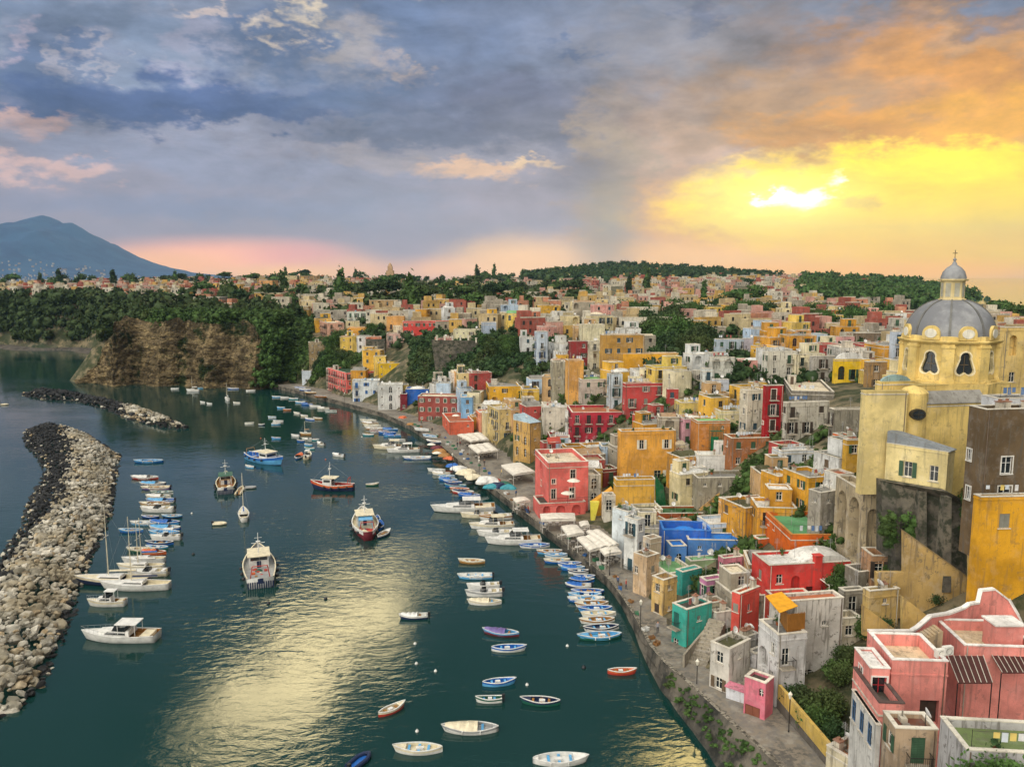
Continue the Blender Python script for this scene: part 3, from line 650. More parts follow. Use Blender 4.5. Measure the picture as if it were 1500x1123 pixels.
    if dome == 'dome':
        r = min(la, lb)*.42; c = (la/2, lb/2, zd+.004); rb.lathe([(r*math.cos(a), r*.42*math.sin(a)) for a in [math.pi/2*i/6 for i in range(6)]]+[(.05, r*.42)], 16, 0, c)
    if dome == 'vault':
        n = 8; r = (lb-2*t_)/2; hr = min(1.6, r*.55); vs = []
        for x in (t_+.3, la-t_-.3):
            for i in range(n+1): a = math.pi*i/n; vs.append((x, lb/2-r*.9*math.cos(a), zd+.01+hr*math.sin(a)))
        rb.add(vs, [(i, n+1+i, n+2+i, i+1) for i in range(n)]+[tuple(range(n+1)), tuple(range(2*n+1, n, -1))], 0)
    if dome == 'vaultx':
        n = 8; r = (la-2*t_)/2; hr = min(1.8, r*.5); vs = []
        for y in (t_+.1, lb-t_-.1):
            for i in range(n+1): a = math.pi*i/n; vs.append((la/2-r*math.cos(a), y, zd+.01+hr*math.sin(a)))
        rb.add(vs, [(i, i+1, n+2+i, n+1+i) for i in range(n)]+[tuple(range(n+1))[::-1], tuple(range(n+1, 2*n+2))], 0)
    if dome == 'lean':
        rb.add([(0, -.2, h+.1), (la, -.2, h+.1), (la, lb, h+1.5), (0, lb, h+1.5), (0, -.2, h), (la, -.2, h), (0, lb, h), (la, lb, h)], [(0, 1, 2, 3), (4, 5, 1, 0), (4, 0, 3, 6), (5, 7, 2, 1), (6, 3, 2, 7)], 0)
    put('roof', rb.mesh('roof', [rm, cm, wm]), root, W_)
    if not lod and la > 3 and h > 5:
        xx = rr.choice((.25, la-.25)); m_ = MB(); m_.tube((xx, -.07, h*.1), (xx, -.07, h-.1), .05, 5); put('drainpipe', m_.mesh('drainpipe', paint(rr.choice(('8a8478', 'b8b2a4', '6a5a4c')))), root, W_)
    if roofh: return
    if not lod:
        for _ in range(rr.choice((1, 2, 2, 3, 4, 5))):
            q = rr.choice(('chimney', 'satellite_dish', 'aerial', 'aerial', 'water_tank', 'stair_hut', 'roof_vent', 'satellite_dish')); x = rr.uniform(.15, .85)*la; y = rr.uniform(.3, .85)*lb
            if (dome or par < .2 or min(la, lb) < 6.5) and q in ('water_tank', 'stair_hut'): q = 'aerial'
            if q == 'water_tank' and min(la, lb) < 5: q = 'chimney'
            put(q, clutter(q), root, W_ @ Tm(x, y, zd+.004 if par > .05 else h+.164, rr.choice((0, 1.57))))
CL = {}
def stair_mesh(run, rise, w=1.1):
    mb = MB(); n = max(3, int(rise/.3))
    for i in range(n): mb.box(run*i/n, run*(i+1)/n+.01, 0, w, 0, rise*(i+1)/n)
    mb.add([(0, -.16, 0), (run, -.16, 0), (run, -.16, rise+.8), (0, -.16, .8), (0, -.002, 0), (run, -.002, 0), (run, -.002, rise+.8), (0, -.002, .8)], [(0, 1, 2, 3), (7, 6, 5, 4), (3, 2, 6, 7), (0, 3, 7, 4), (1, 5, 6, 2)])
    return mb
def clutter(q):
    if q in CL: return CL[q]
    mb = MB()
    if q == 'roof_vent': mb.box(-.35, .35, -.25, .25, 0, .35, 0); mb.box(-.9, -.5, -.3, .3, 0, .12, 1); mb.tube((.1, 0, .35), (.1, 0, .8), .07, 6, 1); mats = [plaster('b8b0a0', .6), paint('7c766c')]
    elif q == 'chimney': mb.box(-.3, .3, -.3, .3, 0, 1.1, 0); mb.box(-.38, .38, -.38, .38, 1.1, 1.2, 1); mb.box(-.12, .12, -.12, .12, 1.2, 1.45, 1); mats = [plaster('cfc6b4', .5), plaster('9c7460', .4)]
    elif q == 'satellite_dish':
        mb.tube((0, 0, 0), (0, 0, 1.1), .03, 5, 1); mb.lathe([(.02, 0), (.2, .03), (.34, .09), (.42, .15)], 12, 0, M=Tm(0, -.05, 1.2) @ Matrix.Rotation(1.15, 4, 'X')); mb.tube((0, -.1, 1.1), (0, -.5, 1.35), .015, 4, 1); mats = [paint('d8d8d6'), m_iron]
    elif q == 'aerial':
        mb.tube((0, 0, 0), (0, 0, 2.6), .025, 4, 0)
        for k in range(5): mb.box(-.4+k*.03, .4-k*.03, -.01, .01, 1.9+k*.14, 1.92+k*.14)
        mats = [basic('aluminium', '9a9a9a', .4, .5)]
    elif q == 'water_tank': mb.lathe([(.0, .2), (.42, .2), (.46, .3), (.46, 1.0), (.4, 1.1), (.12, 1.15), (.12, 1.25), (0, 1.25)], 14, 0); mb.box(-.6, .6, -.6, .6, 0, .2, 1); mats = [paint('8fa6b8'), plaster('a09a8e', .5)]
    else: mb.box(-.9, .9, -1, 1, 0, 1.9, 0); mb.box(-1., 1., -1.1, 1.1, 1.9, 2.0, 1); mb.box(-.35, .35, -1.03, -1.005, 0, 1.75, 2); mats = [plaster('cdc5b5', .5), plaster('b8b2a4', .4), paint('5c4a3c')]
    CL[q] = mb.mesh(q, mats); return CL[q]
def corner(pxc, ytop, ybase, z=None, Y=None):
    if Y is None:
        h_ = hit(pxc, ybase); Y = h_[1] if h_ else 300
    d = ray(pxc, ytop); t_ = Y/d[1]
    return d[0]*t_, Y, CAMZ+d[2]*t_
def house(label, px0, pxc, px1, ytop, ybase, phi, col, rf='g', cat='house', name='house', dep=7.0, ops=None, auto=True, kf='wwwf', kl='wwf', dens=.8, seed=None, parent=None, Y=None, z0=None, group=None, dz=0, **kw):
    phi = R(phi); X, Y, z1 = corner(pxc, ytop, ybase, Y=Y); z1 += dz; ca, sa = math.cos(phi), math.sin(phi); zz = z1-CAMZ
    k1 = (px1-PW/2)/F0; k0 = (px0-PW/2)/F0; b_ = Y*CP-zz*SP
    la = (k1*b_-X)/(ca-k1*sa*CP) if px1 > pxc else dep
    lb = (X-k0*b_)/(sa+k0*ca*CP) if px0 < pxc and abs(sa+k0*ca*CP) > .05 else dep
    if not 1.2 < lb < 40: lb = min(40, max(lb, 1.2)) if lb > 0 else dep
    cs = [(X+u*la*ca-v*lb*sa, Y+u*la*sa+v*lb*ca) for u in (0, .5, 1) for v in (0, .5, 1)]; gz = H([c[0] for c in cs], [c[1] for c in cs])
    zb = (min(float(gz.min())-.8, z1-2.5) if z0 is None else z0); h = z1-zb
    rr = random.Random(seed if seed is not None else int(px0*7+ytop*13))
    W_ = Tm(X, Y, zb, phi)
    if parent is None:
        root = empty(name, (X, Y, zb), phi); WMAT[root.name] = W_; tag(root, label, cat, group)
    else: root = parent
    d = ray(pxc, ybase); zv = CAMZ+d[2]*(Y/d[1])-zb
    kw.setdefault('shut', rr.choice(('3c5a44', '4a4038', '37505c', '6a5a48', '3c5a44', '8a8a80')))
    O = {}
    if auto:
        O['front'] = auto_ops(la, max(zv, 0), h, rr, kinds=kf, dens=dens); O['left'] = auto_ops(lb, max(zv, 0), h, rr, kinds=kl, dens=dens)
    if ops:
        for k, L in ops.items(): O[k] = [dict(u=(o[1]*(la if k in ('front', 'back') else lb)), v=h-o[2]-o[4], w=o[3], h=o[4], kind=o[0], depth=o[5] if len(o) > 5 else .25, **(o[6] if len(o) > 6 else {})) for o in L]
    volume(root, W_, la, lb, h, col, rf, O, rr=rr, **kw)
    FOOT.append((X+la*ca/2-lb*sa/2, Y+la*sa/2+lb*ca/2, math.hypot(la, lb)/2*.82))
    root_info[root.name] = (W_, la, lb, h, zv)
    if parent is None and px0 < 1262 and Y < 330 and Y > 70: ANNEX.append((root, W_, la, lb, h, zv, Y, col, px0, px1, ybase))
    return root, W_, la, lb, h
root_info = {}; ANNEX = []
# ---------------------------------------------------------------- the houses one can tell apart
# label, left px, corner px, right px, roof y, foot y, turn, colour, roof, extras
HL = [
# near rows above the lower quay
('teal house with a dark flat roof standing on the quay', 985, 1006, 1043, 893, 951, 32, '3fa697', 'd', dict(auto=False, shut='2c5f58', par=.3, ops={'front': [('win', .5, 1.3, .7, .7, .25), ('door', .42, 4.6, 1.1, 2.4, .25, dict(c='22403c'))], 'left': [('french', .3, 1.0, 1.0, 2.0, .25), ('french', .7, 1.0, 1.0, 2.0, .25), ('win', .3, 4.6, 1.0, 1.4, .25), ('win', .7, 4.6, 1.0, 1.4, .25)]})),
('small upper teal wing rising behind the teal quay house', 990, 1000, 1028, 838, 872, 30, '3a9c92', '3f9f94', dict(auto=False, dome='vault', par=.1, roofh=1)),
('lilac house with green shutters and a small roof terrace above the teal house', 1025, 1035, 1062, 851, 897, 20, 'c07fa6', 'c', dict(kf='w', kl='ws', shut='2d5a45')),
('pink house with a rounded rosy roof beside the lilac house', 1052, 1060, 1090, 818, 862, 18, 'cf7f92', 'c5706a', dict(kf='ws', dome='dome', par=.25)),
('pale green house with a rounded mint roof behind the lilac house', 1004, 1012, 1058, 822, 842, 12, '9db489', '86b584', dict(dome='vault', auto=False, par=.2)),
('white house with a mossy flat roof and tall green shutters facing the quay', 1041, 1069, 1100, 951, 1026, 40, 'cfcac0', 'm', dict(kl='fw', kf='s', dens=.8, par=.2, worn=.7)),
('small white rooftop room between the teal house and the coral tower', 1045, 1049, 1074, 898, 930, 18, 'd6d2c8', 'w', dict(auto=False, par=.12)),
('coral red tower house with an arched window', 1073, 1084, 1113, 870, 948, 38, 'd8564a', 'tc', dict(auto=False, worn=.2, par=.1, ops={'left': [('arch', .45, 4.0, 1.1, 2.4, .5), ('win', .5, 1.4, .8, 1.1, .3)], 'front': [('win', .5, 1.8, .7, 1.0, .3), ('win', .5, 5.2, .7, 1.0, .3)]})),
('long red house with a white vaulted roof', 1102, 1127, 1258, 828, 880, 8, 'd0443e', 'w', dict(auto=False, worn=.15, dome=None, par=.35, ops={'front': [('win', .93, 2.4, 1.0, 1.5, .3, dict(fc='2d2a28')), ('win', .12, 1.3, .9, 1.3, .3), ('arch', .3, 1.6, 1.3, 2.4, .7), ('win', .74, 1.2, .8, 1.1, .3), ('win', .58, 3.4, .7, .7, .3), ('door', .46, 3.2, 1.0, 2.0, .3, dict(c='5a2a28')), ('win', .16, 4.6, .9, 1.3, .3)], 'left': [('win', .5, 1.5, .9, 1.3, .3)]}, Y=102)),
('blue house with a bright blue roof terrace', 1003, 1008, 1101, 790, 826, -4, '4f80c0', 'b', dict(kf='s', dens=.7, dep=9, par=.25, worn=.15, fc='d8e0ea')),
('orange house with a green roof below the tall arches', 1122, 1159, 1229, 783, 835, 0, 'd96a26', '5f9968', dict(kf='s', kl='s', dens=.5, worn=.15, par=.6, band='c98a4a')),
('small orange lean to house with a sloping green roof', 1102, 1112, 1138, 790, 808, 15, 'd0682f', '5d8a56', dict(kf='s', dens=.4, par=.1)),
('dark green roofed house behind the blue roof terrace', 958, 966, 1062, 752, 775, 2, 'a8572f', '2f5a2f', dict(auto=False, par=.3)),
('narrow cream house with a broken balcony beside the blue house', 942, 953, 969, 790, 850, 30, 'c9b8a0', 't', dict(kf='w', kl='wf')),
('sand coloured house with a wide arch on the quay', 928, 948, 966, 816, 884, 38, 'cdb08c', 'c', dict(auto=False, worn=.6, ops={'left': [('arch', .55, 4.6, 2.6, 3.4, 1.6), ('win', .2, 2., .8, 1.2, .25)], 'front': [('win', .5, 1.6, .8, 1.1, .25)]})),
('ochre house with a stepped stair front beside the teal house', 955, 972, 992, 850, 903, 35, 'd2b070', 't', dict(kf='s', kl='w', worn=.6)),
('white and blue house with tall dark windows behind the quay awnings', 897, 920, 938, 750, 822, 38, 'cfd8dc', 'g', dict(kl='fw', kf='f', shut='37505c', fc='dfe4e6')),
('narrow white house with a yellow drainpipe at the end of the awnings', 915, 934, 945, 762, 838, 40, 'd8dad6', 'lb', dict(kl='fw', kf='w', shut='35525c')),
('yellow house with an outside balcony and a blue awning', 1147, 1185, 1222, 700, 747, 16, 'd8a033', 'g', dict(kf='f', kl='w', worn=.3)),
('mustard house stepping down below the balcony', 1115, 1140, 1167, 698, 745, 18, 'd49c30', 'c', dict(kf='w', kl='s', worn=.3)),
('white house with a pitched lavender roof terrace', 1131, 1145, 1215, 661, 700, 10, 'd3d8dc', 'w', dict(kf='wf', kl='w', par=.35)),
('small bright orange house with a mint flat roof beside the church wall', 1220, 1240, 1255, 640, 674, 14, 'ea6a20', '8fc2a0', dict(kf='w', kl='s', dens=1, par=.2, worn=.1)),
('mustard house leaning on the church wall', 1235, 1241, 1268, 645, 705, 6, 'cfa23c', 'br', dict(kf='ws')),
('small grey vaulted house beside the tall arches', 1185, 1203, 1224, 722, 800, 26, 'a39d90', 'g', dict(kf='s', kl='w', dome='vault', par=.1, worn=.9)),
('grey terraced house with an outside stair', 1010, 1022, 1108, 700, 745, 4, '98917f', 'g', dict(kf='ws', kl='s', worn=.9)),
('ruined brown house with a stone doorway', 1060, 1072, 1136, 642, 690, 6, 'a66a40', 't', dict(kf='fw', worn=.9)),
('orange plastered house with a bright green roof beside the green scaffold', 1012, 1022, 1070, 617, 675, 5, 'c98440', '84b974', dict(kf='s', kl='w', dens=.4, worn=.6, par=.2)),
('pale pink house behind the orange plastered house', 995, 1003, 1014, 614, 660, 15, 'dca9b4', 'w', dict(kf='w', kl='w')),
('cream house with a mossy roof above the green scaffold', 1042, 1055, 1092, 602, 640, 5, 'd9cba0', '4a5a35', dict(kf='s', dens=.5, worn=.4)),
('yellow house with a red awning terrace behind the ochre house', 988, 998, 1030, 590, 618, 6, 'd6c070', 'w', dict(kf='w')),
('tall deep red house with a white balcony', 1120, 1122, 1148, 565, 645, 8, 'a8232a', 'tc', dict(kf='wf', dens=1, trim='e6ddd0', worn=.2)),
('grey stone house with two open arches beside the deep red house', 1148, 1152, 1215, 590, 655, 10, 'b9b4a6', 'g', dict(kf='wfA', dens=.9, worn=.9)),
('cream house with a row of shuttered windows left of the deep red house', 1084, 1096, 1121, 572, 640, 18, 'cfc6b2', 'c', dict(kf='wf', kl='w', dens=1, worn=.7)),
('dark grey walled house below the beige terrace', 1215, 1222, 1268, 600, 650, 2, '8a8678', 'c', dict(kf='wf', worn=.9)),
('long grey parapet house with a tiled terrace', 1148, 1160, 1222, 572, 598, -14, '807b70', 'c', dict(auto=False, worn=.9)),
# middle of the village
('tall ochre yellow house with a white roof edge', 905, 910, 990, 632, 738, 6, 'dfa347', 'c', dict(auto=False, dep=11, worn=.12, par=.5, ops={'front': [('win', .38, 1.9, 1.0, 2.0, .25), ('win', .84, 1.9, 1.0, 2.0, .25), ('win', .68, 8.6, 1.5, 1.9, .12, dict(fc='bdb89a')), ('win', .9, 8.6, 1.4, 1.9, .12, dict(fc='bdb89a'))]}, shut='dcd8c8', Y=168)),
('low yellow terrace house with a row of plants on its parapet', 899, 903, 961, 703, 750, 4, 'd8a848', 'g', dict(auto=False, par=1.0, worn=.25, dep=6, ops={'front': [('hole', .6, 5.6, 7.0, .9, .3)], 'left': [('win', .5, 3, .9, 1.3, .25)]}, Y=154)),
('large carmine red house with white corner bands', 831, 838, 936, 604, 662, 2, 'b03442', 'tc', dict(kf='f', kl='w', dens=1, worn=.2, band='dccfc0', shut='3a3230', dep=9)),
('brick red house with small balconies above the carmine house', 912, 916, 976, 562, 618, 8, 'bb4a48', 'd', dict(kf='wwf', dens=.8, worn=.3, band='dcc8b8')),
('brick red wing with a white edged parapet', 976, 978, 994, 570, 600, 0, 'b04440', 'tc', dict(kf='w', worn=.3, band='dcc8b8')),
('white blue house with green balcony doors between two red houses', 889, 893, 912, 548, 602, 8, 'c3d0d8', 'w', dict(kf='f', kl='f', dens=1, shut='2f4b48')),
('grey pink house with a green roof and three dark windows', 835, 852, 890, 556, 600, 10, 'b8aca0', '7fb06c', dict(kf='w', kl='w', dens=1, worn=.7)),
('maroon stucco house next to the ochre block', 832, 834, 862, 500, 548, 4, '8c3434', 'g', dict(kf='sw', worn=.4)),
('cream house with green balcony doors beside the ochre block', 861, 862, 880, 500, 545, 4, 'cfc7b0', 'g', dict(kf='f', dens=1, worn=.5)),
('ochre block with a blank end wall and white roof hut', 879, 884, 944, 491, 545, 8, 'b98f4a', 'c', dict(kf='w', dens=.3, worn=.4)),
('bright yellow garden wall house under the ochre block', 900, 903, 1000, 518, 542, 2, 'e0a636', 'c', dict(auto=False, worn=.15, par=.15, dep=5)),
('tall cream tower house with a single square window', 848, 852, 886, 476, 520, 4, 'd8d0ae', 'c', dict(kf='s', dens=.6, worn=.4)),
('pale blue narrow house above the dark garden wall', 783, 787, 803, 486, 545, 12, 'c0ccd8', 'g', dict(kf='f', kl='f', dens=1, shut='24406a')),
('tall orange ochre tower house in the middle of the village', 828, 832, 855, 528, 600, 6, 'd8a258', 'w', dict(kf='s', dens=.2, worn=.5)),
('weathered grey green house with a sky blue canopy', 806, 810, 830, 530, 592, 6, 'a8a28c', 'w', dict(kf='ws', worn=.9)),
('golden yellow house with a large arched loggia', 710, 716, 762, 566, 600, 6, 'dca834', 'g', dict(kf='Aws', kl='w', dens=.9, worn=.15)),
('yellow house with thin white pillars next to the loggia house', 762, 765, 790, 570, 602, 4, 'd8b452', 'g', dict(kf='fA', dens=1, worn=.2)),
('tan house with twin arches and an orange side wall above the awnings', 752, 776, 792, 620, 680, 38, 'c09a58', 'lb', dict(kl='a', kf='s', dens=.9, worn=.7, par=.15, dome='lean')),
('cream house with a dark balcony above the awnings', 714, 730, 757, 600, 655, 20, 'cdb67a', 'c', dict(kl='wf', kf='fA', worn=.7)),
('plain pale house with white flat roof left of the carmine house', 793, 797, 833, 597, 640, 2, 'd3cdbd', 'w', dict(kf='s', dens=.5, worn=.3)),
('small crimson annex with a red awning beside the carmine house', 802, 806, 838, 640, 662, 3, 'a82c34', 'g', dict(kf='w', worn=.2)),
('salmon orange quay house with a roof terrace', 648, 658, 694, 618, 642, 12, 'd2684e', 'tc', dict(kf='s', kl='w', dens=.6, worn=.2, par=.9)),
('light blue house between the brown red house and the village steps', 672, 675, 693, 582, 625, 4, '7fb0d8', 'w', dict(kf='w', dens=.8, worn=.2)),
('brown red quay house with white framed windows', 603, 612, 670, 580, 620, -6, '9c5048', 'c', dict(kf='w', kl='w', dens=1, trim='ded4c6', worn=.2, par=.35)),
('vivid blue house with a white dome behind the brown red house', 589, 594, 628, 570, 596, 4, '2f66bc', 'w', dict(kf='s', dens=.5, worn=.1, dome='dome')),
('dark red house beside the vivid blue house', 583, 586, 596, 577, 603, 4, '7c2a34', 'g', dict(kf='w', dens=.8)),
('mustard yellow house with a curved corner on the slope', 545, 553, 590, 532, 558, 4, 'd6b02c', 'c', dict(kf='ws', dens=.5, worn=.15)),
('coral pink corner house at the far end of the quay', 480, 507, 548, 546, 578, 32, 'ea6a62', '2d4a34', dict(kf='fw', kl='f', dens=1, trim='ecc0b8', worn=.1, shut='5a3a34')),
('white quay house with blue doors right of the coral pink house', 511, 516, 556, 558, 592, 8, 'd4dadc', 'w', dict(kf='wf', kl='w', shut='2f66a8', fc='2f66a8')),
('white stepped house with an outside staircase', 548, 553, 590, 564, 606, 8, 'd2d4d0', 'w', dict(kf='wsa', kl='w')),
('tall pale pink and cream house on the cliff edge', 465, 479, 504, 473, 500, 22, 'dfae96', 'c', dict(kf='wf', kl='wf', dens=1, worn=.3)),
('ruined tan stone house on the rock below the pale pink house', 443, 452, 482, 502, 545, 14, 'a38e68', 'g', dict(kf='s', dens=.5, worn=1.0)),
('small white and blue house at the foot of the cliff', 438, 442, 456, 543, 566, 10, 'cdd8e2', 'w', dict(kf='w', kl='w')),
('orange house with an arched door behind the pale pink house', 504, 508, 544, 480, 498, 4, 'e0a248', 'c', dict(kf='a', dens=.8)),
('white house with long green windows on the cliff top', 505, 508, 546, 457, 478, 4, 'cdd2c8', '8a9a60', dict(kf='wf', dens=1)),
('apricot block beside the long red villa', 563, 566, 592, 463, 485, 4, 'd8a260', 'c', dict(kf='w', dens=.5)),
('long coral red villa with a flat cream roof', 584, 590, 660, 471, 500, 6, 'd04c46', 'c', dict(kf='w', kl='w', dens=.9, worn=.2)),
('orange red wing at the right end of the long villa', 640, 662, 686, 472, 492, 4, 'dc6a48', 'c', dict(kf='w', dens=.5, worn=.2, Y=372)),
('rosy house with a cream balcony band under the long villa', 562, 566, 606, 489, 512, 4, 'd6b0a4', 'c', dict(kf='wf', dens=1)),
('cream house with dark doors right of the long villa', 660, 664, 717, 483, 502, -4, 'd2cca8', 'g', dict(kf='fw', dens=1)),
('grey blue block behind the cream house', 702, 705, 727, 473, 495, 2, 'a0aec0', 'g', dict(kf='w', dens=.3)),
('pale blue house with arched terrace arcade', 1046, 1050, 1096, 497, 525, 6, 'b3c2cf', 'c', dict(kf='wf', dens=.8, worn=.3)),
('grey lilac extension of the pale blue house', 1088, 1090, 1112, 496, 522, 4, 'b4b2bd', 'tc', dict(kf='s', dens=.4)),
('white arcade terrace with three round arches', 1039, 1041, 1077, 524, 562, 5, 'c8c8be', 'c', dict(kf='A', dens=1, worn=.6, dep=5)),
('narrow white house with one tall window below the arcade', 1026, 1030, 1044, 540, 575, 8, 'cfd4d2', 'c', dict(kf='f', dens=1)),
('pale lavender white low house beside the narrow white house', 1043, 1046, 1068, 556, 580, 2, 'ccd0da', 'lb', dict(kf='s', dens=.7)),
('slim yellow wing by the crenellated white house', 1107, 1108, 1118, 503, 530, 2, 'e2c038', 'w', dict(kf='f', dens=1)),
('white house with a balcony of plants right of the slim yellow wing', 1117, 1125, 1168, 516, 562, 14, 'd2cec0', 'w', dict(kf='fw', kl='wf', dens=1, worn=.6)),
('grey house with french windows left of the bright yellow house', 1186, 1190, 1223, 522, 562, 6, 'b0aca4', 'g', dict(kf='f', dens=1, worn=.7)),
('bright yellow house with a green arched door and a white vaulted roof', 1221, 1224, 1268, 526, 562, 4, 'e6c02c', 'w', dict(auto=False, worn=.1, par=.15, dome='vaultx', ops={'front': [('arch', .22, 1.6, 1.6, 3.2, .3, dict(fc='20403a')), ('french', .62, 2.4, 1.1, 2.4, .25, dict(fc='20403a'))]})),
('brown stone house with white roof between the yellow house and the church', 1267, 1270, 1300, 530, 568, 2, '9c7c50', 'w', dict(kf='w', dens=.8, worn=.8)),
('pale blue tower house left of the church dome', 1304, 1308, 1326, 486, 550, 6, 'b9c4d2', 'w', dict(kf='fw', dens=1, worn=.3)),
('wide brown ruined wall house left of the dome', 1250, 1254, 1306, 488, 512, 2, '7d6c58', 'g', dict(auto=False, worn=1)),
('orange yellow house with a round porch on the hill', 1202, 1206, 1252, 454, 478, 4, 'e0a038', 'c', dict(kf='ws', dens=.9, worn=.2)),
('pink and white house below the orange yellow house', 1218, 1221, 1252, 493, 512, 2, 'dca6a2', 'w', dict(kf='w', dens=.7)),
('yellow strip house with a flat cream roof by the deep red house', 1096, 1099, 1134, 560, 572, 2, 'dcae3a', 'c', dict(kf='s', dens=.4, worn=.2)),
]
HREF = {}
for e in HL:
    lb_, *rest = e; kw = rest[-1]
    kk = dict(kw); r_ = house(lb_, *rest[:-1], **kk); HREF[lb_] = r_
def pts_quad(mb, pts, mi=0, th=.06):
    n = len(pts); vs = list(pts)+[(p[0], p[1], p[2]-th) for p in pts]
    mb.add(vs, [tuple(range(n)), tuple(range(2*n-1, n-1, -1))]+[(i, n+i, n+(i+1) % n, (i+1) % n) for i in range(n)], mi)
def at_y(px, py, Y):                                        # point of the vertical plane at distance Y
    d = ray(px, py); t_ = Y/d[1]; return Vector((d[0]*t_, Y, CAMZ+d[2]*t_))
# pink house on the quay, with its recessed terrace, long balcony and arcade
qh = house('pink four storey house with an arcade and a long balcony on the quay', 784, 803, 862, 678, 758, 10, 'df7068', 'c', auto=False, worn=.15, par=.9, band='e8ddd0', shut=None, fc='ded8cc', trim='d8c4b4', z0=0, Y=160, ops={
 'front': [('win', .62, 1.6, 1.1, 1.9, .3), ('french', .6, 5.4, 1.1, 2.2, .3, dict(nobalc=True)), ('win', .14, 3.4, .8, 1.0, .25), ('french', .14, 5.5, 1.0, 2.1, .3, dict(nobalc=True))],
 'left': [('arch', .45, .9, 1.9, 2.2, 1.4), ('win', .5, 5.2, .9, 1.2, .25)]})
house('', 781, 790, 858, 738, 760, 10, 'df7068', 'd', parent=qh[0], auto=False, worn=.15, par=.25, roofh=1, z0=0, Y=158.2, ops={'front': [('arch', .16, .5, 1.5, 2.0, 1.0), ('arch', .46, .5, 1.9, 2.1, 1.0), ('arch', .8, .5, 1.9, 2.1, 1.0)]})
mb = MB(); W2 = qh[1]; la2 = qh[2]
for i in range(34): mb.box(la2*i/33-.015, la2*i/33+.015, -1.7, -1.67, 0, .95)
mb.box(0, la2, -1.71, -1.66, .95, 1.0); zb2 = zat0 = at_y(803, 738, 158.2).z-W2.translation.z+.1; put('railing', mb.mesh('railing', m_iron), qh[0], W2 @ Tm(0, 0, zb2))
house('maroon house with a tall doorway between the pink quay house and ochre house', 872, 884, 906, 688, 738, 20, '8f4038', 'c', Y=172, kf='f', kl='f', worn=.3, par=.4, dens=.7)
house('grey crumbling stone house right of the large white building', 1232, 1237, 1268, 866, 960, 10, '9a9486', 'm', Y=91, kf='s', worn=1., par=.2, dens=.3)
house('low grey roofless ruin with vines right of the long red house', 1238, 1258, 1290, 838, 880, 14, '8c8678', 'm', Y=98, kf='s', worn=1., par=.5, dens=.2)
house('white stepped house with a flat terrace between the coral tower and the mossy house', 1066, 1078, 1112, 938, 990, 30, 'd2d0cc', 'w', kl='w', kf='w', worn=.6, par=.4)
house('small cream house with a tiled terrace behind the teal house', 1028, 1040, 1062, 884, 920, 22, 'd6ceb4', 'tc', kl='s', kf='w', worn=.5, par=.3)

rh = HREF['long red house with a white vaulted roof']; W2 = rh[1]; la2, lb2, h2 = rh[2], rh[3], rh[4]
mb = MB(); n = 10; r_ = la2*.27; vs = []
for y in (.5, lb2-.5):
    for i in range(n+1): a = math.pi*i/n; vs.append((la2*.66-r_*math.cos(a), y, h2-.34+1.1*math.sin(a)))
mb.add(vs, [(i, i+1, n+2+i, n+1+i) for i in range(n)]+[tuple(range(n+1))[::-1], tuple(range(n+1, 2*n+2))]); put('roof_vault', mb.mesh('roof_vault', plaster('dedcd6', .3)), rh[0], W2)
mb = MB(); mb.box(la2*.5, la2*.5+1.0, -.25, .6, h2*.35, h2+1.0, 0); mb.box(la2*.5-.1, la2*.5+1.1, -.35, .7, h2+1.0, h2+1.12, 1); put('buttress', mb.mesh('buttress', [plaster('d2453f', .4), plaster('d2453f', .3)]), rh[0], W2)
volume(rh[0], W2 @ Tm(-.4, -3.2, 0), la2*.42, 3.2, h2-3.4, 'd4584a', 'w', {'front': [dict(u=la2*.12, v=h2-6.6, w=.9, h=1.4, kind='win', depth=.25), dict(u=la2*.3, v=h2-7.0, w=1.1, h=2.2, kind='arch', depth=.4)], 'left': [dict(u=1.6, v=h2-6.4, w=.9, h=1.3, kind='win', depth=.25)]}, par=.6, roofh=1, worn=.5)
volume(rh[0], W2 @ Tm(la2*.55, -2.6, 0), la2*.4, 2.6, h2-4.6, 'd2cec6', 'tc', {'front': [dict(u=la2*.1, v=h2-7.6, w=.9, h=1.3, kind='win', depth=.25), dict(u=la2*.28, v=h2-8.0, w=1.0, h=2.1, kind='french', depth=.3)]}, par=.7, roofh=1, worn=.7)
mb = MB()
for i in range(11): mb.box(la2*.56+i*.42, la2*.56+i*.42+.12, -2.5, .1, h2-2.2, h2-2.08)
for x in (la2*.57, la2*.93): mb.tube((x, -2.4, h2-5.2), (x, -2.4, h2-2.2), .07, 6)
put('pergola', mb.mesh('pergola', paint('dedad0')), rh[0], W2)
sb = stair_mesh(3.4, 2.6); put('stair', sb.mesh('stair', plaster('dcd8d0', .4)), rh[0], W2 @ Tm(la2*.42, -1.3, h2-7.2))

# stone steps rising between the teal house and the mossy roofed house
st = on_z(1016, 984, 2.4); en = hit(1050, 935); A = Vector((st[0], st[1], 2.2)); Bv = Vector((en[0], en[1], max(en[2], 5.5))); mb = MB(); n = 14; dv = (Bv-A); u = Vector((dv.x, dv.y, 0)).normalized(); L_ = Vector((dv.x, dv.y, 0)).length
for i in range(n): mb.box(L_*i/n, L_*(i+1)/n+.02, -1.1, 1.1, -1.5, dv.z*(i+1)/n)
mb.box(-.2, L_, 1.1, 1.35, -1.5, dv.z*.5+.6); o = mb.build('stone_steps', plaster('a29a8a', .8), loc=A, rot=(0, 0, math.atan2(u.y, u.x))); tag(o, 'grey stone steps rising between the teal house and the mossy roofed house', 'steps')

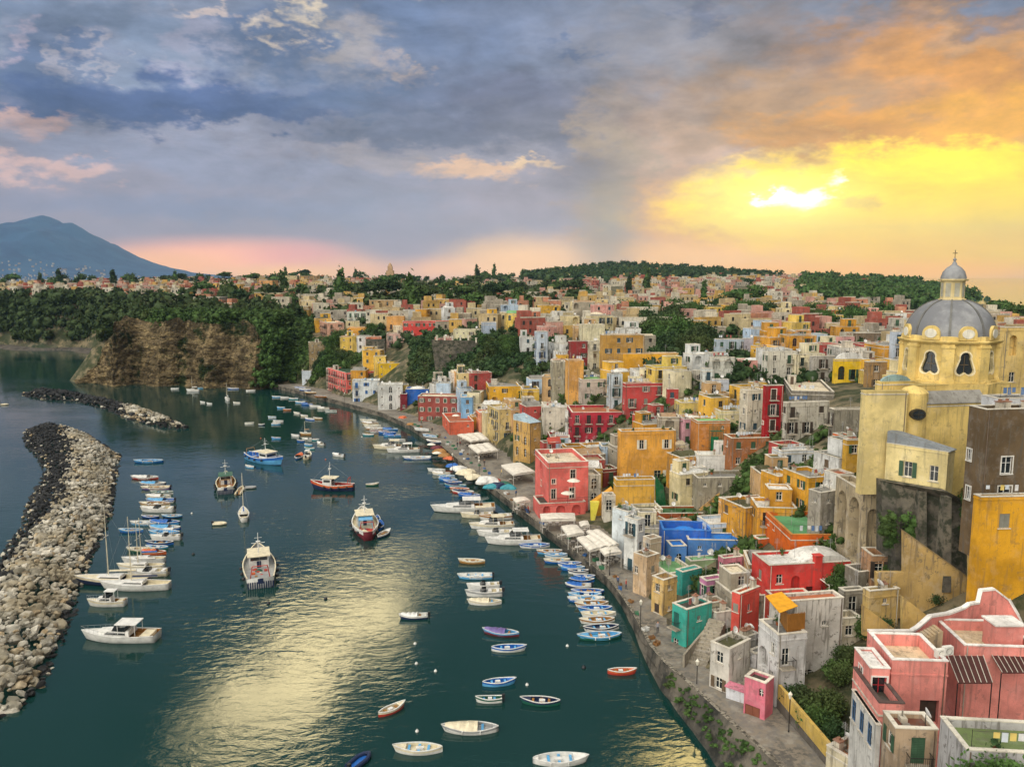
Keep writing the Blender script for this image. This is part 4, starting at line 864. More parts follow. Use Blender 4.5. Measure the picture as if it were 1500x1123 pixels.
bh_ = HREF['blue house with a bright blue roof terrace']
house('', 966, 971, 1042, 776, 812, -4, '2f66c0', '2f7fd8', parent=bh_[0], auto=False, worn=.15, par=1.1, roofh=1, band='3f7fd0', dome='dome', Y=bh_[1].translation.y+2.2)
house('', 976, 984, 1006, 800, 826, 6, '4f80c0', '2f7fd8', parent=bh_[0], auto=False, worn=.2, par=.2, roofh=1, Y=bh_[1].translation.y-1.5, ops={'front': [('arch', .5, 1.2, .9, 1.9, .3)]})
house('white painted house with a shallow arch joined to the left of the white building', 1098, 1108, 1122, 958, 1000, 34, 'd4d2d2', 'w', kl='a', kf='w', worn=.6, par=.4)
house('low cream house with a small terrace behind the coral tower', 1088, 1094, 1114, 846, 880, 16, 'd8c8a0', 'tc', kf='f', kl='w', worn=.6, par=.6)
house('beige terraced garden house between the long red house and the garden walls', 1268, 1274, 1318, 866, 925, 12, 'c6a96a', 'm', kf='ws', worn=.6, par=.6, dens=.4, Y=88)
# ---------------------------------------------------------------- church
def zat(px, py, Y): return at_y(px, py, Y).z
YC = 112.0; cx = at_y(1388, 530, YC).x; YEL = 'dfc47a'
mY = plaster(YEL, .25); m_cream = plaster('e2d3a2', .2); m_lead = natural('lead_dome', ['7c7e82', '8c8e90', '6c6e72'], [.4, .2], rough=.85, bump=(1.5, .03), spec=.4)
face_a = math.atan2(-YC, -cx)                              # towards the viewpoint
zDB, zCO, zDT, zLT = zat(1388, 562, YC-6), zat(1388, 505, YC-6), zat(1388, 498, YC-6), zat(1388, 437, YC)
ch = empty('church', (cx, YC, 22), 0); WMAT[ch.name] = Tm(cx, YC, 22); tag(ch, 'yellow church with a grey ribbed dome and lantern towering over the houses at right', 'church')
RD = 5.95; Wc = Tm(cx, YC, 0)
drum = MB(); wins = []
side = 2*RD*math.sin(math.pi/8)
def trefoil(u, v, s=1.0):
    P_ = []
    for a in range(-20, 201, 20): P_.append((.58*math.cos(R(a)), 2.1+.58*math.sin(R(a))))
    for a in (150, 180, 215, 250, 285, 320): P_.append((-.48+.48*math.cos(R(a)), .62+.48*math.sin(R(a))))
    P_.append((0, .42))
    for a in (220, 255, 290, 325, 0, 30): P_.append((.48+.48*math.cos(R(a)), .62+.48*math.sin(R(a))))
    return [(u+x*s, v+y*s) for x, y in P_]
for i in range(8):
    a = face_a+math.pi/8+i*math.pi/4; nx, ny = math.cos(a), math.sin(a); ap = RD*math.cos(math.pi/8)
    M = Tm(cx+nx*ap, YC+ny*ap, 0, a+math.pi/2) @ Tm(-side/2, 0, 0)
    tf = trefoil(side/2, zDB+.95, 1.18); outer = [(0, zDB), (side, zDB), (side, zCO), (0, zCO)]
    L = [[Vector((x, y, 0)) for x, y in outer], [Vector((x, y, 0)) for x, y in tf]]; flat = L[0]+L[1]
    fs = []
    for t_ in tessellate_polygon(L):
        q0, q1, q2 = (flat[k] for k in t_); n = (q1-q0).cross(q2-q0).z
        if abs(n) > 1e-9: fs.append(tuple(t_) if n > 0 else tuple(t_)[::-1])
    drum.add([(p.x, 0, p.y) for p in flat], fs, 0, M); n = len(tf)
    drum.add([(x, 0, y) for x, y in tf]+[(x, .5, y) for x, y in tf], [(k, n+k, n+(k+1) % n, (k+1) % n) for k in range(n)], 1, M)
    wins.append((M, tf))
put('drum', drum.mesh('drum', [mY, m_cream]), ch, Matrix.Identity(4))
for M, tf in wins:
    n = len(tf); mb = MB(); mb.add([(x, .42, y) for x, y in tf], [tuple(range(n))], 0); c_ = (side/2, zDB+.95+1.5)
    mb.box(c_[0]-.03, c_[0]+.03, .36, .4, c_[1]-1, c_[1]+1.2, 1); mb.box(c_[0]-.55, c_[0]+.55, .36, .4, c_[1]-.05, c_[1]+.03, 1)
    w_ = put('window', mb.mesh('window', [m_glass, paint('6a5a40')]), ch, M)
    mb = MB(); big = [(c_[0]+(x-c_[0])*1.22, c_[1]+(y-c_[1])*1.13) for x, y in tf]
    mb.add([(x, -.06, y) for x, y in big]+[(x, -.06, y) for x, y in tf]+[(x, .0, y) for x, y in big]+[(x, .0, y) for x, y in tf], [(k, (k+1) % n, n+(k+1) % n, n+k) for k in range(n)]+[(2*n+k, 2*n+(k+1) % n, (k+1) % n, k) for k in range(n)]+[(n+k, n+(k+1) % n, 3*n+(k+1) % n, 3*n+k) for k in range(n)], 0)
    put('frame', mb.mesh('frame', plaster('efe2bc', .1)), w_, M)
for i in range(8):
    a = face_a+i*math.pi/4; mb = MB(); mb.box(-.75, .75, -.22, .3, zDB+.5, zCO-.02, 0); mb.box(-.9, .9, -.32, .3, zDB, zDB+.5, 0); mb.box(-.88, .88, -.34, .3, zCO-.5, zCO-.25, 0)
    put('pilaster', mb.mesh('pilaster', mY), ch, Tm(cx+math.cos(a)*RD, YC+math.sin(a)*RD, 0, a+math.pi/2))
def ring(name, prof, mat, n=8, rot=0.0, z=0.0):
    mb = MB(); mb.lathe(prof, n, 0); put(name, mb.mesh(name, mat), ch, Tm(cx, YC, z, face_a+rot))
ring('cornice', [(RD-.3, zCO-.004), (RD+.35, zCO), (RD+.55, zCO+.2), (RD+.6, zCO+.35), (RD+.1, zCO+.45), (RD+.05, zDT+.35), (RD-.2, zDT+.4), (RD-1.2, zDT+.4)], mY, 8)
ring('cornice', [(RD+.1, zDB-.02), (RD+.5, zDB+.02), (RD+.5, zDB+.25), (RD+.1, zDB+.3)], mY, 8)
hD = zLT-zDT; mb = MB(); rD = RD-.25
mb.lathe([(rD*math.cos(t_)**.92, zDT+hD*math.sin(t_)) for t_ in [math.pi/2*.97*k/18 for k in range(19)]], 48, 0)
put('dome', mb.mesh('dome', m_lead, True), ch, Tm(cx, YC, 0, face_a))
for i in range(8):
    mb = MB(); vs = []; K = 18
    for k in range(K+1):
        t_ = math.pi/2*.95*k/K; r_ = rD*math.cos(t_)**.92+.09; z_ = zDT+hD*math.sin(t_)+.09
        w_ = .15*(1-.45*k/K); vs += [(r_, -w_, z_), (r_, w_, z_), (r_-.25, w_, z_-.12), (r_-.25, -w_, z_-.12)]
    fs = []
    for k in range(K):
        for j in range(4): fs.append((k*4+j, k*4+(j+1) % 4, k*4+4+(j+1) % 4, k*4+4+j))
    mb.add(vs, fs); put('rib', mb.mesh('rib', natural('dark_lead', ['60605e', '6e6e6a'], [.6], rough=.6, bump=(1, .02))), ch, Tm(cx, YC, 0, face_a+i*math.pi/4))
for i in range(8):
    a = face_a+math.pi/8+i*math.pi/4; mb = MB(); n = 14
    o_ = [(-1.15, 0), (1.15, 0)]+[(1.15*math.cos(math.pi*k/n), .75+1.15*math.sin(math.pi*k/n)) for k in range(n+1)]
    m_ = len(o_); mb.add([(x, -.2, y) for x, y in o_]+[(x, 1.6, y) for x, y in o_], [tuple(range(m_))]+[(k, m_+k, m_+(k+1) % m_, (k+1) % m_) for k in range(m_)], 0)
    e_ = [(.78*math.cos(2*math.pi*k/16), .85+.62*math.sin(2*math.pi*k/16)) for k in range(16)]
    mb.add([(x, -.28, y) for x, y in e_]+[(x, -.19, y) for x, y in e_], [tuple(range(16))]+[(k, 16+k, 16+(k+1) % 16, (k+1) % 16) for k in range(16)], 1)
    put('dormer', mb.mesh('dormer', [mY, plaster('e8e4d4', .2)]), ch, Tm(cx+math.cos(a)*(RD-.35), YC+math.sin(a)*(RD-.35), zDT-.1, a+math.pi/2))
rl = 1.5; zl0, zl1 = zLT-.35, zat(1391, 410, YC); mb = MB(); mb.lathe([(rl+.25, zl0), (rl+.25, zl0+.3), (rl, zl0+.35), (rl, zl1-.15), (rl+.35, zl1-.1), (rl+.4, zl1+.1), (rl+.05, zl1+.15)], 8, 0)
ln = put('lantern', mb.mesh('lantern', plaster('e0cd98', .3)), ch, Tm(cx, YC, 0, face_a))
for i in range(8):
    a = face_a+math.pi/8+i*math.pi/4; mb = MB(); mb.box(-.33, .33, -.02, .02, zl0+.6, zl1-.4); put('window', mb.mesh('window', plaster('b9b6a4', .2)), ln, Tm(cx+math.cos(a)*(rl*.924+.02), YC+math.sin(a)*(rl*.924+.02), 0, a+math.pi/2))
zt = zat(1391, 381, YC); mb = MB(); hh_ = zt-zl1; mb.lathe([(rl+.1, zl1+.12), (rl+.12, zl1+.35), (rl*.92, zl1+hh_*.42), (rl*.62, zl1+hh_*.62), (rl*.25, zl1+hh_*.76), (.14, zl1+hh_*.95), (.05, zt)], 16, 0)
mb.lathe([(.02, zt-.15), (.2, zt-.05), (.24, zt+.1), (.1, zt+.28), (.02, zt+.3)], 10, 0); put('cupola', mb.mesh('cupola', m_lead, True), ln, Tm(cx, YC, 0))
zx = zat(1391, 366, YC); mb = MB(); mb.tube((0, 0, zt+.2), (0, 0, zx), .045, 6); mb.tube((-.38, 0, zx-.45), (.38, 0, zx-.45), .045, 6); put('cross', mb.mesh('cross', m_iron), ln, Tm(cx, YC, 0, .3))
mb = MB(); mb.lathe([(RD+1.0, zDB-1.4), (RD+1.05, zDB-.02), (RD+.1, zDB+.0)], 8, 0); put('drum_base', mb.mesh('drum_base', [mY]), ch, Tm(cx, YC, 0, face_a))
kwc = dict(parent=ch, auto=False, worn=.3, roofh=1, z0=18, band='cdb878')
house('', 1337, 1341, 1482, 565, 600, 10, YEL, 'g', Y=105, par=.2, dep=14, **kwc)
house('', 1349, 1353, 1444, 592, 650, 10, YEL, 'g', Y=100, par=.12, dep=7, dome='lean', ops={'front': []}, **kwc)
kw3 = dict(kwc); kw3['z0'] = zat(1268, 724, 99); house('', 1262, 1268, 1330, 574, 720, 2, 'e0cc8e', 'g', Y=99, par=.12, dep=9, **kw3)
house('', 1283, 1290, 1340, 560, 590, 8, YEL, '8ba6a8', Y=107, par=.15, dome='vaultx', dep=6, **kwc)
house('', 1296, 1300, 1322, 551, 575, 8, YEL, YEL, Y=110, par=.4, dep=3, **kwc)
house('', 1436, 1440, 1462, 528, 600, 8, YEL, 'g', Y=119, par=.2, dep=4, **kwc)
tw = house('', 1469, 1473, 1516, 480, 600, 6, 'dcc07c', 'g', Y=126, par=.25, dep=6, parent=ch, auto=False, worn=.4, roofh=1, z0=18, ops={'front': [('arch', .3, 1.2, 1.3, 3.2, .8), ('win', .35, 7, 1., 1.6, .25)]})
mb = MB(); p0 = at_y(1340, 580, 101.5); mb.lathe([(1.7, 20), (1.7, zat(1340, 576, 100)), (1.2, zat(1340, 570, 100)), (.1, zat(1340, 566, 100))], 20, 0)
put('apse', mb.mesh('apse', mY), ch, Tm(p0.x-.3, 101.2, 0))
zo = zat(1338, 607, 99.3); mb = MB(); e_ = [(.75*math.cos(2*math.pi*k/18), .55*math.sin(2*math.pi*k/18)) for k in range(18)]; e2 = [(x*1.25, y*1.3) for x, y in e_]
mb.add([(x, -.2, y) for x, y in e_], [tuple(range(18))], 0); mb.add([(x, -.24, y) for x, y in e2]+[(x, -.24, y) for x, y in e_]+[(x, .4, y) for x, y in e2], [(k, (k+1) % 18, 18+(k+1) % 18, 18+k) for k in range(18)]+[(36+k, 36+(k+1) % 18, (k+1) % 18, k) for k in range(18)], 1); mb.box(-.03, .03, -.26, -.22, -.5, .5, 1); mb.box(-.7, .7, -.26, -.22, -.03, .03, 1)
put('window', mb.mesh('window', [m_glass, paint('3b3528')]), ch, Tm(p0.x-.5, 99.45, zo))
house('', 1299, 1389, 1399, 662, 712, 42, 'e0cf96', '8c9398', Y=93, par=.1, dome='lean', parent=ch, auto=False, worn=.35, roofh=1, z0=zat(1388, 718, 93)-.6, ops={'left': [('win', .38, 1.9, 1.0, 1.9, .25), ('win', .8, 1.9, 1.0, 1.9, .25)]})
# ---------------------------------------------------------------- arches, walls
house('tall weathered stone arches carrying a terrace under the church', 1225, 1265, 1292, 721, 800, 0, 'b3a487', 'c', cat='viaduct', name='arched_viaduct', auto=False, Y=101, worn=1., par=.7, roofh=1, z0=10,
      ops={'left': [('arch', .73, 1.3, 3.1, 8.6, 2.2), ('arch', .28, 1.5, 3.0, 8.0, 2.2)], 'front': [('arch', .6, 2.2, 1.5, 6, 1.4)]})
def polywall(label, pts, Y, th, col, name='retaining_wall', cat='wall', cope=None, worn=.8, slope=0.0, mat=None):
    P3 = [at_y(p_[0], p_[1], p_[2] if len(p_) > 2 else Y) for p_ in pts]; n = len(P3); mb = MB()
    fr = [(p.x, p.y+slope*(p.x-P3[0].x), p.z) for p in P3]; bk = [(x, y+th, z) for x, y, z in fr]
    tr = tessellate_polygon([[Vector((x, z, 0)) for x, y, z in fr]]); fs = []
    for t_ in tr:
        a, b, c = (Vector((fr[k][0], fr[k][2], 0)) for k in t_); nz = (b-a).cross(c-a).z
        fs.append(tuple(t_) if nz > 0 else tuple(t_)[::-1])
    mb.add(fr+bk, fs+[tuple(i+n for i in f)[::-1] for f in fs]+[(i, (i+1) % n, n+(i+1) % n, n+i) for i in range(n)], 0)
    if cope is None:
        o = mb.build(name, mat or plaster(col, worn)); tag(o, label, cat); return o
    r_ = empty(name, fr[0]); WMAT[r_.name] = Tm(*fr[0]); tag(r_, label, cat); put('wall', mb.mesh('wall', mat or plaster(col, worn)), r_, Matrix.Identity(4))
    mb = MB()
    for a, b in zip(fr[:cope[0]], fr[1:cope[0]+1]):
        A = Vector(a); B = Vector(b); u = (B-A).normalized(); w_ = .1
        q = [(A.x, A.y-w_, A.z), (B.x, B.y-w_, B.z), (B.x, B.y+th+w_, B.z), (A.x, A.y+th+w_, A.z)]
        mb.add([(x, y, z+.003) for x, y, z in q]+[(x, y, z+.17) for x, y, z in q], [(0, 3, 2, 1), (4, 5, 6, 7), (0, 1, 5, 4), (1, 2, 6, 5), (2, 3, 7, 6), (3, 0, 4, 7)])
    put('coping', mb.mesh('coping', plaster(cope[1], .2)), r_, Matrix.Identity(4)); return r_
ORD_ = ['first', 'second', 'third', 'fourth']
m_dwall = natural('dark_stone_wall', ['5c5850', '484640', '6e685c', '3a3d32'], [.4, .2, .8], bump=(1.5, .2))
polywall('high dark grey retaining wall under the church building', [(1292, 704, 97.4), (1391, 721, 91), (1440, 748, 91), (1440, 850, 91), (1405, 842, 91), (1324, 820, 95), (1292, 810, 97.4)], 91.2, 1.6, '', mat=m_dwall)
for bx, (b0, b1, yb_) in enumerate(((1318, 708, 96.5), (1352, 713, 94), (1388, 722, 90.6), (1424, 742, 90.6))):
    p = at_y(b0, b1+6, yb_); mb = MB(); mb.add([(-.5, -1.3, -11), (.5, -1.3, -11), (.5, .9, -11), (-.5, .9, -11), (-.4, -.15, 0), (.4, -.15, 0), (.4, .9, 0), (-.4, .9, 0)], [(0, 3, 2, 1), (4, 5, 6, 7), (0, 1, 5, 4), (1, 2, 6, 5), (2, 3, 7, 6), (3, 0, 4, 7)])
    o = mb.build('buttress', m_dwall, loc=p); tag(o, 'sloping stone buttress against the dark retaining wall, %s from the left' % ORD_[bx], 'buttress', 'buttresses of the dark retaining wall')
polywall('broad beige garden wall with a sloping top below the dark retaining wall', [(1324, 779), (1440, 862), (1440, 905), (1284, 905), (1284, 838), (1324, 838)], 89.5, .6, 'b89c64', name='garden_wall', worn=.6, cope=(1, '8f7c58'))
polywall('beige wall rising to the right edge under the yellow house', [(1421, 812), (1520, 786), (1520, 845), (1421, 850)], 88, .6, 'c8ab6c', name='garden_wall', worn=.6, cope=(1, '8f7c58'))
polywall('low beige wall running above the garden terrace', [(1322, 873), (1372, 912), (1372, 935), (1322, 925)], 82, .5, 'c9ac6a', name='garden_wall', worn=.4)
polywall('short tan wall beside the blue water barrel', [(1264, 886), (1316, 925), (1316, 940), (1264, 930)], 80, .4, 'bfa163', name='garden_wall', worn=.5)
polywall('dark weedy retaining wall under the long red villa', [(632, 498), (700, 500), (762, 518), (762, 562), (640, 560)], 300, 2.0, '', mat=m_dwall)
polywall('dark brick retaining wall left of the rosy house', [(536, 497), (564, 497), (564, 540), (536, 545)], 345, 2.0, '', mat=m_dwall)
polywall('grey garden wall running down from the wooded garden', [(980, 520), (1040, 530), (1040, 558), (980, 552)], 215, .6, 'a7b0ac', name='garden_wall')
polywall('white crenellated wall on the roofs left of the bushy tree', [(1112, 479)]+sum([[(1112+i*5, 479), (1112+i*5, 483), (1114.5+i*5, 483), (1114.5+i*5, 479)] for i in range(1, 5)], [])+[(1136, 479), (1136, 500), (1112, 500)], 262, 3.0, 'ccd0ce', name='crenellated_wall')
# balusters on the garden wall below the villa
for i in range(9):
    p = at_y(640+i*11.5, 496+max(0, i-4)*3.5, 299); mb = MB(); mb.box(-.3, .3, -.3, .3, 0, 1.7); mb.box(-.42, .42, -.42, .42, 1.7, 1.9)
    o = mb.build('pillar', plaster('c9c4b4', .3), loc=(p.x, p.y, p.z-.6)); tag(o, 'small pale pillar standing on the dark garden wall under the villa', 'pillar', 'pillars of the pergola above the dark wall')
# ---------------------------------------------------------------- brown house at the right edge, with its yellow foot
bh = house('dark brown house with white framed windows at the right edge', 1420, 1446, 1530, 600, 728, 8, '6b5a44', 'd', auto=False, Y=86, worn=.7, z0=19, trim='e6e4dc', fc='e8e8e4', shut=None, ops={'front': [('win', .42, 5.3, 1.3, 1.9, .25), ('win', .42, 8.6, 1.6, 2.1, .25)], 'left': [('win', .2, 4.8, .7, 1.3, .2), ('win', .3, 9., .7, 1.5, .2)]})
house('', 1438, 1464, 1520, 584, 650, 8, 'd4d6da', 'd', parent=bh[0], Y=90, auto=False, worn=.4, z0=27, roofh=1, par=.1, shut=None, ops={'left': [('win', .4, 2.8, .8, 1.8, .2)]})
house('bright yellow house with one brown shuttered window at the right edge', 1429, 1437, 1530, 728, 800, 4, 'd8a02c', 'd', auto=False, Y=84.5, worn=.12, z0=14, par=.1, roofh=1, ops={'front': [('win', .4, 1.9, 1.2, 1.6, .25, dict(fc='8a6a3a'))]})
# ---------------------------------------------------------------- crumbling white building with the yellow awning
cw = house('large crumbling white building with a yellow awning terrace', 1128, 1142, 1236, 882, 1030, 10, 'c9c4bc', 'tc', auto=False, Y=86, worn=.75, par=.25, roofh=1, ops={'front': [('win', .72, 2.6, .6, .6, .25), ('arch', .5, 8.3, 1.6, 1.3, .3), ('win', .2, 9.8, .45, .9, .25), ('door', .55, 9.6, 1.0, 2.0, .25, dict(c='2c4a38'))]})
house('', 1112, 1140, 1182, 930, 1030, 12, 'd3d2d0', 'g', parent=cw[0], Y=82.5, auto=False, worn=.6, par=.5, roofh=1, shut=None, ops={'left': [('arch', .3, 2.6, 2.0, 2.6, .9), ('win', .75, 1.3, .8, 1.3, .25), ('win', .75, 4.6, .8, 1.3, .25)], 'front': [('french', .3, 1.6, .9, 2.0, .25)]})
W_ = cw[1]; zt_ = zat(1140, 930, 82.5)
a1, a2, a3, a4 = at_y(1121, 872, 87.5), at_y(1145, 866, 88.5), at_y(1169, 887, 85), at_y(1142, 897, 83); mb = MB(); pts_quad(mb, [a1, a4, a3, a2]); put('awning', mb.mesh('awning', basic('yellow_awning', 'e0a024', .8)), cw[0], Matrix.Identity(4))
mb = MB(); b1, b2 = at_y(1154, 899, 83.2), at_y(1180, 897, 84); mb.add([b1, b2, (b2.x, b2.y, zt_), (b1.x, b1.y, zt_)], [(3, 2, 1, 0)]); mb.add([(b1.x, b1.y, b1.z), (b1.x+.2, b1.y+3, b1.z), (b1.x+.2, b1.y+3, zt_), (b1.x, b1.y, zt_)], [(0, 1, 2, 3)])
for i in range(12): t_ = i/12; x = b1.x+(b2.x-b1.x)*t_; y = b1.y+(b2.y-b1.y)*t_; mb.box(x, x+.06, y-.05, y-.005, zt_, b1.z-.02)
put('wooden_screen', mb.mesh('wooden_screen', basic('screen_wood', '96662c', .7)), cw[0], Matrix.Identity(4))
for p in (a4, a3, a1): mb = MB(); mb.tube((p.x, p.y+.1, zt_-.6), (p.x, p.y+.1, p.z-.05), .05, 6); put('post', mb.mesh('post', paint('e0ddd4')), cw[0], Matrix.Identity(4))
pg = house('pink house with a brown garage door beside the quay', 1091, 1122, 1134, 1001, 1063, 48, 'd8788a', 'd', auto=False, worn=.25, par=.3, roofh=1, band='e6dccc', ops={'left': [('door', .42, 3.0, 1.7, 2.6, .15, dict(c='7c4a38')), ('arch', .8, .7, .5, .9, .2)]})
house('', 1064, 1090, 1096, 1014, 1046, 50, 'd3d6dc', 'cf7f92', parent=pg[0], auto=False, worn=.4, par=.05, roofh=1)
# ---------------------------------------------------------------- pink villa in the foreground
PK = 'ea968c'
pv = house('large pink villa with white edged roof terraces in the foreground', 1273, 1307, 1389, 966, 1040, -4, PK, 'd8c2a0', auto=False, Y=66, worn=.08, par=1.1, roofh=1, band='eeeae4', z0=5, ops={'front': [('door', .72, 3.6, 1.6, 2.2, .5, dict(c='4a3c34'))], 'left': []})
house('', 1371, 1413, 1520, 945, 1000, -4, PK, 'd2bd9c', parent=pv[0], Y=70.5, auto=False, worn=.08, par=1.0, roofh=1, band='eeeae4', z0=8)
house('', 1252, 1275, 1304, 978, 1028, -4, PK, 'e4e2de', parent=pv[0], Y=65.2, auto=False, worn=.08, par=.15, roofh=1, band='eeeae4', z0=10, shut=None, trim='e8e0da', ops={'left': [('win', .45, .9, .9, 1.5, .2)], 'front': [('win', .5, .8, 1.2, 2.2, .3, dict(fc='b02c34'))]})
house('', 1250, 1288, 1325, 1029, 1090, -4, PK, 'd', parent=pv[0], Y=62, auto=False, worn=.08, par=.9, roofh=1, band='5a4a46', z0=3)
wf = house('white house with a long row of blue glazed windows below the pink villa', 1248, 1284, 1291, 1062, 1123, -4, 'd0cec8', 'tc', auto=False, Y=61.4, worn=.5, par=.1, roofh=1, z0=2, fc='3f5f86', shut=None, ops={'left': [('win', .12+.16*i, .6, 1.0, 1.9, .15, dict(fc='45688e')) for i in range(5)]})
def pinkwall(pts, Y0, Y1, label=None):
    n = len(pts); P3 = [at_y(a, b, Y0+(Y1-Y0)*t_) for (a, b, t_) in pts]; mb = MB(); mc = MB(); zb = 12.
    for a, b in zip(P3[:-1], P3[1:]):
        d = Vector((b.x-a.x, b.y-a.y, 0)).normalized(); nn = Vector((-d.y, d.x, 0))*.28
        q = [a, b, b+nn, a+nn]; vs = [(p.x, p.y, zb) for p in q]+[tuple(p) for p in q]
        F_ = [(0, 3, 2, 1), (4, 5, 6, 7), (0, 1, 5, 4), (1, 2, 6, 5), (2, 3, 7, 6), (3, 0, 4, 7)]; mb.add(vs, F_)
        m2 = nn*.35; q = [a-m2, b-m2, b+nn+m2, a+nn+m2]; mc.add([(p.x, p.y, p.z+.003) for p in q]+[(p.x, p.y, p.z+.2) for p in q], F_)
    w_ = put('parapet', mb.mesh('parapet', plaster(PK, .08)), pv[0], Matrix.Identity(4)); put('coping', mc.mesh('coping', plaster('eeeae4', .1)), w_, Matrix.Identity(4))
pinkwall([(1273, 926, 0), (1336, 926, .05), (1346, 920, .12), (1364, 904, .3), (1390, 900, .45), (1412, 892, .6), (1421, 886, .63), (1434, 884, .7), (1438, 866, .72), (1457, 864, .78), (1478, 880, .8), (1492, 904, .7), (1500, 920, .65), (1520, 935, .6)], 73.2, 80)
mb = MB()                                                   # garden stair up to the second terrace
s0, s1 = at_y(1341, 944, 71.5), at_y(1368, 918, 73)
for i in range(9): t_ = i/9; x = s0.x+(s1.x-s0.x)*t_; mb.box(x, x+(s1.x-s0.x)/9+.02, 71.4, 72.9, s0.z-1.2, s0.z+(s1.z-s0.z+.3)*(i+1)/9)
put('stair', mb.mesh('stair', plaster('b5a080', .5)), pv[0], Matrix.Identity(4))
mb = MB(); s0 = at_y(1457, 945, 71.5); mb.box(s0.x, s0.x+2.6, 71.5, 73.5, s0.z-.5, s0.z+1.9, 0); mb.box(s0.x-.15, s0.x+2.75, 71.35, 73.65, s0.z+1.9, s0.z+2.05, 1); put('roof_room', mb.mesh('roof_room', [plaster(PK, .1), plaster('eeeae4', .1)]), pv[0], Matrix.Identity(4))
for i, (x0, y0, x1, y1) in enumerate(((1388, 960, 1440, 1000), (1452, 958, 1500, 985))):   # dark pergola roofs
    Yp = 66+i*1.5; a, b = at_y(x0, y0, Yp+3), at_y(x1, y0, Yp+3); c, d = at_y(x1+14, y1, Yp), at_y(x0+16, y1, Yp); mb = MB(); pts_quad(mb, [d, c, b, a], 0)
    for k in range(7): t_ = k/6; p = d.lerp(c, t_); q = a.lerp(b, t_); mb.tube(p+Vector((0, 0, .08)), q+Vector((0, 0, .08)), .035, 5, 1)
    put('pergola_roof', mb.mesh('pergola_roof', [basic('pergola_brown', '4a2a26', .8), paint('bdb6aa')]), pv[0], Matrix.Identity(4))
    for p in (c, d): mb = MB(); mb.tube((p.x, p.y+.1, p.z-.1), (p.x, p.y+.1, 8), .05, 5); put('post', mb.mesh('post', m_iron), pv[0], Matrix.Identity(4))
mb = MB(); mb.box(-.45, .45, -.2, .2, 0, .75, 0); mb.lathe([(.28, 0), (.28, .04)], 12, 1, M=Tm(0, -.21, .37) @ Matrix.Rotation(math.pi/2, 4, 'X'))
ac = mb.mesh('air_conditioner', [paint('dcdad2'), m_iron])
for (x, y) in ((1377, 957), (1388, 953)): p = at_y(x, y, 67); put('air_conditioner', ac, pv[0], Tm(p.x, p.y, p.z-.3, .2))
rg = house('grey walled house with a mossy green roof at the bottom right corner', 1378, 1416, 1560, 1098, 1123, -6, 'b6b4b4', '6f7f52', auto=False, Y=52, worn=.8, par=.6, roofh=1, z0=0, dep=12)
house('brown terraced house with a wooden deck at the bottom edge', 1294, 1312, 1374, 1066, 1123, -4, 'b09a80', '6b4436', auto=True, Y=57.5, worn=.6, par=.35, z0=1, kf='f', kl='w')
house('cream house with a terracotta terrace at the bottom edge beside the yellow garden wall', 1211, 1246, 1276, 1112, 1150, 30, 'cabfa2', 'c28a66', auto=False, Y=67, worn=.5, par=.5, z0=1, dep=5)
house('tan house with scribbled graffiti behind the small garden', 1189, 1194, 1250, 958, 1012, 8, 'bd9646', 'm', auto=False, Y=88, worn=.4, par=.1, roofh=1, z0=3)
p = at_y(1203, 992, 87.9); mb = MB(); rr_ = random.Random(5); pp = None
for k in range(26): q = Vector((p.x+rr_.uniform(-.5, .5), p.y-.0, p.z+rr_.uniform(-.7, .7))); mb.tube(pp, q, .03, 4) if pp else None; pp = q
put('graffiti', mb.mesh('graffiti', paint('6a4a3c')), bpy.data.objects[[o.name for o in C.objects if o.get('label', '').startswith('tan house with scribbled')][0]], Matrix.Identity(4))
# yellow garden wall along the quay
ga, gb = on_z(1138, 1030, 4.0), on_z(1216, 1123, 4.2); A = Vector((ga[0], ga[1], 0)); B = Vector((gb[0], gb[1], 0)); B = A+(B-A)*1.3; d = (B-A).normalized(); nn = Vector((-d.y, d.x, 0))
wl = empty('garden_wall', (A.x, A.y, 3)); WMAT[wl.name] = Tm(A.x, A.y, 3); tag(wl, 'long yellow garden wall with a grey foot bordering the quay at lower right', 'wall')
def longbox(A, B, nn, w0, w1, z0, z1): q = [A+nn*w0, B+nn*w0, B+nn*w1, A+nn*w1]; return [(p.x, p.y, z0) for p in q]+[(p.x, p.y, z1) for p in q], [(0, 3, 2, 1), (4, 5, 6, 7), (0, 1, 5, 4), (1, 2, 6, 5), (2, 3, 7, 6), (3, 0, 4, 7)]
mb = MB(); mb.add(*longbox(A, B, nn, 0, .45, 1.5, 4.6)); put('foot', mb.mesh('foot', plaster('68625a', .8)), wl, Matrix.Identity(4))
mb = MB(); mb.add(*longbox(A, B, nn, .05, .4, 4.6, 6.2)); put('wall', mb.mesh('wall', plaster('c9ab5c', .4)), wl, Matrix.Identity(4))
VIS = []
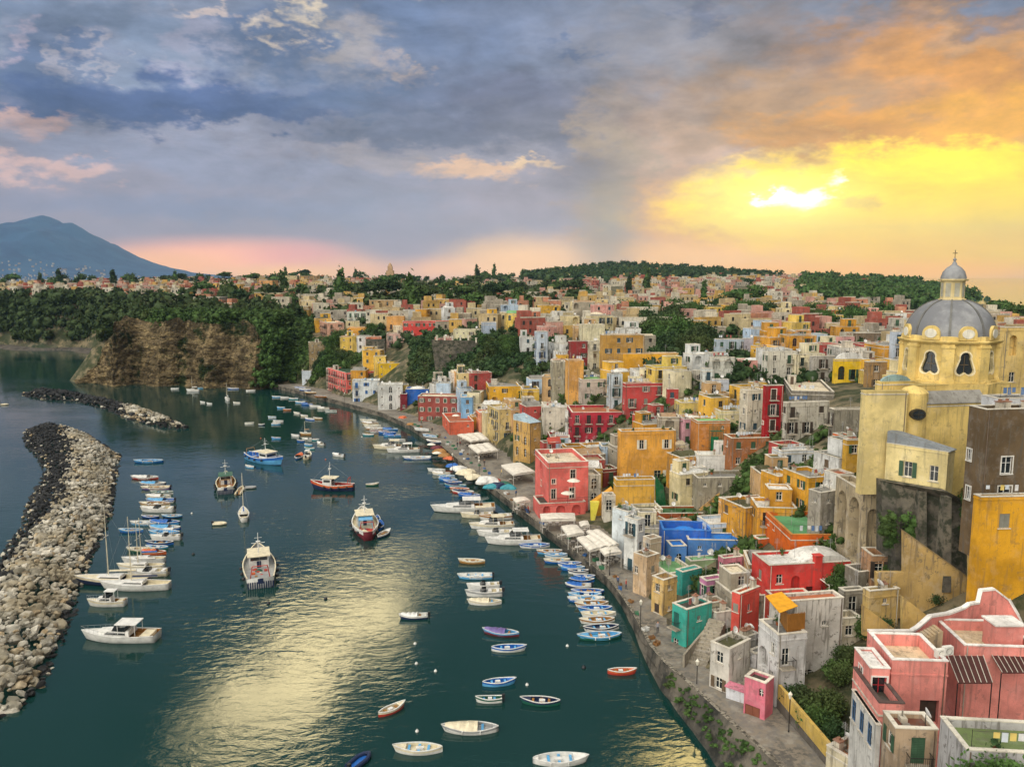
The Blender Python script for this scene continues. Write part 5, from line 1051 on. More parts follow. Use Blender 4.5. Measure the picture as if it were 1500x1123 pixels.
# ---------------------------------------------------------------- landmarks for telling repeats apart
LMK = [('the long red villa', 630, 480), ('the coral pink corner house', 510, 560), ('the church dome', 1388, 500), ('the carmine red house', 885, 630), ('the yellow loggia house', 735, 583), ('the wooded garden', 1000, 490), ('the wooded hill', 900, 400), ('the far white church dome', 52, 405), ('the tan cliff', 270, 450), ('the pale blue arcade house', 1060, 540), ('the orange yellow hill house', 1228, 462), ('the tall ochre house', 950, 670), ('the orange green roofed house', 1180, 800), ('the quay awnings', 870, 790), ('the blue roof terrace', 1050, 790), ('the skyline bell tower', 572, 405), ('the ochre block', 915, 515), ('the rain shaft skyline', 770, 420), ('the deep red house', 1133, 600), ('the brown red quay house', 640, 600), ('the dark cliff slope', 420, 500), ('the sunlit ridge', 1150, 415), ('the right edge', 1480, 520)]
ORD = ['first', 'second', 'third', 'fourth', 'fifth', 'sixth', 'seventh', 'eighth', 'ninth', 'tenth', 'eleventh', 'twelfth', 'thirteenth', 'fourteenth', 'fifteenth', 'sixteenth', 'seventeenth', 'eighteenth', 'nineteenth', 'twentieth']
def nearest(px, py): return min(LMK, key=lambda l: ((l[1]-px)/1.6)**2+(l[2]-py)**2)[0]
def name_all(rec, fmt):                                     # rec: (object, px, py, look); every look + landmark is numbered from the left
    g_ = {}
    for o, px, py, look in rec: g_.setdefault((look, nearest(px, py)), []).append((px, o))
    for (look, lm), L in g_.items():
        L.sort(key=lambda q: q[0])
        for i, (_, o) in enumerate(L):
            if len(L) == 1: o['label'] = '%s near %s' % (look, lm)
            elif i < 20: o['label'] = '%s near %s, %s from the left' % (look, lm, ORD[i])
            else: o['label'] = '%s near %s, number %d from the left' % (look, lm, i+1)
# ---------------------------------------------------------------- lower wings, terraces and outside stairs that join the houses up
for e in HL: VIS.append((e[1], e[3], e[4]-2, e[5]-4, HREF[e[0]][1].translation.y+3))
ra = random.Random(21); ACOL = ['d2cdbf', 'c8bfa8', 'b8b2a4', 'a8a294', 'cfc2a0', 'c49a5a', 'b9b4ac', 'd6d4cc', 'b98f6a']
for root, W2, la, lb, h, zv, Y, col, px0, px1, yb in list(ANNEX):
    def clear_of(M, w, d, hh, own):
        A = [project(*(M @ Vector((x, y, z)))) for x in (0, w) for y in (0, d) for z in (0, hh)]; a0, a1, b0, b1 = min(a[0] for a in A), max(a[0] for a in A), min(a[1] for a in A), max(a[1] for a in A); yy = min((M @ Vector((x, y, 0))).y for x in (0, w) for y in (0, d))
        return not any(yy < q[4] and a0 < q[1]-3 and a1 > q[0]+3 and b0 < q[3]-3 and b1 > q[2]+3 for q in VIS if not (own and abs(q[0]-px0) < 1 and abs(q[1]-px1) < 1))
    if zv > 2.6 and ra.random() < .9:                       # a lower front wing with a terrace
        w = la*ra.uniform(.65, 1.0); d = ra.uniform(2.6, 4.2); hh = zv-ra.uniform(-.2, .4); M = W2 @ Tm(ra.uniform(0, la-w), -d, 0)
        if clear_of(M, w, d, hh, True):
            volume(root, M, w, d, hh, ra.choice(ACOL+[col]), ra.choice('gwctm'), {'front': auto_ops(w, 0, hh, ra, kinds='wfaAs', dens=.85), 'left': auto_ops(d, 0, hh, ra, kinds='ws', dens=.5)}, rr=ra, worn=.8, roofh=1, par=.7, shut=ra.choice(('3c5a44', '4a4038', '37505c')))
    for side in (1, -1):
        if ra.random() < .55 and h > 4:
            w = ra.uniform(2.2, 4.0); d = min(lb, ra.uniform(3, 6)); hh = h-ra.uniform(1.6, 4); M = W2 @ Tm(la+.02 if side > 0 else -w-.02, ra.uniform(.2, 1.2), 0)
            if hh > 3 and clear_of(M, w, d, hh, False):
                volume(root, M, w, d, hh, ra.choice(ACOL), ra.choice('gwct'), {'front': auto_ops(w, max(0, zv-2), hh, ra, kinds='wfas', dens=.9), 'left': auto_ops(d, max(0, zv-2), hh, ra, kinds='ws', dens=.5)}, rr=ra, worn=.8, roofh=1, par=.6); break
    if ra.random() < .4 and zv > 1 and la > 4:
        rise = min(3.0, h*.4); run = rise*1.25; M = W2 @ Tm(.3, -1.25, max(0, zv-.2)); 
        if clear_of(M, run, 1.2, rise, True): sb = stair_mesh(run, rise); sb.box(0, run, 0, 1.1, -zv, 0); put('stair', sb.mesh('stair', plaster(ra.choice(ACOL), .7)), root, M)
# ---------------------------------------------------------------- the rest of the town
PAL1 = [('white', 'dcdad2'), ('white', 'd6d8d6'), ('cream', 'dccda0'), ('cream', 'd6c08a'), ('pale grey', 'bcb8ac'), ('pale blue', 'b4c8dc'), ('sand', 'cca878'), ('yellow', 'deae44'), ('salmon', 'dc8e6e'), ('rosy', 'daa094'), ('weathered grey', 'a49c8a'), ('apricot', 'e0a866'), ('ochre', 'cc9434'), ('yellow', 'e0c060'), ('cream', 'e0d6b4'), ('white', 'dcdcd8'), ('brick red', 'b8504a')]
PAL2 = [('cream', 'c8b88e'), ('cream', 'bca880'), ('sand', 'b29468'), ('salmon', 'be8468'), ('rosy', 'c49484'), ('white', 'cac4b4'), ('yellow', 'c8a24e'), ('brick red', 'a4564a'), ('pale grey', 'a8a294'), ('apricot', 'c8965e')]
FOOT += [(cx, YC, 11), (at_y(1298, 640, 99).x, 99, 7), (at_y(1360, 620, 102).x, 102, 8), (at_y(1350, 690, 96).x, 97, 8), (at_y(1280, 760, 103).x, 104, 5)]
def inpoly(px, py, poly):
    c_ = False
    for (ax, ay), (bx, by) in zip(poly, poly[1:]+poly[:1]):
        if (ay > py) != (by > py) and px < (bx-ax)*(py-ay)/(by-ay)+ax: c_ = not c_
    return c_
GROVE = [(880, 478), (930, 452), (1010, 458), (1090, 455), (1160, 462), (1170, 480), (1110, 480), (1080, 492), (1048, 500), (1038, 528), (985, 522), (945, 510), (942, 490)]
GARD = [(690, 500), (770, 505), (815, 515), (810, 535), (720, 525)]
SLOPE = [(398, 470), (462, 470), (470, 500), (445, 560), (385, 560)]
SLOPE2 = [(482, 505), (545, 490), (562, 540), (540, 548), (480, 550), (450, 570)]
WOODL = [(0, 425), (170, 440), (420, 440), (440, 480), (400, 500), (0, 500)]
WOODS = [(1180, 412), (1400, 412), (1440, 440), (1330, 448), (1200, 440)]
BELT = [(400, 432), (480, 432), (700, 418), (860, 430), (860, 452), (700, 462), (600, 455), (480, 468)]
AVOID = [GROVE, GARD, SLOPE, WOODL, WOODS]
frec = []; FILLN = 0
VIS += [(1262, 1500, 370, 720, 130), (1215, 1500, 700, 1123, 112), (1185, 1300, 790, 960, 110), (1110, 1240, 800, 1040, 104), (1034, 1140, 930, 1070, 100), (845, 915, 760, 815, 175), (866, 902, 716, 775, 170), (650, 790, 630, 700, 240), (632, 762, 498, 545, 300)]
def fill(poly, tries, size, hgt, pal, avoid=AVOID, kf='wwfsaA', lod=0, seed=1, pack=.8, thin=1.0, maxn=999):
    global FILLN
    rr = random.Random(seed); xs = [p[0] for p in poly]; ys = [p[1] for p in poly]; n = 0
    for _ in range(tries):
        if n >= maxn: break
        px = rr.uniform(min(xs), max(xs)); py = rr.uniform(min(ys), max(ys))
        if not inpoly(px, py, poly) or any(inpoly(px, py, a) for a in avoid): continue
        h_ = rr.uniform(*hgt); p = hit(px, py, h_*.7)
        if p is None: continue
        x, y, gz = p; la = rr.uniform(*size); lb = rr.uniform(*size)*.85; r_ = math.hypot(la, lb)/2
        if sdist([x], [y])[0] < r_+3 or sdist([x], [y], QPOLY)[0] > -r_*.6: continue
        if any((x-a)**2+(y-b)**2 < ((r_+c)*pack)**2 for a, b, c in FOOT): continue
        okh = None
        for hc_ in (h_, 6.0, 4.6, 3.6, 2.8):
            if hc_ > h_: continue
            pa, pb = project(x-la*.5, y-lb*.5, gz+hc_), project(x+la*.5, y-lb*.5, gz)
            if not any(y < Yv and pa[0] < v1-4 and pb[0] > v0+4 and pa[1] < v3-4 and pb[1] > v2+4 for v0, v1, v2, v3, Yv in VIS): okh = hc_; break
        if okh is None: continue
        h_ = okh
        phi = R(rr.choice((-6, 4, 12, 20))+rr.uniform(-4, 4)); ca, sa = math.cos(phi), math.sin(phi); X0 = x-la*ca/2+lb*sa/2; Y0 = y-la*sa/2-lb*ca/2
        gz = [H1(X0+u*la*ca-v*lb*sa, Y0+u*la*sa+v*lb*ca) for u in (0, 1) for v in (0, 1)]; zb = min(gz)-.8; z1 = sum(gz)/4+h_
        if max(gz)-min(gz) > (9.5 if px < 570 else 5.5): continue
        cn, cc = rr.choice(pal); W_ = Tm(X0, Y0, zb, phi); root = empty('house', (X0, Y0, zb), phi); WMAT[root.name] = W_; root['category'] = 'house'
        h = z1-zb; zv = max(0, h-h_); rl = random.Random(int(px*31+py*7)); rf = rr.choice(['c', 'w', 'g', 'w', 't', 'g', 'm', 'gr' if rr.random() < .3 else 'c', 'tc' if rr.random() < .4 else 'g'])
        O = {'front': auto_ops(la, zv, h, rl, kinds=kf, dens=.75 if not lod else .7, step=2.6 if not lod else 3.2), 'left': auto_ops(lb, zv, h, rl, kinds='wws', dens=.6, step=2.8) if x > -20 else [], 'right': auto_ops(lb, zv, h, rl, kinds='ws', dens=.6, step=2.8) if x < -20 else []}
        dm = rl.choice((None, None, None, 'dome', 'vault')) if not lod else None
        volume(root, W_, la, lb, h, cc, rf, O, rr=rl, worn=rr.choice((.3, .5, .8)), shut=rr.choice(('3c5a44', '4a4038', '37505c', '6a5a48')), fc=rr.choice(('e0dcd0', '6a5a48', '3f5a50')), dome=dm, lod=lod, par=.5 if not lod else .4)
        if not lod and rl.random() < .4 and la > 5:          # a smaller upper storey set back on the roof
            l2, b2, h2 = la*rl.uniform(.4, .6), lb*.55, 2.8
            volume(root, W_ @ Tm(rl.choice((.35, la-l2-.35)), lb-b2-.35, h-.45), l2, b2, h2, cc, rf, {'front': auto_ops(l2, 0, h2+.2, rl, kinds='fw', dens=1, first=2.2)}, rr=rl, lod=lod, roofh=1, par=.2)
        lk = '%s %s' % (cn, {'dome': 'domed house', 'vault': 'vaulted house'}.get(dm, {'w': 'house with white roof', 'g': 'house with grey roof', 'c': 'house with cream roof', 't': 'house with tan roof', 'm': 'house with mossy roof', 'gr': 'house with green roof', 'tc': 'house with terracotta roof'}[rf]))
        frec.append((root, px, py, lk)); FOOT.append((x, y, r_)); n += 1; FILLN += 1
CORE = [(560, 590), (590, 545), (610, 512), (640, 528), (700, 545), (765, 545), (800, 555), (830, 520), (880, 545), (1000, 550), (1060, 575), (1150, 620), (1230, 640), (1260, 700), (1225, 850), (1180, 900), (1060, 880), (960, 850), (930, 760), (880, 700), (790, 690), (750, 650), (690, 620), (640, 610)]
fill(SLOPE2+[(560, 500)], 900, (4.5, 8), (4.5, 8), PAL1, seed=15, pack=.62, maxn=16)
fill(CORE, 6000, (4.5, 8), (4.5, 9), PAL1, seed=3, pack=.57, maxn=92)
UP = [(440, 470), (600, 455), (800, 450), (1000, 452), (1200, 450), (1330, 465), (1330, 560), (1100, 575), (960, 545), (800, 545), (760, 500), (600, 515), (500, 500)]
fill(UP, 3000, (5, 9.5), (4.5, 8), PAL1, seed=5, pack=.62, maxn=82)
FAR = [(240, 428), (420, 418), (620, 412), (860, 412), (1180, 405), (1320, 412), (1330, 455), (1000, 458), (700, 456), (460, 462), (240, 445)]
fill(FAR, 1500, (9, 20), (5, 10), PAL2, lod=1, seed=8, pack=.8, avoid=[WOODS, GROVE], maxn=8)
fill([(0, 406), (250, 408), (560, 402), (560, 415), (250, 432), (0, 428)], 500, (10, 24), (6, 11), PAL2, lod=1, seed=9, pack=.9, avoid=[], maxn=5)
fill([(830, 396), (980, 394), (1150, 402), (1300, 404), (1300, 412), (820, 410)], 300, (12, 26), (6, 9), PAL2, lod=1, seed=10, pack=1.0, avoid=[], maxn=2)
fill([(1425, 470), (1510, 478), (1510, 600), (1460, 560), (1440, 500)], 400, (6, 12), (4, 8), PAL2, lod=1, seed=12, pack=.8, avoid=[], maxn=8)
name_all(frec, '')
for r_ in frec: r_[0]['group'] = 'houses of the hillside town'
def town_stuff(label, polys, n, seed):
    g = random.Random(seed); mb = MB(); pals = ['c4b48c', 'b8a47c', 'c8c0ac', 'bc8468', 'c4988a', 'a49c8c', 'c4a058', 'a0584a', 'cdc6b4']; k = 0; tr = 0
    while k < n and tr < n*8:
        tr += 1; poly = g.choice(polys); px = g.uniform(min(p[0] for p in poly), max(p[0] for p in poly)); py = g.uniform(min(p[1] for p in poly), max(p[1] for p in poly))
        if not inpoly(px, py, poly): continue
        p = hit(px, py, 4)
        if p is None or any((p[0]-a)**2+(p[1]-b)**2 < (c+3)**2 for a, b, c in FOOT): continue
        x, y, z = p; w_ = g.uniform(5, 10.5); d_ = g.uniform(4, 8); h_ = g.uniform(3.5, 7.5); M = Tm(x, y, z-2, g.uniform(-.3, .35)); c_ = g.randrange(9); mb.box(-w_/2, w_/2, -d_/2, d_/2, 0, h_+2, c_, M)
        if g.random() < .4: mb.box(-w_/2+.6, -w_/2+w_*.5, -d_/2+1.5, d_/2-.3, h_+2, h_+4.6, c_, M)
        mb.box(-w_/2-.1, w_/2+.1, -d_/2-.1, -d_/2+.2, h_+2.003, h_+2.4, g.choice((c_, 8)), M)
        for s_ in range(int(h_/3)):
            for i in range(int(w_/2.6)):
                if g.random() < .75: u = -w_/2+1.3+i*2.6+g.uniform(-.2, .2); mb.box(u-.45, u+.45, -d_/2-.04, -d_/2-.004, h_+2-2.6-s_*3, h_+2-1.1-s_*3, 9, M)
        k += 1; FOOT.append((x, y, max(w_, d_)*.5))
    o = mb.build('distant_houses', [plaster(c, .5) for c in pals]+[basic('far_window', '2c2c2a')]); tag(o, label, 'houses', kind='stuff')
town_stuff('hundreds of small pale houses of the far town reaching to the skyline', [[(1436, 456), (1505, 468), (1505, 492), (1436, 486)], [(440, 470), (800, 456), (1330, 462), (1330, 500), (1180, 480), (800, 480), (600, 470)], [(240, 428), (420, 416), (620, 410), (860, 408), (1180, 403), (1320, 408), (1330, 455), (1000, 458), (700, 458), (460, 464), (240, 445)], [(0, 404), (250, 406), (560, 402), (560, 415), (250, 430), (0, 426)], [(820, 398), (900, 390), (980, 392), (1150, 400), (1320, 402), (1320, 415), (820, 415)]], 1500, 71)
# far landmarks on the skyline
p = hit(52, 412); mb = MB(); mb.lathe([(9, 0), (9, 8), (8, 13), (5, 17), (0, 19)], 16); mb.box(-12, 12, -10, 10, -8, 5); o = mb.build('domed_church', plaster('dcd8cc', .2), loc=p); tag(o, 'small white domed church on the far left skyline', 'church')
p = hit(572, 418); mb = MB(); mb.box(-4, 4, -4, 4, -2, 17); mb.box(-2.6, 2.6, -2.6, 2.6, 17, 22); mb.lathe([(2.4, 22), (1.8, 24), (.2, 26)], 8); mb.box(-13, 13, -3, 9, -2, 10); o = mb.build('bell_tower', plaster('b99a78', .4), loc=p); tag(o, 'tan church with a square bell tower on the skyline', 'church')
# ---------------------------------------------------------------- trees
def leaf_mat(name, a, b):
    m = bpy.data.materials.new(name); m.use_nodes = True; t = NT(m.node_tree); p = t.n['Principled BSDF']; p.inputs['Roughness'].default_value = .8; p.inputs['Specular IOR Level'].default_value = .2
    g = t.new('ShaderNodeNewGeometry'); oi = t.new('ShaderNodeObjectInfo')
    c_ = t.mix(t.mapr(t.noise(g.outputs['Position'], .28, 6, .75), .4, .62), rgba(lin(a)), rgba(lin(b)))
    c_ = t.mix(t.mapr(t.noise(g.outputs['Position'], .06, 4, .6), .5, .66, 0, .7), c_, rgba(lin('4a5230')))
    c_ = t.mix(t.math('MULTIPLY', oi.outputs['Random'], .5), c_, rgba(lin('3c4420'))); t.link(c_, p.inputs['Base Color']); return m
LEAF = [leaf_mat('leaf_green', '2c4620', '507038'), leaf_mat('leaf_dark', '1f3620', '3a5430')]
def crown_arrays(n, seed, shape='round', leaf=.5):
    g = np.random.default_rng(seed); bm = bmesh.new(); bmesh.ops.create_icosphere(bm, subdivisions=2, radius=1)
    v = np.array([list(a.co) for a in bm.verts]); f = [list(x) for x in [[q.index for q in fc_.verts] for fc_ in bm.faces]]; bm.free()
    nz = .62+.45*fbm(v[:, 0]*1.8+seed, v[:, 1]*1.8+v[:, 2]*2.1, seed, 3)
    sc_ = {'round': (1, 1, .85), 'flat': (1.15, 1.15, .42), 'tall': (.42, .42, 1.5)}[shape]
    core = v*nz[:, None]*np.array(sc_)*.78
    cl = g.normal(size=(max(6, n//22), 3)); cl /= np.linalg.norm(cl, axis=1)[:, None]; cl *= g.uniform(.55, 1.0, (len(cl), 1)); c = cl[g.integers(0, len(cl), n)]+g.normal(size=(n, 3))*.17; c *= np.array(sc_)
    ax = g.normal(size=(n, 3)); ax /= np.linalg.norm(ax, axis=1)[:, None]; bx = np.cross(ax, g.normal(size=(n, 3))); bx /= np.linalg.norm(bx, axis=1)[:, None]; s_ = g.uniform(.6, 1.3, (n, 1))*leaf*.16
    q = np.stack([c-ax*s_, c-bx*s_*.6, c+ax*s_, c+bx*s_*.6], 1).reshape(-1, 3)
    F3 = np.array(f); F3 = np.concatenate([F3, F3[:, 2:3]], 1)  # triangles as degenerate quads
    return core, np.array(f), q, np.arange(4*n).reshape(-1, 4)
def crown_mesh(n, seed, shape, mat, leaf=.5):
    co, f, q, fq = crown_arrays(n, seed, shape, leaf); me = bpy.data.meshes.new('crown'); me.from_pydata([tuple(x) for x in np.concatenate([co, q])], [], [tuple(int(i) for i in a) for a in f]+[tuple(int(i)+len(co) for i in a) for a in fq]); me.materials.append(mat); me.update(); return me
CR = {(sh, lod): [crown_mesh({0: 2600, 1: 700}[lod], s_+lod*10, sh, LEAF[s_ % 2], {0: .62, 1: 1.05}[lod]) for s_ in range(3)] for sh in ('round', 'flat', 'tall') for lod in (0, 1)}
CR[('round', 2)] = [crown_mesh(6500, 77, 'round', LEAF[0], .4)]
mb = MB(); mb.tube((0, 0, -1), (.03, .02, .6), .07, 8, r2=.05); mb.tube((.03, .02, .6), (.15, .1, 1.1), .04, 6, r2=.02); mb.tube((.03, .02, .6), (-.16, -.05, 1.1), .04, 6, r2=.02); TRUNK = mb.mesh('trunk', basic('bark', '4a3c2c', .9))
trec = []
def tree(px, py, rad, shape='round', lod=0, look=None, at=None, rr=random):
    p = at or hit(px, py)
    if p is None: return
    x, y, z = p; hc = {'round': .9, 'flat': 1.6, 'tall': 1.35}[shape]*rad; r_ = empty('tree', (x, y, z), rr.uniform(0, 6)); WMAT[r_.name] = Tm(x, y, z, r_.rotation_euler.z)
    c_ = link('crown', rr.choice(CR[(shape, lod)]), r_, (0, 0, hc), (0, 0, 0), (rad, rad*rr.uniform(.85, 1.1), rad*rr.uniform(.85, 1.1))); t_ = link('trunk', TRUNK, r_, (0, 0, 0), None, (rad*.9, rad*.9, hc*.8))
    r_['category'] = 'tree'; trec.append((r_, px, py, look or {'round': 'bushy green tree', 'flat': 'spreading umbrella pine', 'tall': 'slim dark cypress'}[shape])); r_['group'] = {'round': 'round bushy trees', 'flat': 'umbrella pines', 'tall': 'cypresses'}[shape]
def trees_in(poly, n, rad, shapes, lod=0, seed=1, clear=True):
    rr = random.Random(seed); xs = [p[0] for p in poly]; ys = [p[1] for p in poly]; k = 0
    for _ in range(n*12):
        if k >= n: break
        px = rr.uniform(min(xs), max(xs)); py = rr.uniform(min(ys), max(ys))
        if not inpoly(px, py, poly): continue
        p = hit(px, py)
        if p is None or (clear and any((p[0]-a)**2+(p[1]-b)**2 < (c+.5)**2 for a, b, c in FOOT)): continue
        tree(px, py, rr.uniform(*rad), rr.choice(shapes), lod, at=p, rr=rr); k += 1
trees_in(GROVE, 46, (3.2, 5.2), ['round'], 0, 2)
trees_in(GARD, 22, (2.2, 3.4), ['round'], 0, 3)
trees_in(SLOPE2, 12, (2.5, 4), ['round'], 0, 4)
trees_in([(1438, 458), (1500, 468), (1500, 482), (1438, 478)], 7, (4, 7), ['round', 'flat'], 1, 16)
trees_in([(1150, 470), (1200, 468), (1205, 492), (1150, 500)], 5, (4, 5.5), ['round'], 0, 5)
trees_in([(1240, 470), (1330, 470), (1330, 486), (1240, 486)], 6, (4, 5), ['round'], 0, 6)
trees_in(BELT, 26, (5, 8), ['round', 'flat', 'round'], 1, 7)
trees_in([(0, 406), (240, 408), (560, 404), (860, 404), (860, 412), (560, 414), (240, 424), (0, 424)], 46, (5, 8), ['round', 'flat', 'round', 'tall'], 1, 8, False)
trees_in(FAR, 40, (5, 8), ['round', 'flat', 'tall'], 1, 9)
for (px, py, r_) in ((1172, 1040, 1.6), (1196, 1068, 1.8), (1215, 1092, 1.5), (1228, 1005, 1.5), (1275, 890, 1.2), (1366, 885, 1.0), (1365, 775, 2.6), (1350, 782, 2.2), (1420, 745, 1.8), (1418, 770, 1.8), (1225, 870, 1.3), (1232, 850, 1.3), (1255, 915, 1.3), (1268, 935, 1.4), (1290, 925, 1.2), (1240, 980, 1.3), (1305, 850, 1.2), (1275, 830, 1.4), (1296, 810, 1.3), (1262, 800, 1.2), (1150, 1000, 1.0), (1215, 1050, 1.6), (1180, 1052, 1.3)): tree(px, py, r_, 'round', 0, 'leafy garden shrub')
p = at_y(1470, 1130, 50); tree(1470, 1110, 2.6, 'round', 2, 'large leafy tree at the bottom right corner', at=(p.x, 50, 13.2)); 
p = at_y(1420, 1140, 50); tree(1415, 1120, 1.6, 'round', 2, 'smaller leafy bush at the bottom edge', at=(p.x, 50.5, 12.0))
name_all(trec, '')
def ivy(g):
    px = g.choice((1420, 1425, 1432, 1338, 1300))+g.gauss(0, 7); p = at_y(px, g.uniform(735, 800) if px > 1380 else g.uniform(760, 805), 90.6 if px > 1380 else 94.8); return p.x, p.y-.1, p.z
# woods that read as one mass
def wood(label, poly, n, rad, seed, lift=.6, leafn=120, sink=0., name='woodland', extra=None, squash=1.0, leaf=1.55):
    g = random.Random(seed); V = []; Fq = []; T3 = []; off = 0; xs = [p[0] for p in poly]; ys = [p[1] for p in poly]; base = [crown_arrays(leafn, 200+k, 'round', leaf) for k in range(5)]; k = 0; tr = 0
    while k < n and tr < n*15:
        tr += 1
        if extra: x, y, z = extra(g)
        else:
            px = g.uniform(min(xs), max(xs)); py = g.uniform(min(ys), max(ys))
            if not inpoly(px, py, poly): continue
            p = hit(px, py)
            if p is None or any((p[0]-a)**2+(p[1]-b)**2 < (c*.9)**2 for a, b, c in FOOT): continue
            x, y, z = p
        co, f, q, fq = g.choice(base); r_ = g.uniform(*rad); a = g.uniform(0, 6.28); Rm = np.array([[math.cos(a), -math.sin(a), 0], [math.sin(a), math.cos(a), 0], [0, 0, squash]])
        v = np.concatenate([co, q])@Rm.T*r_+np.array([x, y, z+lift*r_-sink]); V.append(v)
        Fq.append(np.concatenate([np.concatenate([f, f[:, 2:3]], 1)*0+0, fq+len(co)])[len(f):]+off); T3.append(f+off); off += len(v); k += 1
    V = np.concatenate(V); Fq = np.concatenate(Fq); T3 = np.concatenate(T3)
    me = bpy.data.meshes.new(name); me.vertices.add(len(V)); me.vertices.foreach_set('co', V.astype(np.float32).ravel()); lp = np.concatenate([Fq.ravel(), T3.ravel()]).astype(np.int32)
    me.loops.add(len(lp)); me.loops.foreach_set('vertex_index', lp); me.polygons.add(len(Fq)+len(T3)); me.polygons.foreach_set('loop_start', np.concatenate([np.arange(len(Fq))*4, len(Fq)*4+np.arange(len(T3))*3]).astype(np.int32)); me.materials.append(LEAF[seed % 2]); me.update(calc_edges=True)
    o = link(name, me); tag(o, label, 'woodland', kind='stuff')
wood('dark woods covering the slopes of the far bay at left', WOODL, 330, (3.5, 7), 31)
wood('low woods along the sunlit ridge at right', [(1170, 405), (1400, 412), (1445, 442), (1330, 452), (1180, 440)], 520, (6, 10), 32)
wood('wooded hill on the skyline under the rain shaft', [(760, 408), (850, 390), (900, 384), (980, 388), (1080, 396), (1200, 400), (1320, 402), (1200, 408), (1000, 412), (820, 416)], 520, (6, 9), 33)
wood('belt of trees along the left and middle skyline', [(0, 404), (240, 406), (560, 398), (860, 400), (860, 412), (560, 412), (300, 420), (0, 416)], 150, (4, 6.5), 35)
wood('dark scrub wood hanging on the steep slope behind the quay end', SLOPE+[(385, 560)], 420, (1.4, 3.2), 36)
wood('green belt of trees between the rows of the town', BELT, 150, (4, 7), 37)
wood('scrub and bushes between the village houses', CORE, 300, (.7, 1.5), 38, name='scrub')
wood('garden greenery between the upper town houses', UP, 240, (1.6, 3.2), 39, name='scrub')
wood('scrub on the steep bank between the pink corner house and the rosy house', SLOPE2, 260, (1.0, 2.0), 40, name='scrub')
wood('dark scrub on the slope below the pergola of the long red villa', [(600, 498), (780, 500), (800, 560), (600, 565)], 420, (1.0, 2.2), 47, name='scrub')
ctop = dense([(x, y, 0) for x, y in CB_cliff], 7)
def cliff_scrub(g):
    i = g.randrange(0, len(ctop)-28); b = ctop[i]; t_ = g.random(); z = 31-12*t_**2.2*g.random(); inl = 18-5*(31-z)/12
    return b[0]+g.uniform(-3, 3), b[1]+inl+g.uniform(-2, 10)*(z > 28), z
wood('dense scrub crowning and hanging over the tan cliff', [(0, 0), (1, 1), (1, 0)], 800, (1.2, 3.2), 42, extra=cliff_scrub)
def end_scrub(g):
    i = g.randrange(0, 6); b = ctop[i]; z = g.uniform(1, 28); return b[0]+g.uniform(-3, 5), b[1]+z*.42-3, z
wood('dark bushes covering the right end of the tan cliff down to the water', [(0, 0), (1, 1), (1, 0)], 130, (1.0, 2.2), 46, extra=end_scrub)
wood('dark ivy climbing over the retaining wall under the church', [(0, 0), (1, 1), (1, 0)], 90, (.4, .9), 48, extra=ivy, name='ivy', leafn=160, leaf=.9)
wl_ = [(x, y) for x, y in QW]
def quay_scrub(g):
    f = g.uniform(.015, .085); a = at_len(EDGE, f); w_ = at_len([(x, y, 0) for x, y in QW], f); t_ = g.uniform(.1, .75); return a.x+(w_.x-a.x)*t_, a.y+(w_.y-a.y)*t_, a.z*(1-t_)
wood('green weeds growing on the sea wall below the quay at lower right', [(0, 0), (1, 1), (1, 0)], 120, (.2, .45), 44, extra=quay_scrub, name='weeds', squash=.6, leafn=160, leaf=1.1)
# ---------------------------------------------------------------- boats
HULLC = {'white': 'd8d8d4', 'blue': '1f5fae', 'sky': '5aa0d0', 'navy': '1c2b4c', 'red': 'b03a2e', 'green': '1f5a48', 'wood': '9c7038', 'orange': 'c86438', 'cream': 'd8ceb2', 'teal': '2f8a98', 'maroon': '6a2630', 'grey': '9a9c9c', 'purple': '7a5a98', 'dark': '26282c'}
def bp_(c): return basic('boat_'+c, HULLC[c], .45, .4)
BM = {}
def hb(t, stern, p=2.0):
    if t < .5: u = t/.5; return stern+(1-stern)*math.sin(u*math.pi/2) if stern > 0 else math.sin(u*math.pi/2)**.75
    return max(0.0, 1-((t-.5)/.5)**p)**.8
def hull(L, B, F, D, stern, hc, bc, sc, rim=.12, N=18, sheer=.5, p=2.0):
    """outer skin with bottom paint and a top strake"""
    mb = MB(); K = 6; rows = []
    for i in range(N+1):
        t = i/N; h_ = hb(t, stern, p)*B/2; zg = F*(1+sheer*max(0, 2*t-1)**2+.25*sheer*max(0, 1-2*t)**2); r_ = []
        xo = (t-.5)*L
        for s_ in (-1, 1):
            for k in range(K+1):
                a = k/K; y = h_*math.sin(a*math.pi/2)**.65; z = -D+(zg+D)*(1-math.cos(a*math.pi/2)) if k < K else zg
                r_.append((xo+(.07*L*(z/max(zg, .1)) if t > .8 else 0)*(t-.8)*5, s_*y, z))
        rows.append(r_)
    vs = [q for r_ in rows for q in r_]; n = 2*(K+1); fs = []; ms = []
    for i in range(N):
        for s_ in range(2):
            for k in range(K):
                a = i*n+s_*(K+1)+k; b = a+1; c = b+n; d = a+n; fs.append((a, b, c, d) if s_ == 0 else (a, d, c, b)); ms.append(1 if k < 3 else (2 if k == K-1 else 0))
    fs.append(tuple([0*n+k for k in range(K, -1, -1)]+[0*n+K+1+k for k in range(K+1)])); ms.append(0)
    mb.add(vs, fs); mb.m = ms
    return mb.mesh('hull', [bp_(hc), bp_(bc), bp_(sc)], True), rows
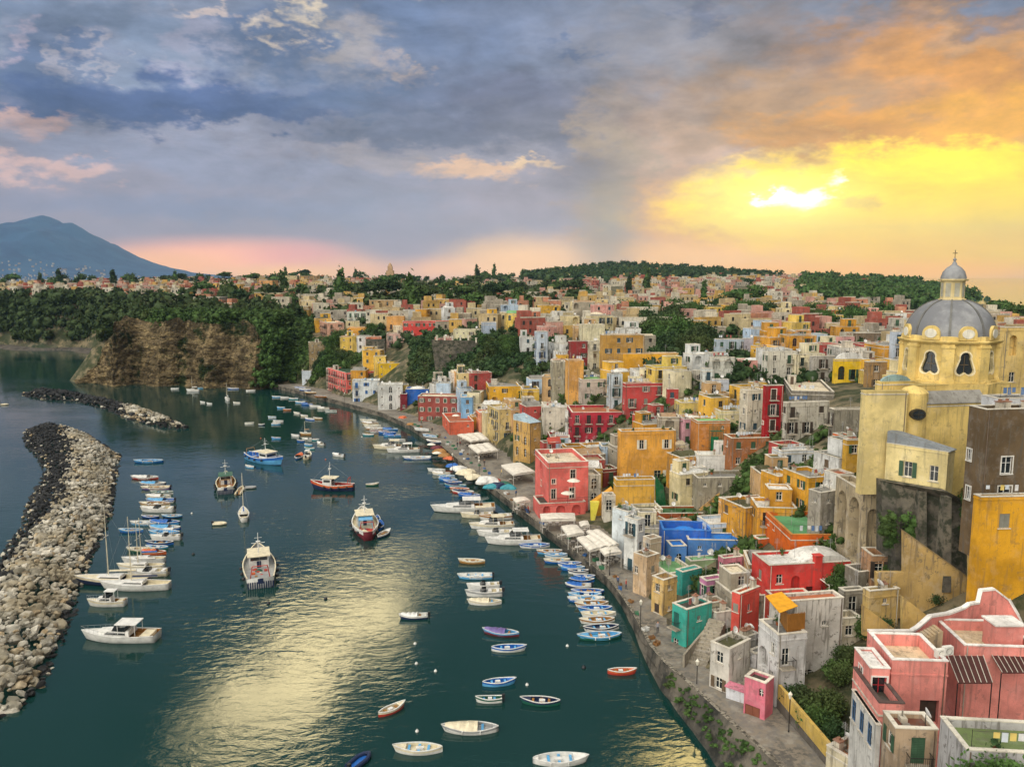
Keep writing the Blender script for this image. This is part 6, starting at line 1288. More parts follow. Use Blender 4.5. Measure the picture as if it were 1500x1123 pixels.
def gunwale(rows, K, mat, w=.09, h=.06, c='cream'):
    mb = MB(); n = len(rows)
    for s_ in (0, 1):
        vs = []
        for r_ in rows:
            x, y, z = r_[s_*(K+1)+K]; sg = -1 if s_ == 0 else 1; yi = y-sg*w if abs(y) > w else 0
            vs += [(x, y+sg*.03, z-.02), (x, y+sg*.03, z+h), (x, yi, z+h), (x, yi, z-.02)]
        mb.add(vs, [(i*4+j, i*4+(j+1) % 4, i*4+4+(j+1) % 4, i*4+4+j) for i in range(n-1) for j in range(4)])
    return mb.mesh('rail', bp_(c))
def deck(rows, K, drop, c, i0=0, i1=None, inset=.05, name='deck', camber=0.0):
    mb = MB(); R_ = rows[i0:i1]; vs = []; fs = []
    for r_ in R_:
        x, y, z = r_[K]; x2, y2, z2 = r_[2*K+1]; vs += [(x, min(0, y+inset), z-drop), (x, 0, z-drop+camber), (x, max(0, y2-inset), z-drop)]
        if drop > .1: vs += [(x, min(0, y+inset), z), (x, max(0, y2-inset), z)]
    n = 5 if drop > .1 else 3
    for i in range(len(R_)-1):
        a = i*n; fs += [(a, a+n, a+n+1, a+1), (a+1, a+n+1, a+n+2, a+2)]
        if n == 5: fs += [(a, a+3, a+n+3, a+n), (a+2, a+n+2, a+n+4, a+4)]
    mb.add(vs, fs); return mb.mesh(name, bp_(c))
brec = []
def boat(kind, px, py, w, hdg, hc, ic, look=None, sc=None, bc='dark', L=None, cover=None, gx='boats of the harbour', xyz=None, z=0.0, extra=()):
    """kind of boat floating where the photo shows it; hdg is the compass of its bow, w its width in the photo"""
    x, y = on_z(px, py, z) if xyz is None else xyz[:2]; f = y*CP-(z-CAMZ)*SP; a = R(hdg)
    if L is None: L = w*f/F0/max(.35, abs(math.cos(a)))
    L = round(L*2)/2; key = (kind, L, hc, ic, sc, cover, extra)
    root = empty('boat', (x, y, z), a+R(random.uniform(-3, 3))); root['category'] = {'gozzo': 'boat', 'motor': 'motorboat', 'cruiser': 'yacht', 'trawler': 'fishing boat', 'sail': 'sailing boat', 'rib': 'dinghy', 'skiff': 'motorboat'}[kind]
    root.name = {'gozzo': 'rowing_boat', 'motor': 'motorboat', 'cruiser': 'motor_yacht', 'trawler': 'fishing_boat', 'sail': 'sailing_boat', 'rib': 'dinghy', 'skiff': 'motorboat'}[kind]
    if key not in BM: BM[key] = make_boat(kind, L, hc, ic, sc or ic, bc, cover, extra)
    for nm, me, sub in BM[key]:
        o = link(nm, me, root)
        for n2, m2 in sub: link(n2, m2, o)
    px2, py2 = project(x, y, z); brec.append((root, px2, py2, look or '%s%s %s' % ((cover+' covered ' if cover else ''), {'navy': 'dark blue', 'sky': 'pale blue', 'wood': 'brown'}.get(hc, hc), {'gozzo': 'open wooden boat', 'motor': 'motorboat', 'cruiser': 'motor yacht', 'trawler': 'fishing boat', 'sail': 'sailing boat', 'rib': 'dinghy', 'skiff': 'small motorboat'}[kind]))); return root
def make_boat(kind, L, hc, ic, sc, bc, cover, extra):
    P_ = []; rr = random.Random(int(L*10)+len(hc)*7+len(ic)); K = 6
    if kind in ('gozzo', 'skiff'):
        B = L*.36; F = .42+.02*L; st = 0 if kind == 'gozzo' else .72
        hm, rows = hull(L, B, F, .35, st, hc, bc, sc); P_.append(('hull', hm, [])); P_.append(('rail', gunwale(rows, K, None, c='white'), [])); P_.append(('floor', deck(rows, K, F*.8, ic, 1, -1, .07), []))
        for i in (.3, .5, .72):
            if cover and i > .45: continue
            mb = MB(); h_ = hb(i, st)*B/2-.08; mb.box((i-.5)*L-.14, (i-.5)*L+.14, -h_, h_, F*.62, F*.72); P_.append(('bench', mb.mesh('bench', bp_('sky' if hc in ('blue', 'white', 'sky') else ('wood' if ic != 'wood' else 'cream'))), []))
        i0 = int(18*.78); P_.append(('foredeck', deck(rows, K, .03, ic if ic != 'wood' else 'cream', i0, None, .03), []))
        if kind == 'gozzo':
            i1 = 3; P_.append(('afterdeck', deck(rows, K, .04, ic, 0, i1, .03), []))
        if cover:
            mb = MB(); n = 7; i0, i1 = int(18*.42), 17; vs = []; 
            for i in range(i0, i1+1):
                t = i/18; h_ = hb(t, st)*B/2+.03; zg = rows[i][K][2]+.06
                for k in range(n): s_ = -1+2*k/(n-1); vs.append((rows[i][K][0], s_*h_, zg+(.3+.12*math.sin(i*2.1))*(1-s_*s_)*(1-.5*max(0, t-.6)/.4)))
            mb.add(vs, [((i)*n+k, (i+1)*n+k, (i+1)*n+k+1, i*n+k+1) for i in range(i1-i0) for k in range(n-1)]); P_.append(('tarpaulin', mb.mesh('tarpaulin', bp_(cover)), []))
        else:
            mb = MB(); mb.box(-L*.1, L*.06, -.22, .22, F*.2, F*.2+.42); P_.append(('engine_box', mb.mesh('engine_box', bp_('white' if len(hc) % 2 else 'wood')), []))
        if L > 5.4:
            for s_ in (-1, 1):
                for i in (6, 12): mb = MB(); x, y, z = rows[i][K if s_ < 0 else 2*K+1]; mb.tube((x, y+s_*.06, z-.02), (x, y+s_*.06, z-.35), .07, 6); P_.append(('fender', mb.mesh('fender', bp_('white')), []))
        if kind == 'skiff':
            a = MB(); a.box(-L/2-.35, -L/2+.02, -.15, .15, F*.9, F+.45); a.tube((-L/2-.2, 0, F), (-L/2-.2, 0, -.3), .06, 6); P_.append(('outboard', a.mesh('outboard', bp_('dark')), []))
    elif kind in ('motor', 'cruiser', 'sail'):
        B = L*(.33 if kind != 'sail' else .28); F = .55+.045*L; hm, rows = hull(L, B, F, .4, .8 if kind != 'sail' else .55, hc, bc, sc, p=1.7, sheer=.35); P_.append(('hull', hm, [])); P_.append(('rail', gunwale(rows, K, None, .12, .05, 'white'), []))
        P_.append(('deck', deck(rows, K, .04, ic, 7, None, .04, camber=.1), [])); P_.append(('cockpit', deck(rows, K, F*.55, 'wood' if kind == 'cruiser' else 'cream', 0, 8, .18), []))
        zb = F
        def cab(x0, x1, w0, w1, z0, z1, c, slope=.35):
            m = MB(); s_ = slope*(z1-z0)*2; m.add([(x0, -w0, z0), (x1, -w1, z0), (x1, w1, z0), (x0, w0, z0), (x0+s_*.2, -w0*.86, z1), (x1-s_*1.6, -w1*.8, z1), (x1-s_*1.6, w1*.8, z1), (x0+s_*.2, w0*.86, z1)], [(0, 1, 5, 4), (1, 2, 6, 5), (2, 3, 7, 6), (3, 0, 4, 7), (4, 5, 6, 7)]); return m.mesh('cabin', bp_(c))
        def glassband(x0, x1, w0, w1, z0, z1):
            m = MB(); m.add([(x0, -w0, z0), (x1, -w1, z0), (x1, w1, z0), (x0, w0, z0), (x0+.05, -w0*.95, z1), (x1-.35, -w1*.9, z1), (x1-.35, w1*.9, z1), (x0+.05, w0*.95, z1)], [(0, 1, 5, 4), (1, 2, 6, 5), (2, 3, 7, 6), (3, 0, 4, 7)]); return m.mesh('windscreen', m_glass)
        if kind == 'sail':
            P_.append(('cabin', cab(-L*.12, L*.26, B*.3, B*.16, zb-.05, zb+.42, 'white'), [('window', glassband(-L*.1, L*.2, B*.305, B*.21, zb+.1, zb+.26))]))
            m = MB(); m.tube((L*.08, 0, zb), (L*.08, 0, zb+L*1.05), .09, 8, r2=.05); q_ = MB(); q_.tube((L*.08, 0, zb+.95), (-L*.33, 0, zb+1.05), .07, 6); s2 = MB(); s2.tube((L*.06, 0, zb+1.12), (-L*.32, 0, zb+1.2), .14, 6); cr = MB(); cr.box(L*.07, L*.09, -.7, .7, zb+L*.6, zb+L*.6+.05)
            P_.append(('mast', m.mesh('mast', bp_('cream')), [('boom', q_.mesh('boom', bp_('grey'))), ('sail_cover', s2.mesh('sail_cover', bp_(cover or 'navy'))), ('spreader', cr.mesh('spreader', bp_('grey')))]))
            st = MB(); top = (L*.08, 0, zb+L*1.03)
            for e in ((L*.5, 0, F*1.3), (-L*.48, 0, F), (L*.04, B*.46, F), (L*.04, -B*.46, F)): st.tube(top, e, .012, 3)
            P_.append(('rigging', st.mesh('rigging', bp_('grey')), []))
        elif kind == 'motor':
            P_.append(('windscreen', glassband(-L*.05, L*.14, B*.34, B*.26, zb-.02, zb+.5), [])); m = MB(); m.box(-L*.2, -L*.1, -.5, .5, zb-.3, zb+.2); m.box(-L*.42, -L*.34, -B*.3, B*.3, zb-.3, zb+.1); P_.append(('seat', m.mesh('seat', bp_('white')), []))
            if cover: m = MB(); m.box(-L*.25, L*.08, -B*.32, B*.32, zb+1.35, zb+1.42); [m.tube((x, s_*B*.3, zb), (x, s_*B*.3, zb+1.35), .03, 4) for x in (-L*.22, L*.05) for s_ in (-1, 1)]; P_.append(('canopy', m.mesh('canopy', bp_(cover)), []))
            a = MB(); a.box(-L/2-.4, -L/2+.02, -.2, .2, F*.8, F+.5); P_.append(('outboard', a.mesh('outboard', bp_('dark')), []))
        else:
            P_.append(('cabin', cab(-L*.16, L*.36, B*.38, B*.14, zb-.05, zb+.62, 'white'), [('window', glassband(-L*.1, L*.2, B*.385, B*.27, zb+.16, zb+.42))]))
            P_.append(('windscreen', glassband(-L*.1, L*.1, B*.34, B*.26, zb+.6, zb+1.2), [])); m = MB(); m.box(-L*.26, L*.04, -B*.36, B*.36, zb+1.55, zb+1.66); [m.tube((x, s_*B*.33, zb), (x, s_*B*.34, zb+1.55), .045, 5) for x in (-L*.24, 0) for s_ in (-1, 1)]; P_.append(('hardtop', m.mesh('hardtop', bp_(cover or 'white')), []))
            m = MB(); pr = None
            for i in range(9, 19):
                x, y, z = rows[i][K]; q_ = Vector((x, y*.92, z+.55))
                if pr is not None: m.tube(pr, q_, .02, 4); m.tube((pr.x, -pr.y, pr.z), (q_.x, -q_.y, q_.z), .02, 4)
                m.tube((x, y*.92, z), q_, .015, 3); m.tube((x, -y*.92, z), (q_.x, -q_.y, q_.z), .015, 3); pr = q_
            P_.append(('railing', m.mesh('railing', bp_('grey')), [])); m = MB(); m.box(-L*.44, -L*.3, -B*.34, B*.34, zb-.4, zb+.05); P_.append(('seat', m.mesh('seat', bp_('cream')), []))
    elif kind == 'rib':
        m = MB(); L2 = L/2; pts = [(-L2, -.55), (L2*.3, -.6), (L2*.8, -.3), (L2, 0), (L2*.8, .3), (L2*.3, .6), (-L2, .55)]
        for a, b in zip(pts[:-1], pts[1:]): m.tube((a[0], a[1], .28), (b[0], b[1], .28), .22, 8)
        P_.append(('tube', m.mesh('tube', bp_(hc)), [])); m = MB(); m.box(-L2, L2*.7, -.45, .45, .05, .15); P_.append(('floor', m.mesh('floor', bp_(ic)), [])); a = MB(); a.box(-L2-.35, -L2, -.16, .16, .2, .8); P_.append(('outboard', a.mesh('outboard', bp_('dark')), []))
    elif kind == 'trawler':
        B = L*.36; F = 1.0+.035*L; stn = .78 if 'transom' in extra else .35; hm, rows = hull(L, B, F, .7, stn, hc, bc, sc, sheer=.7, N=22); P_.append(('hull', hm, [])); P_.append(('rail', gunwale(rows, K, None, .16, .1, 'white' if hc != 'white' else 'cream'), [])); P_.append(('deck', deck(rows, K, .75, ic, 0, None, .08), []))
        m = MB(); zf = F*.35; x0, x1 = L*.02, L*.24; w_ = B*.3; m.box(x0, x1, -w_, w_, zf, zf+2.5); wh = m.mesh('wheelhouse', bp_('white')); m = MB(); 
        for s_ in (-1, 1): m.box(x0+.3, x1-.3, s_*(w_+.004) if s_ > 0 else -w_-.03, (w_+.03) if s_ > 0 else -w_-.004, zf+1.5, zf+2.1)
        m.box(x0-.03, x0-.004, -w_+.25, w_-.25, zf+1.5, zf+2.1); m.box(x1+.004, x1+.03, -w_+.2, w_-.2, zf+1.5, zf+2.1); g_ = m.mesh('window', m_glass)
        m = MB(); m.box(x0-1.2, x1+.3, -w_-.25, w_+.25, zf+2.5, zf+2.62); rf = m.mesh('roof', bp_('cream' if sc != 'green' else 'green')); m = MB(); m.box(x0-.05, x0-.03, -.35, .35, zf, zf+1.4); dr = m.mesh('door', bp_('navy')); P_.append(('wheelhouse', wh, [('window', g_), ('roof', rf), ('door', dr)]))
        m = MB(); m.tube((x0+.8, 0, zf+2.6), (x0+.6, 0, zf+6.2), .1, 7, r2=.05); c2 = MB(); c2.tube((x0+.7, -1.1, zf+4.4), (x0+.7, 1.1, zf+4.4), .05, 5); c2.tube((x0+.7, -.6, zf+5.3), (x0+.7, .6, zf+5.3), .04, 5); c2.lathe([(0, 0), (.35, .02), (.4, .18), (.1, .26)], 10, c=(x0+.7, 0, zf+4.5)); P_.append(('mast', m.mesh('mast', bp_('white')), [('crossbar', c2.mesh('crossbar', bp_('white')))]))
        m = MB(); xg = -L*.36
        for s_ in (-1, 1): m.tube((xg, s_*B*.3, zf), (xg-.3, s_*B*.22, zf+2.6), .08, 6)
        m.tube((xg-.3, -B*.22, zf+2.6), (xg-.3, B*.22, zf+2.6), .08, 6); P_.append(('gantry', m.mesh('gantry', bp_('red' if 'red' in extra else 'wood')), []))
        cs = ['red', 'navy', 'white', 'cream', 'green', 'wood', 'orange', 'dark']
        for k in range(9):
            m = MB(); s_ = rr.uniform(.35, .8); cx_ = rr.uniform(-L*.3, -L*.04); cy_ = rr.uniform(-B*.26, B*.26)
            if k % 2: m.lathe([(s_, 0), (s_*.95, s_*.35), (s_*.6, s_*.7), (s_*.15, s_*.85), (0, s_*.86)], 9, c=(cx_, cy_, zf)); nm = 'net_pile'
            else: m.box(cx_-s_*.6, cx_+s_*.6, cy_-s_*.45, cy_+s_*.45, zf, zf+s_*.8); nm = 'crate'
            c_ = 'red' if (k < 4 and 'red' in extra) else rr.choice(cs); P_.append((nm, m.mesh(nm, bp_(c_)), []))
        for s_ in (-1, 1):
            for i in (3, 7, 11, 15): m = MB(); x, y, z = rows[i][K if s_ < 0 else 2*K+1]; m.lathe([(0, -.3), (.25, -.2), (.32, 0), (.25, .2), (0, .3)], 8, c=(x, y+s_*.25, z-.5)); P_.append(('fender', m.mesh('fender', bp_('dark')), []))
        if 'transom' in extra:
            m = MB()
            for k in range(12): yy = -B*.36+B*.72*k/11; m.box(-L/2-.07, -L/2-.005, yy-.09, yy+.09, .0, F*.75)
            P_.append(('stern_stripes', m.mesh('stern_stripes', bp_('navy')), [])); m = MB(); m.box(-L/2-.1, -L/2-.071, -B*.08, B*.08, F*.55, F+.15); P_.append(('stern_panel', m.mesh('stern_panel', bp_('navy')), []))
        if 'canopy' in extra: m = MB(); m.box(-L*.2, x0-.3, -B*.26, B*.26, zf+2.2, zf+2.28); [m.tube((x, s_*B*.24, zf), (x, s_*B*.24, zf+2.2), .05, 5) for x in (-L*.19, x0-.4) for s_ in (-1, 1)]; P_.append(('awning', m.mesh('awning', bp_(cover or 'white')), []))
        m = MB(); m.tube((x0+.7, 0, zf+6), (L*.52, 0, F*1.7), .015, 3); m.tube((x0+.7, 0, zf+6), (xg-.3, 0, zf+2.6), .015, 3); P_.append(('rigging', m.mesh('rigging', bp_('grey')), []))
    return P_
FB = [('trawler', 380, 838, 0, 107, 'white', 'grey', 'large white fishing boat with red gear and a blue striped stern', None, 'navy', 15, None, ('transom', 'red')),
 ('trawler', 386, 676, 0, 325, 'sky', 'blue', 'pale blue fishing boat loaded with gear', 'blue', 'navy', 15, 'white', ('canopy',)),
 ('trawler', 331, 714, 0, 112, 'white', 'wood', 'white and brown fishing boat with a tall mast', 'green', 'navy', 12.5, None, ('transom',)),
 ('trawler', 489, 717, 0, 172, 'navy', 'red', 'small dark fishing boat with an orange deck', 'orange', 'dark', 10, None, ('red',)),
 ('trawler', 535, 775, 0, 103, 'maroon', 'cream', 'dark red round sterned fishing boat with red and yellow gear', 'white', 'dark', 14.5, 'sky', ('red', 'canopy'))]
for k, px, py, w_, h_, hc, ic, lk, sc, bc, L_, cv, ex in FB: boat(k, px, py, w_, h_, hc, ic, lk, sc, bc, L=L_, cover=cv, extra=ex)
BT = [ # kind, px, py, width px, heading, hull, inside, cover
 ('sail', 357, 757, 0, 108, 'white', 'cream', 'blue', 8), ('rib', 322, 768, 17, 5, 'cream', 'cream', None), ('rib', 367, 715, 16, 10, 'grey', 'blue', None), ('rib', 352, 719, 15, 100, 'cream', 'wood', None), ('gozzo', 366, 685, 14, 150, 'sky', 'white', None), ('gozzo', 545, 711, 17, 12, 'green', 'cream', None), ('gozzo', 556, 772, 0, 95, 'blue', 'blue', 'blue', 5), ('gozzo', 562, 784, 0, 70, 'navy', 'white', None, 4.5), ('gozzo', 551, 764, 0, 95, 'white', 'blue', None, 4.5),
 ('gozzo', 219, 677, 40, 182, 'blue', 'sky', None), ('gozzo', 213, 701, 38, 178, 'red', 'white', 'white'), ('gozzo', 225, 710, 36, 180, 'navy', 'white', 'sky'), ('skiff', 229, 716, 40, 182, 'purple', 'cream', None), ('gozzo', 238, 723, 30, 180, 'white', 'green', None), ('gozzo', 233, 729, 34, 178, 'white', 'cream', 'white'), ('skiff', 236, 735, 38, 180, 'white', 'blue', 'sky'), ('gozzo', 228, 740, 44, 182, 'cream', 'wood', None), ('motor', 232, 749, 46, 180, 'white', 'white', None),
 ('gozzo', 221, 759, 26, 180, 'navy', 'blue', None), ('gozzo', 253, 758, 28, 184, 'navy', 'sky', None), ('gozzo', 213, 768, 40, 181, 'sky', 'white', None), ('gozzo', 243, 767, 42, 180, 'sky', 'blue', 'blue'), ('gozzo', 193, 779, 32, 180, 'blue', 'sky', None), ('gozzo', 243, 775, 44, 180, 'blue', 'white', 'sky'), ('gozzo', 242, 782, 44, 179, 'sky', 'sky', None), ('motor', 244, 790, 42, 180, 'white', 'white', 'white'), ('gozzo', 235, 797, 38, 180, 'blue', 'navy', None),
 ('gozzo', 208, 807, 38, 180, 'green', 'cream', None), ('gozzo', 226, 811, 36, 180, 'orange', 'orange', 'orange'), ('gozzo', 231, 804, 30, 180, 'green', 'sky', None), ('sail', 212, 824, 56, 182, 'white', 'white', 'blue'), ('sail', 208, 834, 62, 180, 'white', 'cream', 'white'), ('motor', 218, 842, 56, 180, 'cream', 'white', None), ('sail', 168, 854, 100, 182, 'navy', 'cream', 'cream'), ('sail', 201, 862, 94, 180, 'white', 'white', 'navy'),
 ('cruiser', 158, 886, 50, 180, 'white', 'cream', None), ('cruiser', 179, 936, 104, 180, 'white', 'white', 'white'),
 ('gozzo', 365, 621, 12, 5, 'white', 'cream', None), ('gozzo', 383, 623, 9, 5, 'navy', 'white', None), ('gozzo', 399, 612, 13, 175, 'white', 'sky', None), ('gozzo', 408, 618, 15, 178, 'white', 'white', None), ('gozzo', 404, 622, 12, 5, 'sky', 'white', None), ('skiff', 435, 606, 10, 150, 'white', 'cream', None), ('gozzo', 446, 610, 12, 160, 'cream', 'white', None), ('gozzo', 454, 615, 16, 150, 'blue', 'white', None), ('gozzo', 466, 614, 14, 165, 'wood', 'cream', None), ('gozzo', 405, 643, 14, 175, 'sky', 'blue', None),
 ('skiff', 433, 639, 12, 160, 'white', 'white', None), ('sail', 448, 637, 16, 175, 'wood', 'cream', 'wood'), ('gozzo', 441, 647, 11, 170, 'blue', 'navy', None), ('skiff', 450, 645, 13, 175, 'white', 'green', 'white'), ('gozzo', 461, 645, 13, 170, 'teal', 'white', None), ('gozzo', 452, 653, 12, 175, 'sky', 'sky', None), ('gozzo', 454, 658, 14, 175, 'teal', 'white', 'green'), ('skiff', 470, 651, 13, 140, 'white', 'cream', 'white'), ('gozzo', 438, 670, 0, 95, 'blue', 'white', 'orange', 6), ('motor', 451, 670, 0, 92, 'cream', 'cream', 'white', 6), ('skiff', 496, 668, 19, 150, 'white', 'white', 'white'),
 ('gozzo', 256, 570, 12, 5, 'white', 'white', None), ('sail', 283, 573, 18, 178, 'white', 'white', 'white'), ('gozzo', 297, 569, 14, 4, 'sky', 'green', None), ('gozzo', 342, 570, 16, 175, 'blue', 'white', None), ('gozzo', 367, 573, 13, 5, 'white', 'white', None), ('sail', 333, 586, 0, 120, 'white', 'white', 'white', 6), ('gozzo', 347, 591, 10, 170, 'white', 'cream', None), ('gozzo', 297, 590, 9, 160, 'white', 'white', None), ('gozzo', 307, 592, 9, 160, 'white', 'white', None), ('rib', 7, 593, 9, 10, 'cream', 'cream', None),
 ('gozzo', 405, 582, 13, 178, 'sky', 'white', None), ('gozzo', 417, 583, 13, 178, 'white', 'white', None), ('gozzo', 412, 598, 12, 175, 'sky', 'sky', None), ('gozzo', 421, 601, 12, 175, 'wood', 'red', None), ('gozzo', 430, 585, 14, 170, 'teal', 'white', None), ('gozzo', 440, 590, 15, 172, 'sky', 'white', None), ('gozzo', 450, 593, 16, 172, 'blue', 'blue', 'blue'), ('gozzo', 462, 596, 16, 172, 'white', 'white', None), ('gozzo', 474, 599, 18, 172, 'white', 'cream', 'white'), ('gozzo', 485, 603, 18, 172, 'white', 'green', None), ('gozzo', 405, 621, 11, 175, 'blue', 'white', None),
 ('gozzo', 540, 617, 22, 176, 'white', 'cream', None), ('gozzo', 543, 621, 24, 176, 'cream', 'wood', 'white'), ('gozzo', 546, 625, 24, 176, 'white', 'cream', None), ('gozzo', 550, 629, 26, 176, 'wood', 'white', None), ('gozzo', 556, 633, 26, 176, 'white', 'maroon', None), ('gozzo', 572, 630, 22, 172, 'blue', 'sky', 'blue'), ('gozzo', 568, 635, 24, 174, 'blue', 'blue', None), ('gozzo', 575, 639, 26, 174, 'sky', 'blue', 'blue'), ('gozzo', 540, 638, 16, 176, 'teal', 'white', None),
 ('gozzo', 582, 646, 24, 176, 'white', 'grey', None), ('cruiser', 573, 657, 46, 184, 'cream', 'cream', 'cream'), ('cruiser', 592, 662, 44, 190, 'white', 'white', None), ('skiff', 612, 672, 40, 184, 'blue', 'white', None),
 ('gozzo', 640, 690, 24, 172, 'white', 'white', None), ('gozzo', 647, 695, 26, 174, 'white', 'cream', 'white'), ('gozzo', 655, 699, 22, 172, 'white', 'sky', None), ('gozzo', 657, 704, 26, 172, 'blue', 'sky', 'blue'), ('gozzo', 664, 708, 28, 172, 'navy', 'blue', None), ('gozzo', 668, 713, 30, 172, 'blue', 'teal', 'navy'), ('gozzo', 674, 718, 28, 174, 'wood', 'orange', None), ('gozzo', 679, 722, 30, 172, 'red', 'white', 'navy'), ('gozzo', 688, 727, 32, 172, 'blue', 'blue', 'blue'),
 ('cruiser', 681, 748, 88, 184, 'white', 'white', 'white'), ('motor', 700, 757, 44, 184, 'cream', 'cream', 'cream'), ('motor', 727, 760, 44, 186, 'white', 'wood', None), ('cruiser', 722, 773, 60, 184, 'white', 'cream', 'cream'), ('motor', 728, 784, 52, 184, 'white', 'white', None), ('cruiser', 754, 795, 78, 184, 'white', 'white', 'white'), ('gozzo', 784, 801, 44, 188, 'white', 'blue', None),
 ('gozzo', 806, 810, 34, 184, 'sky', 'wood', None), ('gozzo', 815, 815, 34, 184, 'white', 'sky', None), ('gozzo', 817, 823, 38, 186, 'blue', 'cream', None), ('gozzo', 835, 828, 34, 184, 'white', 'blue', None), ('gozzo', 840, 834, 32, 184, 'blue', 'sky', 'blue'), ('gozzo', 848, 839, 32, 184, 'white', 'navy', None), ('gozzo', 857, 847, 32, 184, 'sky', 'blue', None), ('gozzo', 853, 852, 34, 182, 'blue', 'navy', 'blue'), ('skiff', 848, 860, 34, 176, 'navy', 'white', 'blue'), ('gozzo', 862, 869, 48, 184, 'navy', 'blue', None), ('gozzo', 858, 874, 46, 182, 'sky', 'sky', None), ('gozzo', 860, 880, 50, 184, 'blue', 'white', None),
 ('gozzo', 868, 887, 46, 186, 'white', 'wood', None), ('gozzo', 873, 894, 48, 187, 'sky', 'blue', None), ('gozzo', 878, 902, 50, 186, 'white', 'cream', None), ('gozzo', 876, 911, 52, 188, 'white', 'wood', None), ('gozzo', 882, 922, 52, 190, 'white', 'navy', None), ('gozzo', 880, 934, 60, 186, 'green', 'sky', None),
 ('gozzo', 692, 824, 38, 178, 'wood', 'cream', None), ('skiff', 697, 846, 46, 182, 'sky', 'white', None), ('motor', 709, 862, 44, 184, 'white', 'white', None), ('motor', 710, 872, 50, 182, 'white', 'grey', None), ('gozzo', 711, 884, 48, 181, 'white', 'cream', 'cream'),
 ('skiff', 607, 905, 42, 182, 'navy', 'white', 'white'), ('gozzo', 735, 929, 50, 170, 'maroon', 'sky', 'purple'), ('gozzo', 744, 952, 47, 4, 'white', 'blue', None), ('gozzo', 730, 1002, 44, 12, 'sky', 'blue', None), ('skiff', 717, 1027, 38, 184, 'white', 'green', None), ('gozzo', 793, 1030, 56, 176, 'green', 'navy', None), ('gozzo', 573, 1042, 36, 40, 'red', 'cream', None), ('gozzo', 691, 1070, 78, 182, 'white', 'grey', 'cream'), ('gozzo', 614, 1100, 72, 180, 'white', 'cream', None), ('gozzo', 819, 1116, 74, 2, 'white', 'white', None), ('gozzo', 910, 986, 42, 4, 'red', 'orange', None), ('rib', 527, 1116, 20, 60, 'navy', 'blue', None)]
HULLC['purple'] = '6e6096'
for e in BT:
    boat(e[0], e[1], e[2], e[3], e[4], e[5], e[6], None, None, 'dark', L=e[8] if len(e) > 8 else None, cover=e[7])
name_all_b = {}
LMK = [('the long breakwater tip', 215, 690), ('the tall masts', 200, 780), ('the small cabin cruiser', 180, 890), ('the far cliff', 300, 575), ('the pale blue fishing boat', 400, 640), ('the far quay end', 430, 590), ('the pink house reflection', 470, 640), ('the large white fishing boat', 350, 760), ('the dark red fishing boat', 545, 765), ('the middle quay boats', 560, 628), ('the plaza', 660, 705), ('the pink quay house', 720, 770), ('the restaurant awnings', 825, 820), ('the teal house', 870, 900), ('the middle of the harbour', 700, 850), ('the bright water patch', 600, 950), ('the foreground water', 690, 1050), ('the lower sea wall', 880, 1000)]
name_all(brec[5:], '')
for (r_, a_, b_, lk_) in brec[:5]: r_['label'] = lk_
for r_ in brec: r_[0]['group'] = 'boats afloat in the harbour'
for (px, py, c) in ((608, 943, 'white'), (610, 972, 'white'), (638, 983, 'white'), (611, 1071, 'white'), (831, 946, 'white'), (855, 978, 'dark'), (772, 1003, 'white'), (477, 877, 'dark'), (477, 673, 'orange'), (281, 752, 'white'), (283, 812, 'dark'), (393, 884, 'dark'), (382, 642, 'orange'), (530, 640, 'white')):
    x, y = on_z(px, py); mb = MB(); s_ = .22 if c != 'dark' else .3; mb.lathe([(0, -s_), (s_*.7, -s_*.7), (s_, 0), (s_*.7, s_*.7), (.04, s_), (.04, s_*1.3), (0, s_*1.3)], 12)
    o = mb.build('mooring_buoy', bp_(c), loc=(x, y, .05), smooth=True); tag(o, 'small round %s mooring buoy floating alone on the open water' % c, 'buoy', 'mooring buoys, '+c)
# mooring lines from the yachts to the rocks
for (a, b) in (((115, 868, 1.2), (106, 862, 1.0)), ((122, 852, 1.5), (150, 735, 3))):
    pass
# ---------------------------------------------------------------- life on the quay
m_canvas = basic('canvas', 'd6d0c4', .9); m_red = basic('canvas_red', 'b04a3c', .9)
def qz_at(x, y): return 1.5
def on_quay(px, py, z=1.5): x, y = on_z(px, py, z); return x, y, z
def canopy(label, quad, z, cols=m_canvas, peaks=1):
    P4 = [Vector((*on_z(a, b, z), z)) for a, b in quad]; c = sum(P4, Vector())/4; r_ = empty('canopy', (c.x, c.y, 1.5)); WMAT[r_.name] = Tm(c.x, c.y, 1.5); tag(r_, label, 'canopy')
    mb = MB(); n = 6
    vs = []
    for j in range(n+1):
        for i in range(n+1):
            u, v = i/n, j/n; p = P4[0]*(1-u)*(1-v)+P4[1]*u*(1-v)+P4[2]*u*v+P4[3]*(1-u)*v; k = abs(math.sin(math.pi*u*peaks))*.35*(.4+.6*math.sin(math.pi*v)); vs.append((p.x, p.y, p.z+k))
    mb.add(vs, [(j*(n+1)+i, j*(n+1)+i+1, (j+1)*(n+1)+i+1, (j+1)*(n+1)+i) for j in range(n) for i in range(n)])
    for a, b in zip(P4, P4[1:]+P4[:1]): mb.add([a, b, b-Vector((0, 0, .35)), a-Vector((0, 0, .35))], [(0, 1, 2, 3)])
    put('canvas', mb.mesh('canvas', cols), r_, Matrix.Identity(4))
    for p in P4: m = MB(); q = p.lerp(c, .06); m.tube((q.x, q.y, 1.5), (q.x, q.y, z), .05, 6); put('pole', m.mesh('pole', paint('d0ccc4')), r_, Matrix.Identity(4))
    return P4
TBL = MB(); TBL.lathe([(0, .72), (.4, .72), (.42, .75), (0, .76)], 12, 0); TBL.tube((0, 0, 0), (0, 0, .72), .04, 6, 1); TBLM = TBL.mesh('table', [paint('dcd8d0'), m_iron])
